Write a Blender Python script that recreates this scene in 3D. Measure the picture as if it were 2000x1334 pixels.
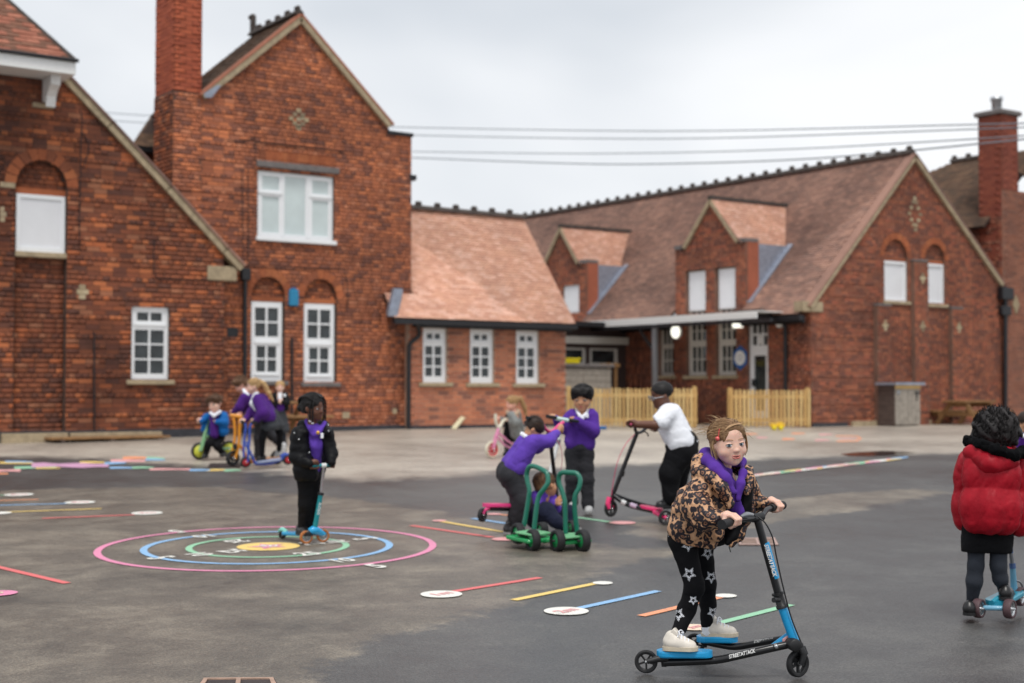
import bpy, math, random
import numpy as np
from mathutils import Vector, Matrix
from mathutils.geometry import tessellate_polygon

for o in list(bpy.data.objects):
    bpy.data.objects.remove(o)
SC = bpy.context.scene
C = SC.collection

# ------------------------------------------------------------------ camera
F_PX, HOR, CAM_H = 2778.0, 762.0, 1.5          # 50 mm lens, eye level, height of the lens (m)
AZ = math.radians(35.46)                       # view direction against the school's walls
TH = math.atan((HOR - 667.0) / F_PX)
FH = Vector((math.sin(AZ), math.cos(AZ), 0))
RT = Vector((math.cos(AZ), -math.sin(AZ), 0))
ZU = Vector((0, 0, 1))
FW = FH * math.cos(TH) + ZU * math.sin(TH)
UPV = ZU * math.cos(TH) - FH * math.sin(TH)
CAM = Vector((0, 0, CAM_H))
cd = bpy.data.cameras.new('camera')
cam = bpy.data.objects.new('camera', cd)
C.objects.link(cam)
m = Matrix((RT, UPV, -FW)).transposed().to_4x4()
m.translation = CAM
cam.matrix_world = m
cd.sensor_width = 36.0
cd.lens = 36.0 * F_PX / 2000.0
cd.clip_end = 2000
cd.clip_start = 0.05
cd.dof.use_dof = True
cd.dof.focus_distance = 6.75
cd.dof.aperture_fstop = 2.2
SC.camera = cam

# ------------------------------------------------------------------ overcast sky, weak wide sun
SUN_EL, SUN_AZ = math.radians(64), math.radians(212)     # azimuth of the sun, clockwise from +Y
w = bpy.data.worlds.new('World')
SC.world = w
w.use_nodes = True
nt = w.node_tree
nt.nodes.clear()
wo = nt.nodes.new('ShaderNodeOutputWorld')
bg = nt.nodes.new('ShaderNodeBackground')
bg.inputs['Strength'].default_value = 0.1
sky = nt.nodes.new('ShaderNodeTexSky')
sky.sky_type = 'NISHITA'
sky.sun_disc = False
sky.sun_elevation = SUN_EL
sky.sun_rotation = SUN_AZ
sky.air_density = 1.0
sky.dust_density = 3.0
tc = nt.nodes.new('ShaderNodeTexCoord')
mp = nt.nodes.new('ShaderNodeMapping')
mp.inputs['Scale'].default_value = (1.0, 1.0, 2.6)
mp.inputs['Location'].default_value = (3.1, 7.7, 0.4)
nz = nt.nodes.new('ShaderNodeTexNoise')
nz.inputs['Scale'].default_value = 1.9
nz.inputs['Detail'].default_value = 4.0
nz.inputs['Roughness'].default_value = 0.45
nz.inputs['Distortion'].default_value = 0.3
cr = nt.nodes.new('ShaderNodeValToRGB')
cr.color_ramp.elements[0].position = 0.30
cr.color_ramp.elements[0].color = (5.2, 5.6, 6.1, 1)
cr.color_ramp.elements[1].position = 0.62
cr.color_ramp.elements[1].color = (8.5, 8.6, 8.75, 1)
mix = nt.nodes.new('ShaderNodeMixRGB')
mix.inputs['Fac'].default_value = 0.93
L = nt.links.new
L(tc.outputs['Generated'], mp.inputs['Vector'])
L(mp.outputs['Vector'], nz.inputs['Vector'])
L(nz.outputs['Fac'], cr.inputs['Fac'])
L(sky.outputs['Color'], mix.inputs['Color1'])
L(cr.outputs['Color'], mix.inputs['Color2'])
L(mix.outputs['Color'], bg.inputs['Color'])
L(bg.outputs['Background'], wo.inputs['Surface'])

sd = bpy.data.lights.new('sun', 'SUN')
sd.energy = 1.5
sd.angle = math.radians(14)
sd.color = (1.0, 0.97, 0.92)
so = bpy.data.objects.new('sun', sd)
C.objects.link(so)
sdir = Vector((math.sin(SUN_AZ) * math.cos(SUN_EL), math.cos(SUN_AZ) * math.cos(SUN_EL), math.sin(SUN_EL)))
so.rotation_euler = sdir.to_track_quat('Z', 'Y').to_euler()

SC.view_settings.view_transform = 'Standard'
SC.view_settings.look = 'None'
SC.view_settings.exposure = 0.3
SC.view_settings.gamma = 1.0
SC.view_settings.use_curve_mapping = False

# ------------------------------------------------------------------ where a spot of the photograph lies in the yard
G_SL, G_TOP = 0.0223, 0.67                      # the yard rises gently, then levels out by the buildings


def zg(x, y):
    d = x * FH.x + y * FH.y
    return min(G_SL * max(d, -10.0), G_TOP)


def ray(px, py):
    return FW * F_PX + RT * (px - 1000.0) + UPV * (667.0 - py)


def T(px, py, D):                               # at distance D from the lens plane
    r = ray(px, py)
    return CAM + r * (D / r.dot(FH))


def G(px, py, lift=0.0):                        # on the ground
    r = ray(px, py)
    n = r.z - G_SL * r.dot(FH)
    t = -CAM_H / n if n < 0 else 1e9
    p = CAM + r * t
    if n >= 0 or p.z > G_TOP:
        t = (G_TOP - CAM_H) / r.z
        p = CAM + r * t
    p.z += lift
    return p


def DG(py):                                     # distance of the ground at image row py
    return F_PX * CAM_H / (py - 700.0)


def proj(p):
    v = Vector(p) - CAM
    d = v.dot(FW)
    return 1000 + F_PX * v.dot(RT) / d, 667 - F_PX * v.dot(UPV) / d, d


# ------------------------------------------------------------------ object helpers
def link(o, parent=None):
    C.objects.link(o)
    if parent is not None:
        o.parent = parent
        o.matrix_parent_inverse = Matrix.Translation(-Vector(parent.location)) if parent.parent is None else Matrix()
    return o


def tag(o, label=None, cat=None, group=None, kind=None):
    if label: o['label'] = label
    if cat: o['category'] = cat
    if group: o['group'] = group
    if kind: o['kind'] = kind
    return o


def thing(name, loc, label, cat, group=None):
    o = bpy.data.objects.new(name, None)
    o.location = loc
    o.empty_display_size = 0.2
    C.objects.link(o)
    return tag(o, label, cat, group)


def mesh_np(name, V, faces, mats, mi=None, smooth=False):
    """V (n,3); faces: array (f,4)/(f,3) or list of lists"""
    me = bpy.data.meshes.new(name)
    V = np.asarray(V, np.float32)
    if isinstance(faces, np.ndarray):
        k = faces.shape[1]
        me.vertices.add(len(V)); me.vertices.foreach_set('co', V.ravel())
        me.loops.add(faces.size); me.loops.foreach_set('vertex_index', faces.astype(np.int32).ravel())
        me.polygons.add(len(faces))
        me.polygons.foreach_set('loop_start', np.arange(0, faces.size, k, dtype=np.int32))
    else:
        me.from_pydata([tuple(v) for v in V], [], faces)
    if not isinstance(mats, (list, tuple)): mats = [mats]
    for q in mats: me.materials.append(q)
    if mi is not None: me.polygons.foreach_set('material_index', np.asarray(mi, np.int32))
    me.update(calc_edges=True)
    me.validate()
    if smooth: me.polygons.foreach_set('use_smooth', np.ones(len(me.polygons), bool))
    return me


def obj(name, me, parent=None, kind=None, label=None):
    o = bpy.data.objects.new(name, me)
    link(o, parent)
    if kind: o['kind'] = kind
    if label: o['label'] = label
    return o


class MB:
    """collects shapes for one mesh"""
    def __init__(s): s.v, s.f, s.m, s.sm = [], [], [], []

    def add(s, vs, fs, m=0, smooth=False):
        b = len(s.v)
        s.v += [tuple(v) for v in vs]
        for f in fs:
            s.f.append([b + i for i in f]); s.m.append(m); s.sm.append(smooth)
        return s

    def box(s, c, ax, ay, az, m=0):             # centre and three half-axis vectors
        c, ax, ay, az = map(Vector, (c, ax, ay, az))
        vs = [c + ax * i + ay * j + az * k for k in (-1, 1) for j in (-1, 1) for i in (-1, 1)]
        return s.add(vs, [(0, 2, 3, 1), (4, 5, 7, 6), (0, 1, 5, 4), (2, 6, 7, 3), (0, 4, 6, 2), (1, 3, 7, 5)], m)

    def bevbox(s, c, ax, ay, az, bv, m=0):      # box with chamfered edges
        c = Vector(c); A = [Vector(ax), Vector(ay), Vector(az)]
        ln = [a.length for a in A]; U = [a.normalized() for a in A]
        vs, idx = [], {}
        for i in (-1, 1):
            for j in (-1, 1):
                for k in (-1, 1):
                    sg = (i, j, k)
                    for q in range(3):
                        p = c.copy()
                        for t in range(3):
                            p += U[t] * sg[t] * (ln[t] if t == q else max(ln[t] - bv, ln[t] * .2))
                        idx[sg, q] = len(vs); vs.append(p)
        fs = []
        for q in range(3):
            a, b = [t for t in range(3) if t != q]
            for sgn in (-1, 1):
                r = []
                for (ia, ib) in ((-1, -1), (1, -1), (1, 1), (-1, 1)):
                    sg = [0, 0, 0]; sg[q] = sgn; sg[a] = ia; sg[b] = ib
                    r.append(idx[tuple(sg), q])
                fs.append(r)
        for q in range(3):                      # edges along axis q
            a, b = [t for t in range(3) if t != q]
            for ia in (-1, 1):
                for ib in (-1, 1):
                    r = []
                    for (e, fc) in ((-1, a), (1, a), (1, b), (-1, b)):
                        sg = [0, 0, 0]; sg[q] = e; sg[a] = ia; sg[b] = ib
                        r.append(idx[tuple(sg), fc])
                    fs.append(r)
        for i in (-1, 1):
            for j in (-1, 1):
                for k in (-1, 1):
                    fs.append([idx[(i, j, k), q] for q in range(3)])
        return s.add(vs, fs, m)

    def tube(s, pts, r, n=10, m=0, cap=True, smooth=True):
        pts = [Vector(p) for p in pts]
        rs = r if isinstance(r, (list, tuple)) else [r] * len(pts)
        t0 = (pts[1] - pts[0]).normalized()
        nx = t0.cross(ZU)
        if nx.length < 1e-3: nx = t0.cross(Vector((1, 0, 0)))
        nx.normalize()
        vs = []
        for i, p in enumerate(pts):
            a = pts[max(i - 1, 0)]; b = pts[min(i + 1, len(pts) - 1)]
            t = (b - a).normalized()
            nx = (nx - t * nx.dot(t)).normalized()
            ny = t.cross(nx)
            for k in range(n):
                an = 2 * math.pi * k / n
                vs.append(p + (nx * math.cos(an) + ny * math.sin(an)) * rs[i])
        fs = []
        for i in range(len(pts) - 1):
            for k in range(n):
                fs.append((i * n + k, i * n + (k + 1) % n, (i + 1) * n + (k + 1) % n, (i + 1) * n + k))
        s.add(vs, fs, m, smooth)
        if cap:
            e = len(vs) - n
            s.add(vs[:n], [tuple(range(n))[::-1]], m); s.add(vs[e:], [tuple(range(n))], m)
        return s

    def lathe(s, c, axis, prof, n=24, m=0, smooth=True, ref=None):   # prof: list of (along axis, radius)
        c = Vector(c); a = Vector(axis).normalized()
        x = a.cross(ZU)
        if x.length < 1e-3: x = Vector((1, 0, 0))
        x.normalize(); y = a.cross(x)
        vs = []
        for (h, r) in prof:
            for k in range(n):
                an = 2 * math.pi * k / n
                vs.append(c + a * h + (x * math.cos(an) + y * math.sin(an)) * r)
        fs = [(i * n + k, i * n + (k + 1) % n, (i + 1) * n + (k + 1) % n, (i + 1) * n + k)
              for i in range(len(prof) - 1) for k in range(n)]
        return s.add(vs, fs, m, smooth)

    def poly(s, pts, m=0): return s.add(pts, [tuple(range(len(pts)))], m)

    def prism(s, pts, off, m=0):                # flat outline pushed along off
        n = len(pts); off = Vector(off)
        vs = [Vector(p) for p in pts] + [Vector(p) + off for p in pts]
        fs = [tuple(range(n))[::-1], tuple(range(n, 2 * n))] + [(i, (i + 1) % n, n + (i + 1) % n, n + i) for i in range(n)]
        return s.add(vs, fs, m)

    def build(s, name, mats, parent=None, kind=None, label=None):
        me = bpy.data.meshes.new(name)
        me.from_pydata(s.v, [], s.f)
        if not isinstance(mats, (list, tuple)): mats = [mats]
        for q in mats: me.materials.append(q)
        me.polygons.foreach_set('material_index', np.array(s.m, np.int32))
        me.polygons.foreach_set('use_smooth', np.array(s.sm, bool))
        me.update()
        return obj(name, me, parent, kind, label)


def spline(pts, n=6):                           # smooth curve through points
    pts = [Vector(p) for p in pts]
    out = []
    for i in range(len(pts) - 1):
        p0 = pts[max(i - 1, 0)]; p1 = pts[i]; p2 = pts[i + 1]; p3 = pts[min(i + 2, len(pts) - 1)]
        for k in range(n):
            t = k / n
            out.append(0.5 * ((2 * p1) + (p2 - p0) * t + (2 * p0 - 5 * p1 + 4 * p2 - p3) * t * t + (3 * p1 - p0 - 3 * p2 + p3) * t ** 3))
    out.append(pts[-1])
    return out


# ------------------------------------------------------------------ materials
def srgb(r, g, b):
    f = lambda c: (c / 255 / 12.92) if c / 255 <= .04045 else ((c / 255 + .055) / 1.055) ** 2.4
    return (f(r), f(g), f(b), 1.0)


def base_mat(name):
    mt = bpy.data.materials.new(name)
    mt.use_nodes = True
    n = mt.node_tree
    return mt, n, n.nodes['Principled BSDF']


def nd(n, t, **kw):
    x = n.nodes.new(t)
    for k, v in kw.items():
        if k in x.inputs: x.inputs[k].default_value = v
        else: setattr(x, k, v)
    return x


def ramp(n, stops, interp='LINEAR'):
    r = n.nodes.new('ShaderNodeValToRGB')
    r.color_ramp.interpolation = interp
    e = r.color_ramp.elements
    e[0].position, e[0].color = stops[0]
    e[1].position, e[1].color = stops[-1]
    for p, c in stops[1:-1]:
        q = e.new(p); q.color = c
    return r


def simple(name, col, rough=.5, metal=0.0, spec=.5, var=.12, scale=18.0, bump=0.0, bscale=200.0, coat=0.0, sheen=0.0, sss=0.0, emit=None):
    mt, n, b = base_mat(name)
    l = n.links.new
    b.inputs['Roughness'].default_value = rough
    b.inputs['Metallic'].default_value = metal
    b.inputs['Specular IOR Level'].default_value = spec
    b.inputs['Coat Weight'].default_value = coat
    if sheen: b.inputs['Sheen Weight'].default_value = sheen; b.inputs['Sheen Roughness'].default_value = .5
    if sss:
        b.inputs['Subsurface Weight'].default_value = sss
        b.inputs['Subsurface Radius'].default_value = (1, .35, .2)
        b.inputs['Subsurface Scale'].default_value = .012
    t = nd(n, 'ShaderNodeTexCoord')
    nz = nd(n, 'ShaderNodeTexNoise', Scale=scale, Detail=4.0, Roughness=.6)
    l(t.outputs['Object'], nz.inputs['Vector'])
    lo = tuple(c * (1 - var) for c in col[:3]) + (1,)
    hi = tuple(min(c * (1 + var), 1) for c in col[:3]) + (1,)
    r = ramp(n, [(.3, lo), (.7, hi)])
    l(nz.outputs['Fac'], r.inputs['Fac'])
    l(r.outputs['Color'], b.inputs['Base Color'])
    if bump:
        nb = nd(n, 'ShaderNodeTexNoise', Scale=bscale, Detail=3.0)
        l(t.outputs['Object'], nb.inputs['Vector'])
        bp = nd(n, 'ShaderNodeBump', Strength=bump, Distance=.004)
        l(nb.outputs['Fac'], bp.inputs['Height'])
        l(bp.outputs['Normal'], b.inputs['Normal'])
    if emit:
        b.inputs['Emission Color'].default_value = emit[0]
        b.inputs['Emission Strength'].default_value = emit[1]
    return mt


def brick_mat(name, cols, grime=.5, gscale=.8, desat=.1, warm=1.07):
    """every brick its own tone; soot and damp spread over the wall with a noise of its own"""
    mt, n, b = base_mat(name)
    l = n.links.new
    b.inputs['Roughness'].default_value = .85
    b.inputs['Specular IOR Level'].default_value = .25
    g = nd(n, 'ShaderNodeNewGeometry')
    oi = nd(n, 'ShaderNodeObjectInfo')
    ad = nd(n, 'ShaderNodeMath', operation='ADD')
    l(g.outputs['Random Per Island'], ad.inputs[0]); l(oi.outputs['Random'], ad.inputs[1])
    fr = nd(n, 'ShaderNodeMath', operation='FRACT')
    l(ad.outputs[0], fr.inputs[0])
    mean = [sum(c[i] for c in cols) / len(cols) for i in range(3)]
    def soft(c):
        c = tuple(c[i] * .78 + .22 * mean[i] for i in range(3))
        c = (c[0] * .97, c[1] * warm, c[2])
        y = .3 * c[0] + .55 * c[1] + .15 * c[2]
        return tuple((v + (y - v) * desat) for v in c[:3]) + (1,)
    r = ramp(n, [(i / len(cols), soft(c)) for i, c in enumerate(cols)], 'CONSTANT')
    l(fr.outputs[0], r.inputs['Fac'])
    n1 = nd(n, 'ShaderNodeTexNoise', Scale=gscale, Detail=6.0, Roughness=.65)
    l(g.outputs['Position'], n1.inputs['Vector'])
    r1 = ramp(n, [(.32, (1 - grime, 1 - grime, 1 - grime * .95, 1)), (.62, (1.08, 1.04, 1.0, 1))])
    l(n1.outputs['Fac'], r1.inputs['Fac'])
    mx = nd(n, 'ShaderNodeMixRGB', blend_type='MULTIPLY', Fac=1.0)
    l(r.outputs['Color'], mx.inputs['Color1']); l(r1.outputs['Color'], mx.inputs['Color2'])
    n2 = nd(n, 'ShaderNodeTexNoise', Scale=30.0, Detail=5.0, Roughness=.7)
    l(g.outputs['Position'], n2.inputs['Vector'])
    r2 = ramp(n, [(.3, (.8, .79, .79, 1)), (.72, (1.18, 1.16, 1.15, 1))])
    l(n2.outputs['Fac'], r2.inputs['Fac'])
    m2 = nd(n, 'ShaderNodeMixRGB', blend_type='MULTIPLY', Fac=1.0)
    l(mx.outputs['Color'], m2.inputs['Color1']); l(r2.outputs['Color'], m2.inputs['Color2'])
    l(m2.outputs['Color'], b.inputs['Base Color'])
    bp = nd(n, 'ShaderNodeBump', Strength=.5, Distance=.006)
    l(n2.outputs['Fac'], bp.inputs['Height']); l(bp.outputs['Normal'], b.inputs['Normal'])
    return mt


def lin(*a): return srgb(*a)


M = {}
M['brick_old'] = brick_mat('old red brick', [lin(140, 78, 54), lin(124, 70, 54), lin(164, 88, 56), lin(134, 74, 54), lin(108, 64, 56), lin(148, 80, 54), lin(194, 102, 58), lin(138, 74, 52), lin(92, 60, 56), lin(156, 86, 58), lin(130, 74, 56), lin(172, 108, 80), lin(136, 76, 54), lin(202, 112, 66), lin(144, 78, 56), lin(104, 66, 58)], .5, .5)
M['brick_house'] = brick_mat('weathered orange brick', [lin(188, 106, 74), lin(160, 92, 68), lin(204, 116, 76), lin(138, 84, 72), lin(178, 100, 70), lin(196, 110, 72), lin(222, 126, 80), lin(168, 94, 66), lin(118, 76, 70), lin(186, 106, 74), lin(170, 102, 80), lin(192, 110, 76), lin(212, 130, 96), lin(132, 82, 72)], .42, .42)
M['brick_annex'] = brick_mat('annex brick', [lin(200, 122, 94), lin(186, 112, 88), lin(208, 128, 98), lin(176, 108, 88), lin(194, 114, 86), lin(138, 92, 84), lin(204, 124, 94), lin(216, 132, 98)], .28, .5)
M['brick_hall'] = brick_mat('hall red brick', [lin(158, 94, 72), lin(136, 82, 68), lin(174, 100, 74), lin(146, 86, 70), lin(118, 74, 66), lin(164, 92, 70), lin(190, 110, 80), lin(152, 86, 68), lin(160, 100, 82), lin(124, 78, 70), lin(182, 98, 74)], .42, .5)
M['brick_far'] = brick_mat('far block brick', [lin(150, 90, 72), lin(136, 82, 68), lin(158, 96, 76), lin(122, 76, 66), lin(146, 86, 68)], .3, .7)
M['brick_stack'] = brick_mat('new chimney brick', [lin(180, 86, 58), lin(188, 92, 60), lin(170, 80, 54), lin(184, 90, 62), lin(162, 76, 54)], .18, .8)
M['brick_stack2'] = brick_mat('dull red chimney brick', [lin(150, 74, 58), lin(158, 80, 60), lin(142, 70, 56), lin(154, 78, 60), lin(136, 66, 54)], .2, .8)
M['brick_orange'] = brick_mat('rubbed orange brick', [lin(182, 98, 58), lin(168, 88, 54), lin(188, 106, 64), lin(140, 78, 56), lin(176, 94, 58)], .35, .9)
M['brick_cream'] = brick_mat('cream glazed brick', [lin(186, 168, 134), lin(166, 148, 118), lin(196, 180, 148), lin(146, 128, 104)], .35, 2.0, .1, 1.0)
M['mortar_dark'] = simple('sooty mortar', lin(82, 64, 56), .95, var=.3, scale=3, bump=.4, bscale=60)
M['mortar_pale'] = simple('pale mortar', lin(172, 146, 128), .95, var=.2, scale=3, bump=.4, bscale=60)
M['mortar_mid'] = simple('brown mortar', lin(122, 92, 78), .95, var=.25, scale=3, bump=.4, bscale=60)
M['plinth'] = simple('black plinth', lin(52, 52, 58), .7, var=.3, scale=6, bump=.2, bscale=40)
M['tile_pale'] = brick_mat('clay roof tile', [lin(226, 174, 150), lin(218, 164, 140), lin(232, 182, 160), lin(208, 154, 132), lin(222, 170, 144), lin(238, 192, 172), lin(214, 160, 136)], .1, .8, .05, 1.0)
M['tile_dark'] = brick_mat('mossy roof tile', [lin(164, 128, 114), lin(152, 118, 106), lin(174, 134, 118), lin(140, 112, 102), lin(160, 122, 108), lin(184, 142, 124), lin(146, 114, 104), lin(168, 130, 114)], .4, .6, .08, 1.0)
M['tile_brown'] = brick_mat('brown roof tile', [lin(128, 98, 82), lin(114, 88, 76), lin(138, 104, 86), lin(120, 92, 78), lin(104, 84, 74)], .35, .9)
M['tile_turret'] = brick_mat('turret roof tile', [lin(128, 88, 74), lin(172, 102, 84), lin(120, 84, 72), lin(138, 92, 76), lin(188, 116, 96), lin(126, 86, 72)], .2, .9)
M['under'] = simple('roofing felt', lin(60, 44, 38), .9, var=.2)
M['ridge'] = simple('lichened ridge tile', lin(74, 66, 62), .9, var=.4, scale=7, bump=.3, bscale=40)
M['stone'] = simple('weathered sandstone', lin(166, 149, 122), .9, var=.25, scale=8, bump=.35, bscale=50)
M['stone_grey'] = simple('grey stone lintel', lin(112, 106, 104), .85, var=.2, scale=6, bump=.3, bscale=50)
M['upvc'] = simple('white window plastic', lin(236, 238, 240), .35, var=.03)
M['woodwhite'] = simple('off-white painted wood', lin(206, 202, 194), .5, var=.08)
M['blind'] = simple('white board', lin(226, 227, 230), .6, var=.03, scale=3)
M['glass_dark'] = simple('dark window glass', lin(44, 50, 52), .04, spec=.6, var=.7, scale=2.2)
M['glass_pale'] = simple('curtained glass with painted sky reflection', lin(196, 208, 208), .1, spec=.6, var=.08, scale=2.0)  # pale colour holds the curtains and a sky reflection painted into the panes
M['lead'] = simple('lead flashing', lin(150, 156, 170), .45, metal=.3, var=.2, scale=9, bump=.2, bscale=30)
M['blackmetal'] = simple('black painted iron', lin(26, 26, 30), .45, var=.25, bump=.1)
M['steel'] = simple('galvanised steel', lin(150, 152, 156), .35, metal=.7, var=.12)
M['chrome'] = simple('bright steel', lin(196, 198, 200), .22, metal=.9, var=.05)
M['white_paint'] = simple('white paint', lin(232, 232, 230), .5, var=.05, bump=.05)
M['wood_new'] = brick_mat('new fence timber', [lin(214, 172, 112), lin(204, 158, 98), lin(222, 184, 126), lin(196, 150, 92), lin(210, 166, 108)], .15, 1.2)
M['wood_brown'] = simple('brown stained timber', lin(140, 104, 66), .75, var=.3, scale=9, bump=.3, bscale=60)
M['wood_grey'] = simple('silvered timber', lin(150, 142, 132), .85, var=.25, scale=9, bump=.35, bscale=60)
M['wood_dark'] = simple('dark stained timber', lin(84, 70, 64), .85, var=.25, scale=9, bump=.35, bscale=60)
M['wire'] = simple('overhead cable', lin(120, 126, 134), .6)

# ================================================================== large structure
GX = {}


class Plane:
    """wall plane; u runs along the wall, out points towards the yard"""
    def __init__(s, kind, c): s.k, s.c = kind, c

    def uz(s, px, py):
        r = ray(px, py)
        if s.k == 'Y':
            p = CAM + r * (s.c / r.y); return p.x, p.z
        p = CAM + r * (s.c / r.x); return p.y, p.z

    def p(s, u, z, out=0.0):
        return Vector((u, s.c - out, z)) if s.k == 'Y' else Vector((s.c - out, u, z))

    def shift(s, out): return Plane(s.k, s.c - out)

    def np(s, u, z, out):
        o = s.c - out + 0 * u
        return np.stack([u, o, z], -1) if s.k == 'Y' else np.stack([o, u, z], -1)


def slab(pl, outer, holes, o0, o1, mb=None, m=0):
    """flat board with openings between out=o1 (front) and out=o0 (back)"""
    mb = mb or MB()
    loops = [outer] + list(holes)
    flat = [q for lp in loops for q in lp]
    tris = tessellate_polygon([[Vector((a, b, 0)) for a, b in lp] for lp in loops])
    n = len(flat)
    vs = [pl.p(a, b, o1) for a, b in flat] + [pl.p(a, b, o0) for a, b in flat]
    fs = [tuple(t) for t in tris] + [tuple(n + i for i in t[::-1]) for t in tris]
    k = 0
    for lp in loops:
        q = len(lp)
        for i in range(q):
            a, b = k + i, k + (i + 1) % q
            fs.append((a, b, n + b, n + a))
        k += q
    return mb.add(vs, fs, m)


def spans(loops, z):
    xs = []
    for lp in loops:
        for i in range(len(lp)):
            (u0, z0), (u1, z1) = lp[i], lp[(i + 1) % len(lp)]
            if (z0 <= z) != (z1 <= z):
                xs.append(u0 + (u1 - u0) * (z - z0) / (z1 - z0))
    xs.sort()
    return [(xs[i], xs[i + 1]) for i in range(0, len(xs) - 1, 2)]


BRICK_ME = {}


def lay(loops, Lp, H, seed, bond='garden', joint=.010):
    """cut bricks for the outline: list of (u0,u1,z0,z1,full)"""
    rnd = random.Random(seed)
    zs = [q[1] for lp in loops for q in lp]
    z = math.floor(min(zs) / H) * H
    out = []
    row = 0
    while z < max(zs):
        for (a, b) in spans(loops, z + H / 2):
            if bond == 'garden' and row % 4 == 0: Lr = Lp / 2
            else: Lr = Lp
            off = (row % 2) * Lp / 2 + (Lp / 4 if Lr != Lp else 0)
            u = math.floor((a - off) / Lr) * Lr + off
            while u < b:
                step = Lr
                if bond == 'garden' and Lr == Lp and rnd.random() < .22: step = Lr / 2
                u0, u1 = max(u, a), min(u + step, b)
                if u1 - u0 > .04:
                    out.append((u0 + joint / 2, u1 - joint / 2, z + joint / 2, z + H - joint / 2, step == Lp and u1 - u0 > Lp - 1e-4))
                u += step
        z += H
        row += 1
    return out


def brick_wall(parent, pl, outer, holes, mat, mortar, seed=1, Lp=.245, H=.087, thick=.3, proud=.009, singles=0, name='wall', bond='garden', part=None, joint=.011, avoid=()):
    rnd = random.Random(seed * 7 + 1)
    if part is None:
        part = slab(pl, outer, holes, -thick, 0.0).build(name, mortar, parent)
    bl = lay([outer] + list(holes), Lp, H, seed, bond, joint)
    own = []
    if singles:
        cand = []
        for i, (u0, u1, z0, z1, full) in enumerate(bl):
            if not full: continue
            p = pl.p((u0 + u1) / 2, (z0 + z1) / 2)
            x, y, d = proj(p)
            if -5 < x < 2005 and 0 < y < 1334 and p.z > zg(p.x, p.y) and not any(a <= x <= c and b <= y <= e for a, b, c, e in avoid):
                cand.append((d, i))
        cand.sort()
        own = [i for _, i in cand[:singles]]
    ows = set(own)
    A = np.array([b[:4] for i, b in enumerate(bl) if i not in ows], np.float64)
    n = len(A)
    if n:
        rs = np.random.RandomState(seed)
        f = proud + rs.uniform(-.004, .004, n)
        j = rs.uniform(-.0015, .0015, (n, 4))
        u0, u1, z0, z1 = (A + j).T
        bk = np.full(n, -.01)
        V = np.stack([pl.np(u0, z0, f), pl.np(u1, z0, f), pl.np(u1, z1, f), pl.np(u0, z1, f),
                      pl.np(u0, z0, bk), pl.np(u1, z0, bk), pl.np(u1, z1, bk), pl.np(u0, z1, bk)], 1).reshape(-1, 3)
        q = np.array([(0, 1, 2, 3), (0, 4, 5, 1), (1, 5, 6, 2), (2, 6, 7, 3), (3, 7, 4, 0)])
        Fc = (np.arange(n)[:, None, None] * 8 + q[None]).reshape(-1, 4)
        o = obj('brickwork', mesh_np('brickwork', V, Fc, mat), part, kind='stuff')
    if own:
        key = (pl.k, mat.name, Lp, H)
        if key not in BRICK_ME:
            hu, hz = (Lp - joint) / 2, (H - joint) / 2
            ax = Vector((hu, 0, 0)) if pl.k == 'Y' else Vector((0, hu, 0))
            ay = Vector((0, .02, 0)) if pl.k == 'Y' else Vector((.02, 0, 0))
            mb = MB(); mb.box((0, 0, 0), ax, ay, (0, 0, hz))
            me = bpy.data.meshes.new('brick'); me.from_pydata(mb.v, [], mb.f); me.materials.append(mat)
            BRICK_ME[key] = me
        for i in own:
            u0, u1, z0, z1, _ = bl[i]
            o = obj('brick', BRICK_ME[key], part)
            o.location = pl.p((u0 + u1) / 2, (z0 + z1) / 2, -.02 + proud + rnd.uniform(-.004, .004))
    return part


def arch_poly(u0, u1, z0, zs, n=10):
    """opening with straight sides to zs and a round head"""
    c, r = (u0 + u1) / 2, (u1 - u0) / 2
    return [(u0, z0), (u1, z0)] + [(c + r * math.cos(math.pi * i / n), zs + r * math.sin(math.pi * i / n)) for i in range(n + 1)]


def voussoirs(part, pl, u0, u1, zs, mat, w=.17, n=11, out=.014):
    c, r = (u0 + u1) / 2, (u1 - u0) / 2
    for i in range(n):
        a0 = math.pi * (i + .06) / n; a1 = math.pi * (i + .94) / n
        pts = [pl.p(c + q * math.cos(a), zs + q * math.sin(a), -.02) for q, a in ((r - .005, a0), (r + w, a0), (r + w, a1), (r - .005, a1))]
        MB().prism(pts, pl.p(0, 0, out + .02) - pl.p(0, 0, 0)).build('arch_brick', mat, part)


def pbox(name, parent, pl, u0, u1, z0, z1, o0, o1, mat, bev=0.0, label=None):
    c = pl.p((u0 + u1) / 2, (z0 + z1) / 2, (o0 + o1) / 2)
    ax = pl.p((u1 - u0) / 2, 0, 0) - pl.p(0, 0, 0)
    ay = pl.p(0, 0, (o1 - o0) / 2) - pl.p(0, 0, 0)
    mb = MB()
    if bev: mb.bevbox(c, ax, ay, (0, 0, (z1 - z0) / 2), bev)
    else: mb.box(c, ax, ay, (0, 0, (z1 - z0) / 2))
    return mb.build(name, mat, parent, label=label)




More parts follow.
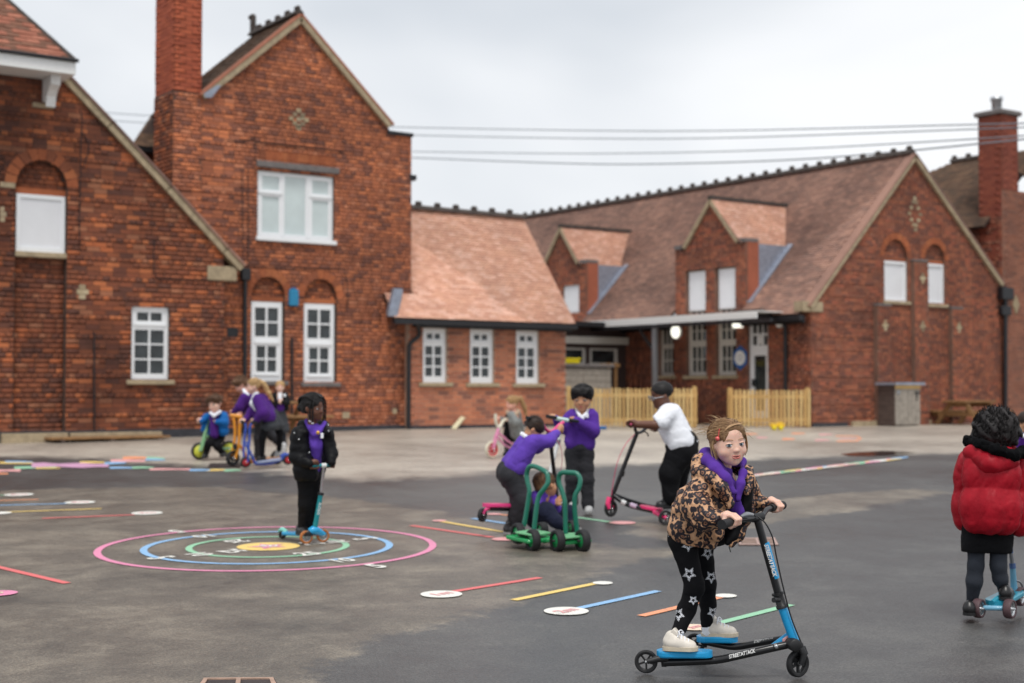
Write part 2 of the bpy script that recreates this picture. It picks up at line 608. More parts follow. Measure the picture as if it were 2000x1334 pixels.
def window(parent, pl, u0, u1, z0, z1, panes, fmat, gmat, depth=.09, name='window', sill=None, smat=None, bars=(), thick=.05, so=.08):
    """frame with its openings, every pane a piece of its own; bars = extra proud members (fractions)"""
    W, H = u1 - u0, z1 - z0
    R = [(u0 + a * W, z0 + b * H, u0 + c * W, z0 + d * H) for a, b, c, d in panes]
    holes = [[(a, b), (c, b), (c, d), (a, d)] for a, b, c, d in R]
    mb = slab(pl, [(u0, z0), (u1, z0), (u1, z1), (u0, z1)], holes, -depth - thick, -depth)
    for (a, b, c, d) in bars:
        x0, y0, x1, y1 = u0 + a * W, z0 + b * H, u0 + c * W, z0 + d * H
        cc = pl.p((x0 + x1) / 2, (y0 + y1) / 2, -depth + .012)
        mb.box(cc, pl.p((x1 - x0) / 2, 0) - pl.p(0, 0), pl.p(0, 0, .012) - pl.p(0, 0), (0, 0, (y1 - y0) / 2))
    f = mb.build(name, fmat, parent)
    for (a, b, c, d) in R:
        g = gmat if not isinstance(gmat, (list, tuple)) else random.choice(gmat)
        pbox('pane', f, pl, a - .004, c + .004, b - .004, d + .004, -depth - .04, -depth - .03, g)
    if sill:
        pbox('sill', f, pl, u0 - sill, u1 + sill, z0 - .09, z0 - .003, -depth - .02, so, smat or M['stone'], .012)
    return f


def grid_panes(c0, r0, c1, r1, nc, nr, g=.03, gh=None):
    gh = gh or g
    w = (c1 - c0 - g * (nc - 1)) / nc; h = (r1 - r0 - gh * (nr - 1)) / nr
    return [(c0 + i * (w + g), r0 + j * (h + gh), c0 + i * (w + g) + w, r0 + j * (h + gh) + h) for i in range(nc) for j in range(nr)]


TILE_ME = {}


def roof(parent, pts, mat, gauge=.085, tw=.17, seed=3, singles=0, name='roof', under=None, thick=.06):
    """planar roof slope; pts[0]->pts[1] is the eave; tiles lie in courses, lower edges lifted"""
    P = [Vector(p) for p in pts]
    U = (P[1] - P[0]).normalized()
    N = U.cross(P[-1] - P[0]).normalized()
    if N.z < 0: N = -N
    Vv = N.cross(U).normalized()
    if Vv.z < 0: Vv = -Vv
    loc = [((p - P[0]).dot(U), (p - P[0]).dot(Vv)) for p in P]
    part = MB().prism(P, -N * thick).build(name, under or M['under'], parent)
    rs = random.Random(seed)
    T_ = []
    v = min(q[1] for q in loc); row = 0; vm = max(q[1] for q in loc)
    while v < vm:
        for (a, b) in spans([loc], min(v + gauge / 2, vm - 1e-3)):
            off = (row % 2) * tw / 2
            u = math.floor((a - off) / tw) * tw + off
            while u < b:
                u0, u1 = max(u, a), min(u + tw, b)
                if u1 - u0 > .02: T_.append((u0 + .002, u1 - .002, v, v + gauge * 1.05, u1 - u0 > tw - 1e-4))
                u += tw
        v += gauge; row += 1
    own = set()
    if singles:
        cand = []
        for i, t in enumerate(T_):
            if not t[4]: continue
            x, y, d = proj(P[0] + U * (t[0] + t[1]) / 2 + Vv * t[2])
            if 0 < x < 2000 and 0 < y < 1334: cand.append((d, i))
        cand.sort(); own = set(i for _, i in cand[:singles])
    A = np.array([t[:4] for i, t in enumerate(T_) if i not in own])
    n = len(A)
    Un, Vn, Nn, P0 = map(np.array, (U, Vv, N, P[0]))
    if n:
        q = np.random.RandomState(seed)
        lo = .018 + q.uniform(-.004, .007, n); hi = np.full(n, .004); z = np.zeros(n) - .005
        u0, u1, v0, v1 = A.T
        v0 = v0 + q.uniform(-.006, .006, n)
        pt = lambda u, v, h: P0 + u[:, None] * Un + v[:, None] * Vn + h[:, None] * Nn
        V = np.stack([pt(u0, v0, lo), pt(u1, v0, lo + q.uniform(-.003, .003, n)), pt(u1, v1, hi), pt(u0, v1, hi),
                      pt(u0, v0, z), pt(u1, v0, z)], 1).reshape(-1, 3)
        qd = np.array([(0, 1, 2, 3), (0, 4, 5, 1)])
        Fq = (np.arange(n)[:, None, None] * 6 + qd[None]).reshape(-1, 4)
        obj('tiling', mesh_np('tiling', V, Fq, mat), part, kind='stuff')
    if own:
        mb = MB()
        a = U * (tw / 2 - .002); b = Vv * (gauge * .525)
        c0, c1, c2, c3 = -a - b + N * .018, a - b + N * .018, a + b + N * .004, -a + b + N * .004
        c4, c5 = -a - b - N * .005, a - b - N * .005
        mb.add([c0, c1, c2, c3, c4, c5], [(0, 1, 2, 3), (0, 4, 5, 1), (0, 3, 4), (1, 5, 2)])
        me = bpy.data.meshes.new('tile'); me.from_pydata(mb.v, [], mb.f); me.materials.append(mat)
        for i in own:
            t = T_[i]
            o = obj('tile', me, part)
            o.location = P[0] + U * (t[0] + t[1]) / 2 + Vv * (t[2] + t[3]) / 2 + N * rs.uniform(-.002, .006)
    return part


def ridge_tiles(parent, A, B, mat, step=.45, r=.11, crest=True):
    A, B = Vector(A), Vector(B)
    n = max(1, round((B - A).length / step)); d = (B - A) / n
    t = d.normalized(); s = t.cross(ZU).normalized(); up = s.cross(t)
    mb = MB()
    k = 8
    prof = [(math.cos(math.pi * i / k) * r, math.sin(math.pi * i / k) * r - .04) for i in range(k + 1)]
    for e in (0, 1):
        pass
    vs = [(-t * (d.length / 2 - .006) * sg + s * a + up * b * (1.0 if sg > 0 else .94)) for sg in (1, -1) for a, b in prof]
    mb.add(vs, [(i, i + 1, k + 2 + i, k + 1 + i) for i in range(k)] + [tuple(range(k + 1)), tuple(range(2 * k + 1, k, -1))])
    if crest:
        mb.bevbox(-t * (d.length * .28) + up * (r - .01), t * .08, s * .05, up * .055, .03)
    me = bpy.data.meshes.new('ridge_tile'); me.from_pydata([tuple(v) for v in mb.v], [], mb.f); me.materials.append(mat)
    for i in range(n):
        o = obj('ridge_tile', me, parent)
        o.location = A + d * (i + .5)


def strip(name, parent, A, B, w, h, mat, up=None, side=None):
    """straight bar of width w (side) and height h from A to B"""
    A, B = Vector(A), Vector(B)
    t = (B - A).normalized()
    side = (Vector(side) - t * Vector(side).dot(t)).normalized() if side is not None else t.cross(ZU).normalized()
    u = side.cross(t).normalized()
    return MB().box((A + B) / 2, t * ((B - A).length / 2), side * w / 2, u * h / 2).build(name, mat, parent)


def pipe(name, parent, pts, r, mat, n=10):
    return MB().tube(pts, r, n).build(name, mat, parent)


# ------------------------------------------------------------------ ground
WORN = [[(-900, 1500), (-600, 1010), (-100, 966), (60, 957), (260, 952), (420, 952), (560, 962), (700, 976), (860, 1000), (960, 1022), (1080, 1050), (1200, 1066), (1330, 1073), (1250, 1098), (1110, 1135), (1010, 1180), (900, 1206), (760, 1240), (660, 1280), (590, 1334), (500, 1420), (380, 1500)],
        [(1240, 1010), (1420, 990), (1600, 966), (1790, 954), (1850, 962), (1740, 984), (1560, 1012), (1400, 1040), (1330, 1062), (1230, 1040)]]
PALE = [[(-500, 880), (-200, 850), (200, 838), (700, 826), (1300, 818), (1990, 812), (2300, 812), (2400, 872), (2000, 884), (1800, 886), (1560, 893), (1300, 905), (1000, 918), (860, 932), (700, 938), (590, 928), (420, 912), (200, 896), (0, 890)]]


def sdist(P, poly):                             # signed distance to a polygon, positive inside
    A = np.array([(q.x, q.y) for q in poly]); B = np.roll(A, -1, 0)
    dm = np.full(len(P), 1e9); ins = np.zeros(len(P), bool)
    for a, c in zip(A, B):
        e = c - a; w_ = P - a
        t = np.clip((w_ @ e) / (e @ e), 0, 1)
        dm = np.minimum(dm, np.hypot(*(w_ - t[:, None] * e).T))
        cr_ = ((a[1] <= P[:, 1]) != (c[1] <= P[:, 1])) & (P[:, 0] < e[0] * (P[:, 1] - a[1]) / (e[1] if e[1] else 1e-9) + a[0])
        ins ^= cr_
    return np.where(ins, dm, -dm)


def yard_mat():
    """tarmac laid at three times: dark new, worn brownish, bleached near the walls; the joins are feathered by dust"""
    mt, n, b = base_mat('school yard tarmac')
    l = n.links.new
    g = nd(n, 'ShaderNodeNewGeometry')
    def noise(s, d, r=.65, dist=0.0):
        q = nd(n, 'ShaderNodeTexNoise', Scale=s, Detail=d, Roughness=r, Distortion=dist)
        l(g.outputs['Position'], q.inputs['Vector']); return q.outputs['Fac']
    big, mid, fine, blot = noise(.35, 8.0, .68, .4), noise(2.6, 7.0, .72), noise(75.0, 5.0, .85), noise(1.3, 8.0, .75, .6)
    grit = nd(n, 'ShaderNodeTexVoronoi', Scale=95.0); l(g.outputs['Position'], grit.inputs['Vector'])
    ad = nd(n, 'ShaderNodeMixRGB', Fac=.5); l(blot, ad.inputs['Color1']); l(mid, ad.inputs['Color2'])
    a2 = nd(n, 'ShaderNodeMixRGB', Fac=.35); l(big, a2.inputs['Color1']); l(mid, a2.inputs['Color2'])
    def col(src, c0, c1, c2, lo=.38, hi=.62):
        r = ramp(n, [(lo, c0), ((lo + hi) / 2, c1), (hi, c2)]); l(src, r.inputs['Fac']); return r.outputs['Color']
    new = col(a2.outputs['Color'], lin(58, 58, 59), lin(72, 72, 72), lin(93, 92, 90))
    worn = col(ad.outputs['Color'], lin(72, 68, 63), lin(104, 97, 88), lin(138, 129, 116), .34, .66)
    pale = col(a2.outputs['Color'], lin(140, 133, 124), lin(168, 159, 148), lin(188, 179, 166))
    def mask(name, w_):
        at_ = nd(n, 'ShaderNodeAttribute', attribute_name=name)
        m1 = nd(n, 'ShaderNodeMath', operation='MULTIPLY_ADD'); m1.inputs[1].default_value = 1.3; m1.inputs[2].default_value = -.65; l(mid, m1.inputs[0])
        m2 = nd(n, 'ShaderNodeMath', operation='ADD'); l(at_.outputs['Fac'], m2.inputs[0]); l(m1.outputs[0], m2.inputs[1])
        r = ramp(n, [(.5 - w_, (0, 0, 0, 1)), (.5 + w_, (1, 1, 1, 1))]); 
        m3 = nd(n, 'ShaderNodeMath', operation='ADD'); m3.inputs[1].default_value = .5; l(m2.outputs[0], m3.inputs[0]); l(m3.outputs[0], r.inputs['Fac'])
        return r.outputs['Color']
    x1 = nd(n, 'ShaderNodeMixRGB'); l(mask('worn', .1), x1.inputs['Fac']); l(new, x1.inputs['Color1']); l(worn, x1.inputs['Color2'])
    x2 = nd(n, 'ShaderNodeMixRGB'); l(mask('pale', .25), x2.inputs['Fac']); l(x1.outputs['Color'], x2.inputs['Color1']); l(pale, x2.inputs['Color2'])
    r3 = ramp(n, [(.3, (.4, .4, .41, 1)), (.48, (.92, .92, .92, 1)), (.66, (1.8, 1.77, 1.7, 1))]); l(fine, r3.inputs['Fac'])
    x3 = nd(n, 'ShaderNodeMixRGB', blend_type='MULTIPLY', Fac=1.0); l(x2.outputs['Color'], x3.inputs['Color1']); l(r3.outputs['Color'], x3.inputs['Color2'])
    l(x3.outputs['Color'], b.inputs['Base Color'])
    rr = ramp(n, [(.36, (.3,) * 3 + (1,)), (.64, (.52,) * 3 + (1,))]); l(a2.outputs['Color'], rr.inputs['Fac'])
    l(rr.outputs['Color'], b.inputs['Roughness'])
    bp = nd(n, 'ShaderNodeBump', Strength=.35, Distance=.005)
    l(grit.outputs['Distance'], bp.inputs['Height']); l(bp.outputs['Normal'], b.inputs['Normal'])
    return mt


M['tarmac'] = yard_mat()
ds = [-60, -10, 0] + list(np.arange(2.5, 34, .16)) + [G_TOP / G_SL, 36, 60, 150, 900]
ls = [-900, -120, -40, -20] + list(np.arange(-13, 16, .16)) + [20, 40, 120, 900]
ds.sort()
V = np.array([[FH.x * d + RT.x * q, FH.y * d + RT.y * q, 0] for d in ds for q in ls])
V[:, 2] = [zg(x, y) for x, y in V[:, :2]]
nL = len(ls)
I, J_ = np.meshgrid(np.arange(len(ds) - 1), np.arange(nL - 1), indexing='ij')
Q0 = (I * nL + J_).ravel()
gme = mesh_np('ground', V, np.stack([Q0, Q0 + 1, Q0 + nL + 1, Q0 + nL], 1), M['tarmac'])
for nm_, polys in (('worn', WORN), ('pale', PALE)):
    f_ = np.full(len(V), -9.0)
    for q in polys: f_ = np.maximum(f_, sdist(V[:, :2], [G(*t) for t in q]))
    at_ = gme.attributes.new(nm_, 'FLOAT', 'POINT')
    at_.data.foreach_set('value', np.clip(f_ * (1.6 if nm_ == 'worn' else .8), -2, 2).astype(np.float32))
obj('ground', gme, kind='structure')


def sheet_pts(pix, layer, wob=0.0, seed=1, step=.25):
    """outline on the ground, optionally ragged"""
    P = [G(*q) for q in pix]
    if wob:
        rs = random.Random(seed); Q = []
        for i in range(len(P)):
            a, b = P[i], P[(i + 1) % len(P)]
            k = max(1, min(60, int((b - a).length / step)))
            for j in range(k):
                s = a.lerp(b, j / k); s.x += rs.uniform(-wob, wob); s.y += rs.uniform(-wob, wob); Q.append(s)
        P = Q
    for p in P: p.z = zg(p.x, p.y) + .0022 * layer
    return P


def sheet(name, pix, mat, layer=1, wob=0.0, parent=None, kind=None, seed=1):
    P = sheet_pts(pix, layer, wob, seed)
    tr = tessellate_polygon([P])
    mb = MB(); mb.add(P, [tuple(t) for t in tr])
    return mb.build(name, mat, parent, kind)


M['puddle'] = simple('wet drain hollow', lin(40, 36, 38), .07, spec=.6, var=.2)
sheet('puddle', [(1640, 887), (1680, 883), (1720, 881), (1765, 882), (1790, 885), (1755, 888), (1720, 891), (1690, 892), (1660, 891)], M['puddle'], 2, .02, kind='structure', seed=9)

# ------------------------------------------------------------------ left wing: gable wall with blind window
YC, YL, YA = 26.1, 25.75, 25.95
PL = Plane('Y', YL)
U = PL.uz
wing = thing('school_wing', PL.p(U(440, 850)[0], .55), 'long gabled brick wing at the left edge, white blind window and small paned window', 'school wing', 'school buildings round the yard')
uR = U(437, 700)[0]
uL = U(-260, 700)[0]
v_top = U(60, 62); v_bot = U(472, 524)
k_l, k_r = U(404, 540)[0], U(440, 540)[0]
wz0 = .3
zE = U(437, 545)[1]
slope_pts = [U(437, 484), U(330, 368), U(215, 245), U(125, 150), U(60, 82)]
outer = [(uL, wz0), (uR, wz0), (uR, zE)] + slope_pts + [(U(-260, 82)[0], slope_pts[-1][1])]
# recessed panel with arch and blind window
ru0, ru1 = U(30, 440)[0], U(131, 440)[0]
rz_s = U(80, 360)[1]
zt = U(80, 362)[1]
rec = arch_poly(ru0, ru1, wz0 + .01, U(80, 362)[1], 12)
wu0, wu1, wzb, wzt = U(257, 650)[0], U(330, 650)[0], U(293, 742)[1], U(293, 598)[1]
winh = [(wu0, wzb), (wu1, wzb), (wu1, wzt), (wu0, wzt)]
wall = brick_wall(wing, PL, outer, [rec, winh], M['brick_old'], M['mortar_dark'], 11, Lp=.25, H=.09, singles=300)
PR = PL.shift(-.13)
brick_wall(wing, PR, rec, [], M['brick_old'], M['mortar_dark'], 12, Lp=.25, H=.09, thick=.15, name='recess')
voussoirs(wall, PL, ru0, ru1, zt, M['brick_orange'], .2, 11)
bz0, bz1 = U(80, 492)[1], U(80, 380)[1]
b = slab(PR, [(ru0 + .03, bz0), (ru1 - .02, bz0), (ru1 - .02, bz1), (ru0 + .03, bz1)], [[(ru0 + .1, bz0 + .09), (ru1 - .09, bz0 + .09), (ru1 - .09, bz1 - .07), (ru0 + .1, bz1 - .07)]], .0, .07).build('window', M['upvc'], wing)
pbox('panel', b, PR, ru0 + .09, ru1 - .08, bz0 + .08, bz1 - .06, .01, .045, M['blind'])
pbox('sill', b, PR, ru0 + .003, ru1 - .003, bz0 - .1, bz0 - .003, .012, .15, M['stone'], .01)
pbox('lintel', b, PR, ru0 + .003, ru1 - .003, bz1 + .003, bz1 + .12, .012, .04, M['brick_orange'])
W1 = grid_panes(.165, .80, .835, .915, 2, 1, .05) + grid_panes(.105, .085, .895, .68, 2, 3, .045, .02)
window(wing, PL, wu0, wu1, wzb, wzt, W1, M['upvc'], M['glass_dark'], depth=.05, sill=.1, bars=((.08, .735, .92, .765), (.08, .955, .92, .985)))
# verge: thin stone line with tile edges above it
prev = None
for i in range(len(slope_pts) - 1):
    pass
vp = [U(472, 521), U(440, 487), U(330, 366), U(215, 242), U(125, 147), U(60, 79)]
mbv, mbt = MB(), MB()
for a, b_ in zip(vp[:-1], vp[1:]):
    A, B = PL.p(*a, .07), PL.p(*b_, .07)
    t = (B - A).normalized(); n_ = PL.p(0, 0, 1) - PL.p(0, 0, 0); u_ = n_.cross(t).normalized()
    if u_.z < 0: u_ = -u_
    mbv.box((A + B) / 2 - u_ * .05 - n_ * .11, t * ((B - A).length / 2 + .01), n_ * .13, u_ * .06)
    mbt.box((A + B) / 2 + u_ * .035 - n_ * .15, t * ((B - A).length / 2 + .01), n_ * .2, u_ * .022)
mbv.build('verge', M['stone'], wing)
mbt.build('verge_tiles', M['tile_dark'], wing)
# roof slope behind the verge
rp = [PL.p(*vp[0], -.05), PL.p(*vp[0], -9), PL.p(*vp[-1], -9), PL.p(*vp[-1], -.05)]
roof(wing, [rp[0], rp[1], rp[2], rp[3]], M['tile_dark'], .12, .24, 5)
ku0, kz0 = U(404, 547); ku1, kz1 = U(461, 522)
pbox('kneeler', wing, PL, ku0, ku1, kz0, kz1, -.2, .05, M['stone'], .015)
pbox('plinth', wing, PL, uL, uR - .002, wz0, U(300, 838)[1], -.1, .03, M['plinth'])
pbox('kerb_block', wing, PL, U(0, 850)[0], U(128, 850)[0], wz0, U(60, 846)[1], .031, .16, M['stone'], .01)
pbox('kerb_block', wing, PL, U(134, 850)[0], U(312, 850)[0], wz0, U(220, 844)[1], .031, .13, M['stone'], .01)
for (cx, cy, r_) in ((160, 570, 1),):
    a, z = U(cx, cy)
    mb = MB()
    for du, dz, hw in ((0, .09, .06), (-.045, 0, .055), (.065, 0, .055), (0, -.09, .06)):
        mb.box(PL.p(a + du, z + dz, .008), PL.p(hw, 0) - PL.p(0, 0), PL.p(0, 0, .014) - PL.p(0, 0), (0, 0, .041))
    mb.build('stone_cross', M['brick_cream'], wing)
a, z = U(70, 205)
pbox('stone_block', wing, PL, U(63, 205)[0], U(103, 205)[0], U(80, 211)[1], U(80, 202)[1], -.05, .03, M['stone'])
pbox('stone_block', wing, PL, U(0, 362)[0], U(29, 362)[0], U(10, 366)[1], U(10, 356)[1], -.05, .02, M['stone'])
for (y_, w_) in ((418, 12), (408, 8), (428, 9)):
    pbox('stone_block', wing, PL, U(0, y_)[0], U(w_, y_)[0], U(5, y_ + 5)[1], U(5, y_ - 4)[1], -.05, .013, M['stone'])
for pts in ([(155, 215), (160, 235), (157, 290), (157, 330), (155, 380), (155, 470), (165, 475)], [(157, 255), (170, 275), (172, 295), (162, 330)], [(300, 468), (300, 520), (306, 542), (330, 545), (404, 546)]):
    pipe('cable', wing, spline([PL.p(*U(*q), .02) for q in pts], 4), .009, M['blackmetal'], 6)
pipe('conduit', wing, [PL.p(*U(183, 650), .03), PL.p(*U(183, 853), .03)], .016, M['blackmetal'], 8)
# turret eave over the wing (top left)
eo = .75
q0, q1 = PL.p(*U(-240, 86), 0), None
pe = PL.shift(eo)
EX, EZ = pe.uz(149, 119)
EU0 = pe.uz(-300, 60)[0]
tur = thing('turret_roof', pe.p(EX, EZ), 'tiled turret roof with white painted eaves at the top left corner', 'turret')
z0 = EZ
yb = YL - eo
wd = EX - EU0
apx = Vector(((EU0 + EX) / 2, yb + wd / 2, z0 + wd * .62))
e1, e2, e3, e4 = Vector((EU0, yb, z0)), Vector((EX, yb, z0)), Vector((EX, yb + wd, z0)), Vector((EU0, yb + wd, z0))
roof(tur, [e1, e2, apx], M['tile_turret'], .11, .22, 21, singles=120)
roof(tur, [e2, e3, apx], M['tile_turret'], .11, .22, 22, name='roof')
roof(tur, [e4, e1, apx], M['tile_turret'], .11, .22, 23, name='roof')
zs_ = z0 - .07
MB().box(((EU0 + EX) / 2, yb + wd / 2, zs_ - .1), (wd / 2 - .04, 0, 0), (0, wd / 2 - .04, 0), (0, 0, .075)).build('soffit', M['white_paint'], tur)
MB().box(((EU0 + EX) / 2 - .02, yb + .02, zs_ - .055), (wd / 2, 0, 0), (0, .018, 0), (0, 0, .12)).build('fascia', M['white_paint'], tur)
MB().box((EX - .02, yb + wd / 2 + .02, zs_ - .055), (.018, 0, 0), (0, wd / 2, 0), (0, 0, .12)).build('fascia', M['white_paint'], tur)
mb = MB()
bu = U(92, 160)[0]
zb_t = zs_ - .18
zz = U(92, 200)[1]
prof = [(0.0, zb_t), (.5, zb_t), (.5, zb_t - .16), (.36, zb_t - .24), (.26, zb_t - .34), (.22, zb_t - .52), (.12, zz + .08), (.12, zz), (0.0, zz)]
mb.prism([PL.p(bu - .085, z, o) for o, z in prof], PL.p(.17, 0) - PL.p(0, 0))
mb.build('bracket', M['white_paint'], tur)
mb = MB(); mb.lathe(apx - Vector((0, 0, .15)), ZU, [(-.1, .3), (.05, .24), (.25, .12), (.6, .05), (.9, .03)], 12)
mb.build('finial', M['ridge'], tur)
ridge_tiles(tur, e2 + Vector((0, 0, .02)), apx, M['ridge'], .5, .06, False)
pipe('gutter', tur, [e1 + Vector((0, -.03, .0)), e2 + Vector((.03, -.03, .0))], .035, M['blackmetal'])

# ------------------------------------------------------------------ the two-storey gabled house
PH = Plane('Y', YC)
U = PH.uz
house = thing('school_house', PH.p(U(803, 836)[0], .6), 'tall two-storey brick house with steep gable, tall chimney and blue alarm box', 'school house', 'school buildings round the yard')
hl, hr = U(337, 500)[0], U(803, 500)[0]
apex, vl, vr, par = U(585, 40), U(397, 190), U(757, 246), U(803, 266)
chl, chr_ = U(340, 100)[0], U(394, 100)[0]
outer = [(hl, .3), (hr, .3), (hr, par[1]), (U(762, 258)[0], U(762, 258)[1]), vr, apex, vl, (hl, vl[1])]
uw0, uw1, uz0, uz1 = U(503, 400)[0], U(652, 400)[0], U(577, 466)[1], U(577, 339)[1]
hole_up = [(uw0, uz0), (uw1, uz0), (uw1, uz1), (uw0, uz1)]
lows = []
for (a, b_, t, s_) in ((493, 553, 589, 744), (596, 655, 593, 747)):
    u0, u1 = U(a, 660)[0], U(b_, 660)[0]
    lows.append((u0, u1, U((a + b_) / 2, s_)[1], U((a + b_) / 2, t)[1]))
holes = [hole_up]
for (u0, u1, z0, z1) in lows:
    holes.append(arch_poly(u0 - .03, u1 + .03, z0, z1 + .14, 12))
wall = brick_wall(house, PH, outer, holes, M['brick_house'], M['mortar_dark'], 31, Lp=.225, H=.08, singles=300, avoid=((440, 600, 660, 900),))
for (u0, u1, z0, z1) in lows:
    PT = PH.shift(-.07)
    poly = [(u0 - .03, z1 + .1)] + [q for q in arch_poly(u0 - .03, u1 + .03, z0, z1 + .14, 12)[1:] if q[1] > z1 + .1][::1]
    poly = [(u0 - .03, z1 + .1), (u1 + .03, z1 + .1)] + [q for q in arch_poly(u0 - .03, u1 + .03, z0, z1 + .14, 12)[2:]]
    brick_wall(house, PT, poly, [], M['brick_old'], M['mortar_dark'], 33, Lp=.225, H=.08, thick=.2, name='tympanum')
    pbox('lintel', house, PT, u0 - .03, u1 + .03, z1 + .003, z1 + .1, -.1, .02, M['brick_orange'])
    voussoirs(wall, PH, u0 - .03, u1 + .03, z1 + .14, M['brick_orange'], .16, 11)
    pn = grid_panes(.12, .56, .88, .925, 2, 2, .06, .02) + grid_panes(.175, .115, .825, .44, 2, 2, .06, .02)
    window(house, PH, u0, u1, z0, z1, pn, M['upvc'], M['glass_dark'], depth=.06, sill=.1, bars=((.1, .07, .9, .09), (.1, .47, .9, .5)), smat=M['stone_grey'])
pn = [(.07, .72, .29, .93), (.07, .07, .29, .62), (.36, .06, .635, .95), (.725, .72, .94, .93), (.725, .07, .94, .62)]
window(house, PH, uw0, uw1, uz0, uz1, pn, M['upvc'], M['glass_pale'], depth=.05, sill=.04, smat=M['upvc'], bars=((.02, .66, .32, .69), (.69, .66, .98, .69), (.325, .02, .345, .98), (.655, .02, .675, .98)))
lu0, lu1 = U(500, 326)[0], U(661, 326)[0]
pbox('lintel', house, PH, lu0, lu1, U(580, 333)[1], U(580, 321)[1], -.1, .06, M['stone_grey'], .01)
mb = MB()
n = 22
for i in range(n):
    a = lu0 + .05 + (lu1 - lu0 - .12) * i / n
    mb.box(PH.p(a + .035, U(580, 309)[1], .005), PH.p(.032, 0) - PH.p(0, 0), PH.p(0, 0, .015) - PH.p(0, 0), (0, 0, .085))
mb.build('soldier_course', M['brick_orange'], house, kind='stuff')
mb = MB()
cu, cz = U(583, 233)
for (i, j) in ((0, 2), (-1, 1), (1, 1), (-2, 0), (0, 0), (2, 0), (-1, -1), (1, -1), (0, -2), (1, .4), (-.2, -1.6)):
    mb.box(PH.p(cu + i * .085, cz + j * .09, .006), PH.p(.05, 0) - PH.p(0, 0), PH.p(0, 0, .014) - PH.p(0, 0), (0, 0, .039))
mb.build('cream_diamond', M['brick_cream'], house)
# verges and roof
AP = PH.p(*apex); VL = PH.p(*vl); VR = PH.p(*vr)
ridge_back = Plane('X', AP.x).uz(492, 78)
AB = Vector((AP.x, ridge_back[0], AP.z))
dep = AB.y - YC
for (A, B, w_) in ((VL, AP, 1), (VR, AP, 1)):
    t = (B - A).normalized(); n_ = Vector((0, -1, 0)); u_ = n_.cross(t)
    if u_.z < 0: u_ = -u_
    MB().box((A + B) / 2 + u_ * .01 + n_ * .0, t * ((B - A).length / 2 + .02), n_ * .09, u_ * .055).build('verge', M['stone'], house)
    MB().box((A + B) / 2 + u_ * .088 - n_ * .02, t * ((B - A).length / 2 + .06), n_ * .12, u_ * .022).build('verge_tiles', M['brick_annex'], house)
up1 = Vector((0, 0, .12))
bk = Vector((0, dep, 0)); fr = Vector((0, .1, 0))
VLe = VL - (AP - VL).normalized() * .25
roof(house, [VLe + up1 + bk, VLe + up1 + fr, AP + up1 + fr, AP + up1 + bk], M['tile_brown'], .1, .2, 41, singles=150)
VRe = VR
roof(house, [VRe + up1 + fr, VRe + up1 + bk, AP + up1 + bk, AP + up1 + fr], M['tile_brown'], .1, .2, 42)
ridge_tiles(house, AP + up1 * 1.4, AB + up1 * 1.4, M['ridge'], .5, .11)
mb = MB(); mb.bevbox(AB + Vector((0, -.05, .38)), (.05, 0, 0), (0, .07, 0), (0, 0, .2), .02); mb.bevbox(AB + Vector((0, .0, .56)), (.05, 0, 0), (0, .1, 0), (0, 0, .05), .02)
mb.build('finial', M['ridge'], house)
# parapet coping, side walls
pbox('coping', house, PH, U(757, 250)[0] - .02, hr + .03, par[1] - .02, par[1] + .06, -.4, .05, M['blackmetal'], .01)
MB().box((hr - .15, YC + 3.3, 3.4), (.149, 0, 0), (0, 3.0, 0), (0, 0, 3.3)).build('side_wall', M['mortar_dark'], house)
PX_ = Plane('X', PH.p(hl, 0).x)
brick_wall(house, PX_, [(YC + .003, .3), (YC + 5, .3), (YC + 5, U(290, 330)[1]), (YC + .003, U(290, 330)[1])], [], M['brick_house'], M['mortar_dark'], 35, Lp=.225, H=.08, name='wall')
# chimney
stack = thing('chimney', PH.p(chl, vl[1]), 'tall square orange brick chimney rising out of the two-storey house', 'chimney', 'brick chimneys')
ztop = 14.5
chd = .95
zc0 = U(365, 178)[1]
Pc = PH.shift(.012)
brick_wall(stack, Pc, [(chl, zc0), (chr_, zc0), (chr_, ztop), (chl, ztop)], [], M['brick_stack'], M['mortar_dark'], 51, thick=.2, singles=150, name='shaft', bond='plain')
Pd = Plane('X', PH.p(chl, 0).x + .0)
cw_ = abs(chd)
brick_wall(stack, Pd, [(YC - .009, zc0), (YC + cw_, zc0), (YC + cw_, ztop), (YC - .009, ztop)], [], M['brick_stack'], M['mortar_dark'], 52, thick=.2, singles=100, name='shaft', bond='plain')
MB().box(((chl + chr_) / 2 + .05, YC + cw_ / 2 + .1, (zc0 + ztop) / 2), ((chr_ - chl) / 2 - .06, 0, 0), (0, cw_ / 2 - .12, 0), (0, 0, (ztop - zc0) / 2 - .01)).build('core', M['mortar_dark'], stack)
MB().box(((chl + chr_) / 2, YC + cw_ / 2, ztop + .1), ((chr_ - chl) / 2 + .08, 0, 0), (0, cw_ / 2 + .08, 0), (0, 0, .1)).build('cap', M['stone_grey'], stack)
# lower old part of the chimney breast
brick_wall(house, PH.shift(.011), [(hl - .02, vl[1] - 1.9), (chr_, vl[1] - 1.9), (chr_, zc0 - .004), (chl, zc0 - .004), (hl - .02, vl[1] - .6)], [], M['brick_house'], M['mortar_dark'], 36, Lp=.225, H=.08, thick=.25, name='breast')
PXb = Plane('X', hl - .02)
brick_wall(house, PXb, [(YC - .0, 1), (YC + cw_, 1), (YC + cw_, zc0 - .004), (YC - .0, zc0 - .004)], [], M['brick_old'], M['mortar_dark'], 37, Lp=.225, H=.08, thick=.1, name='breast')
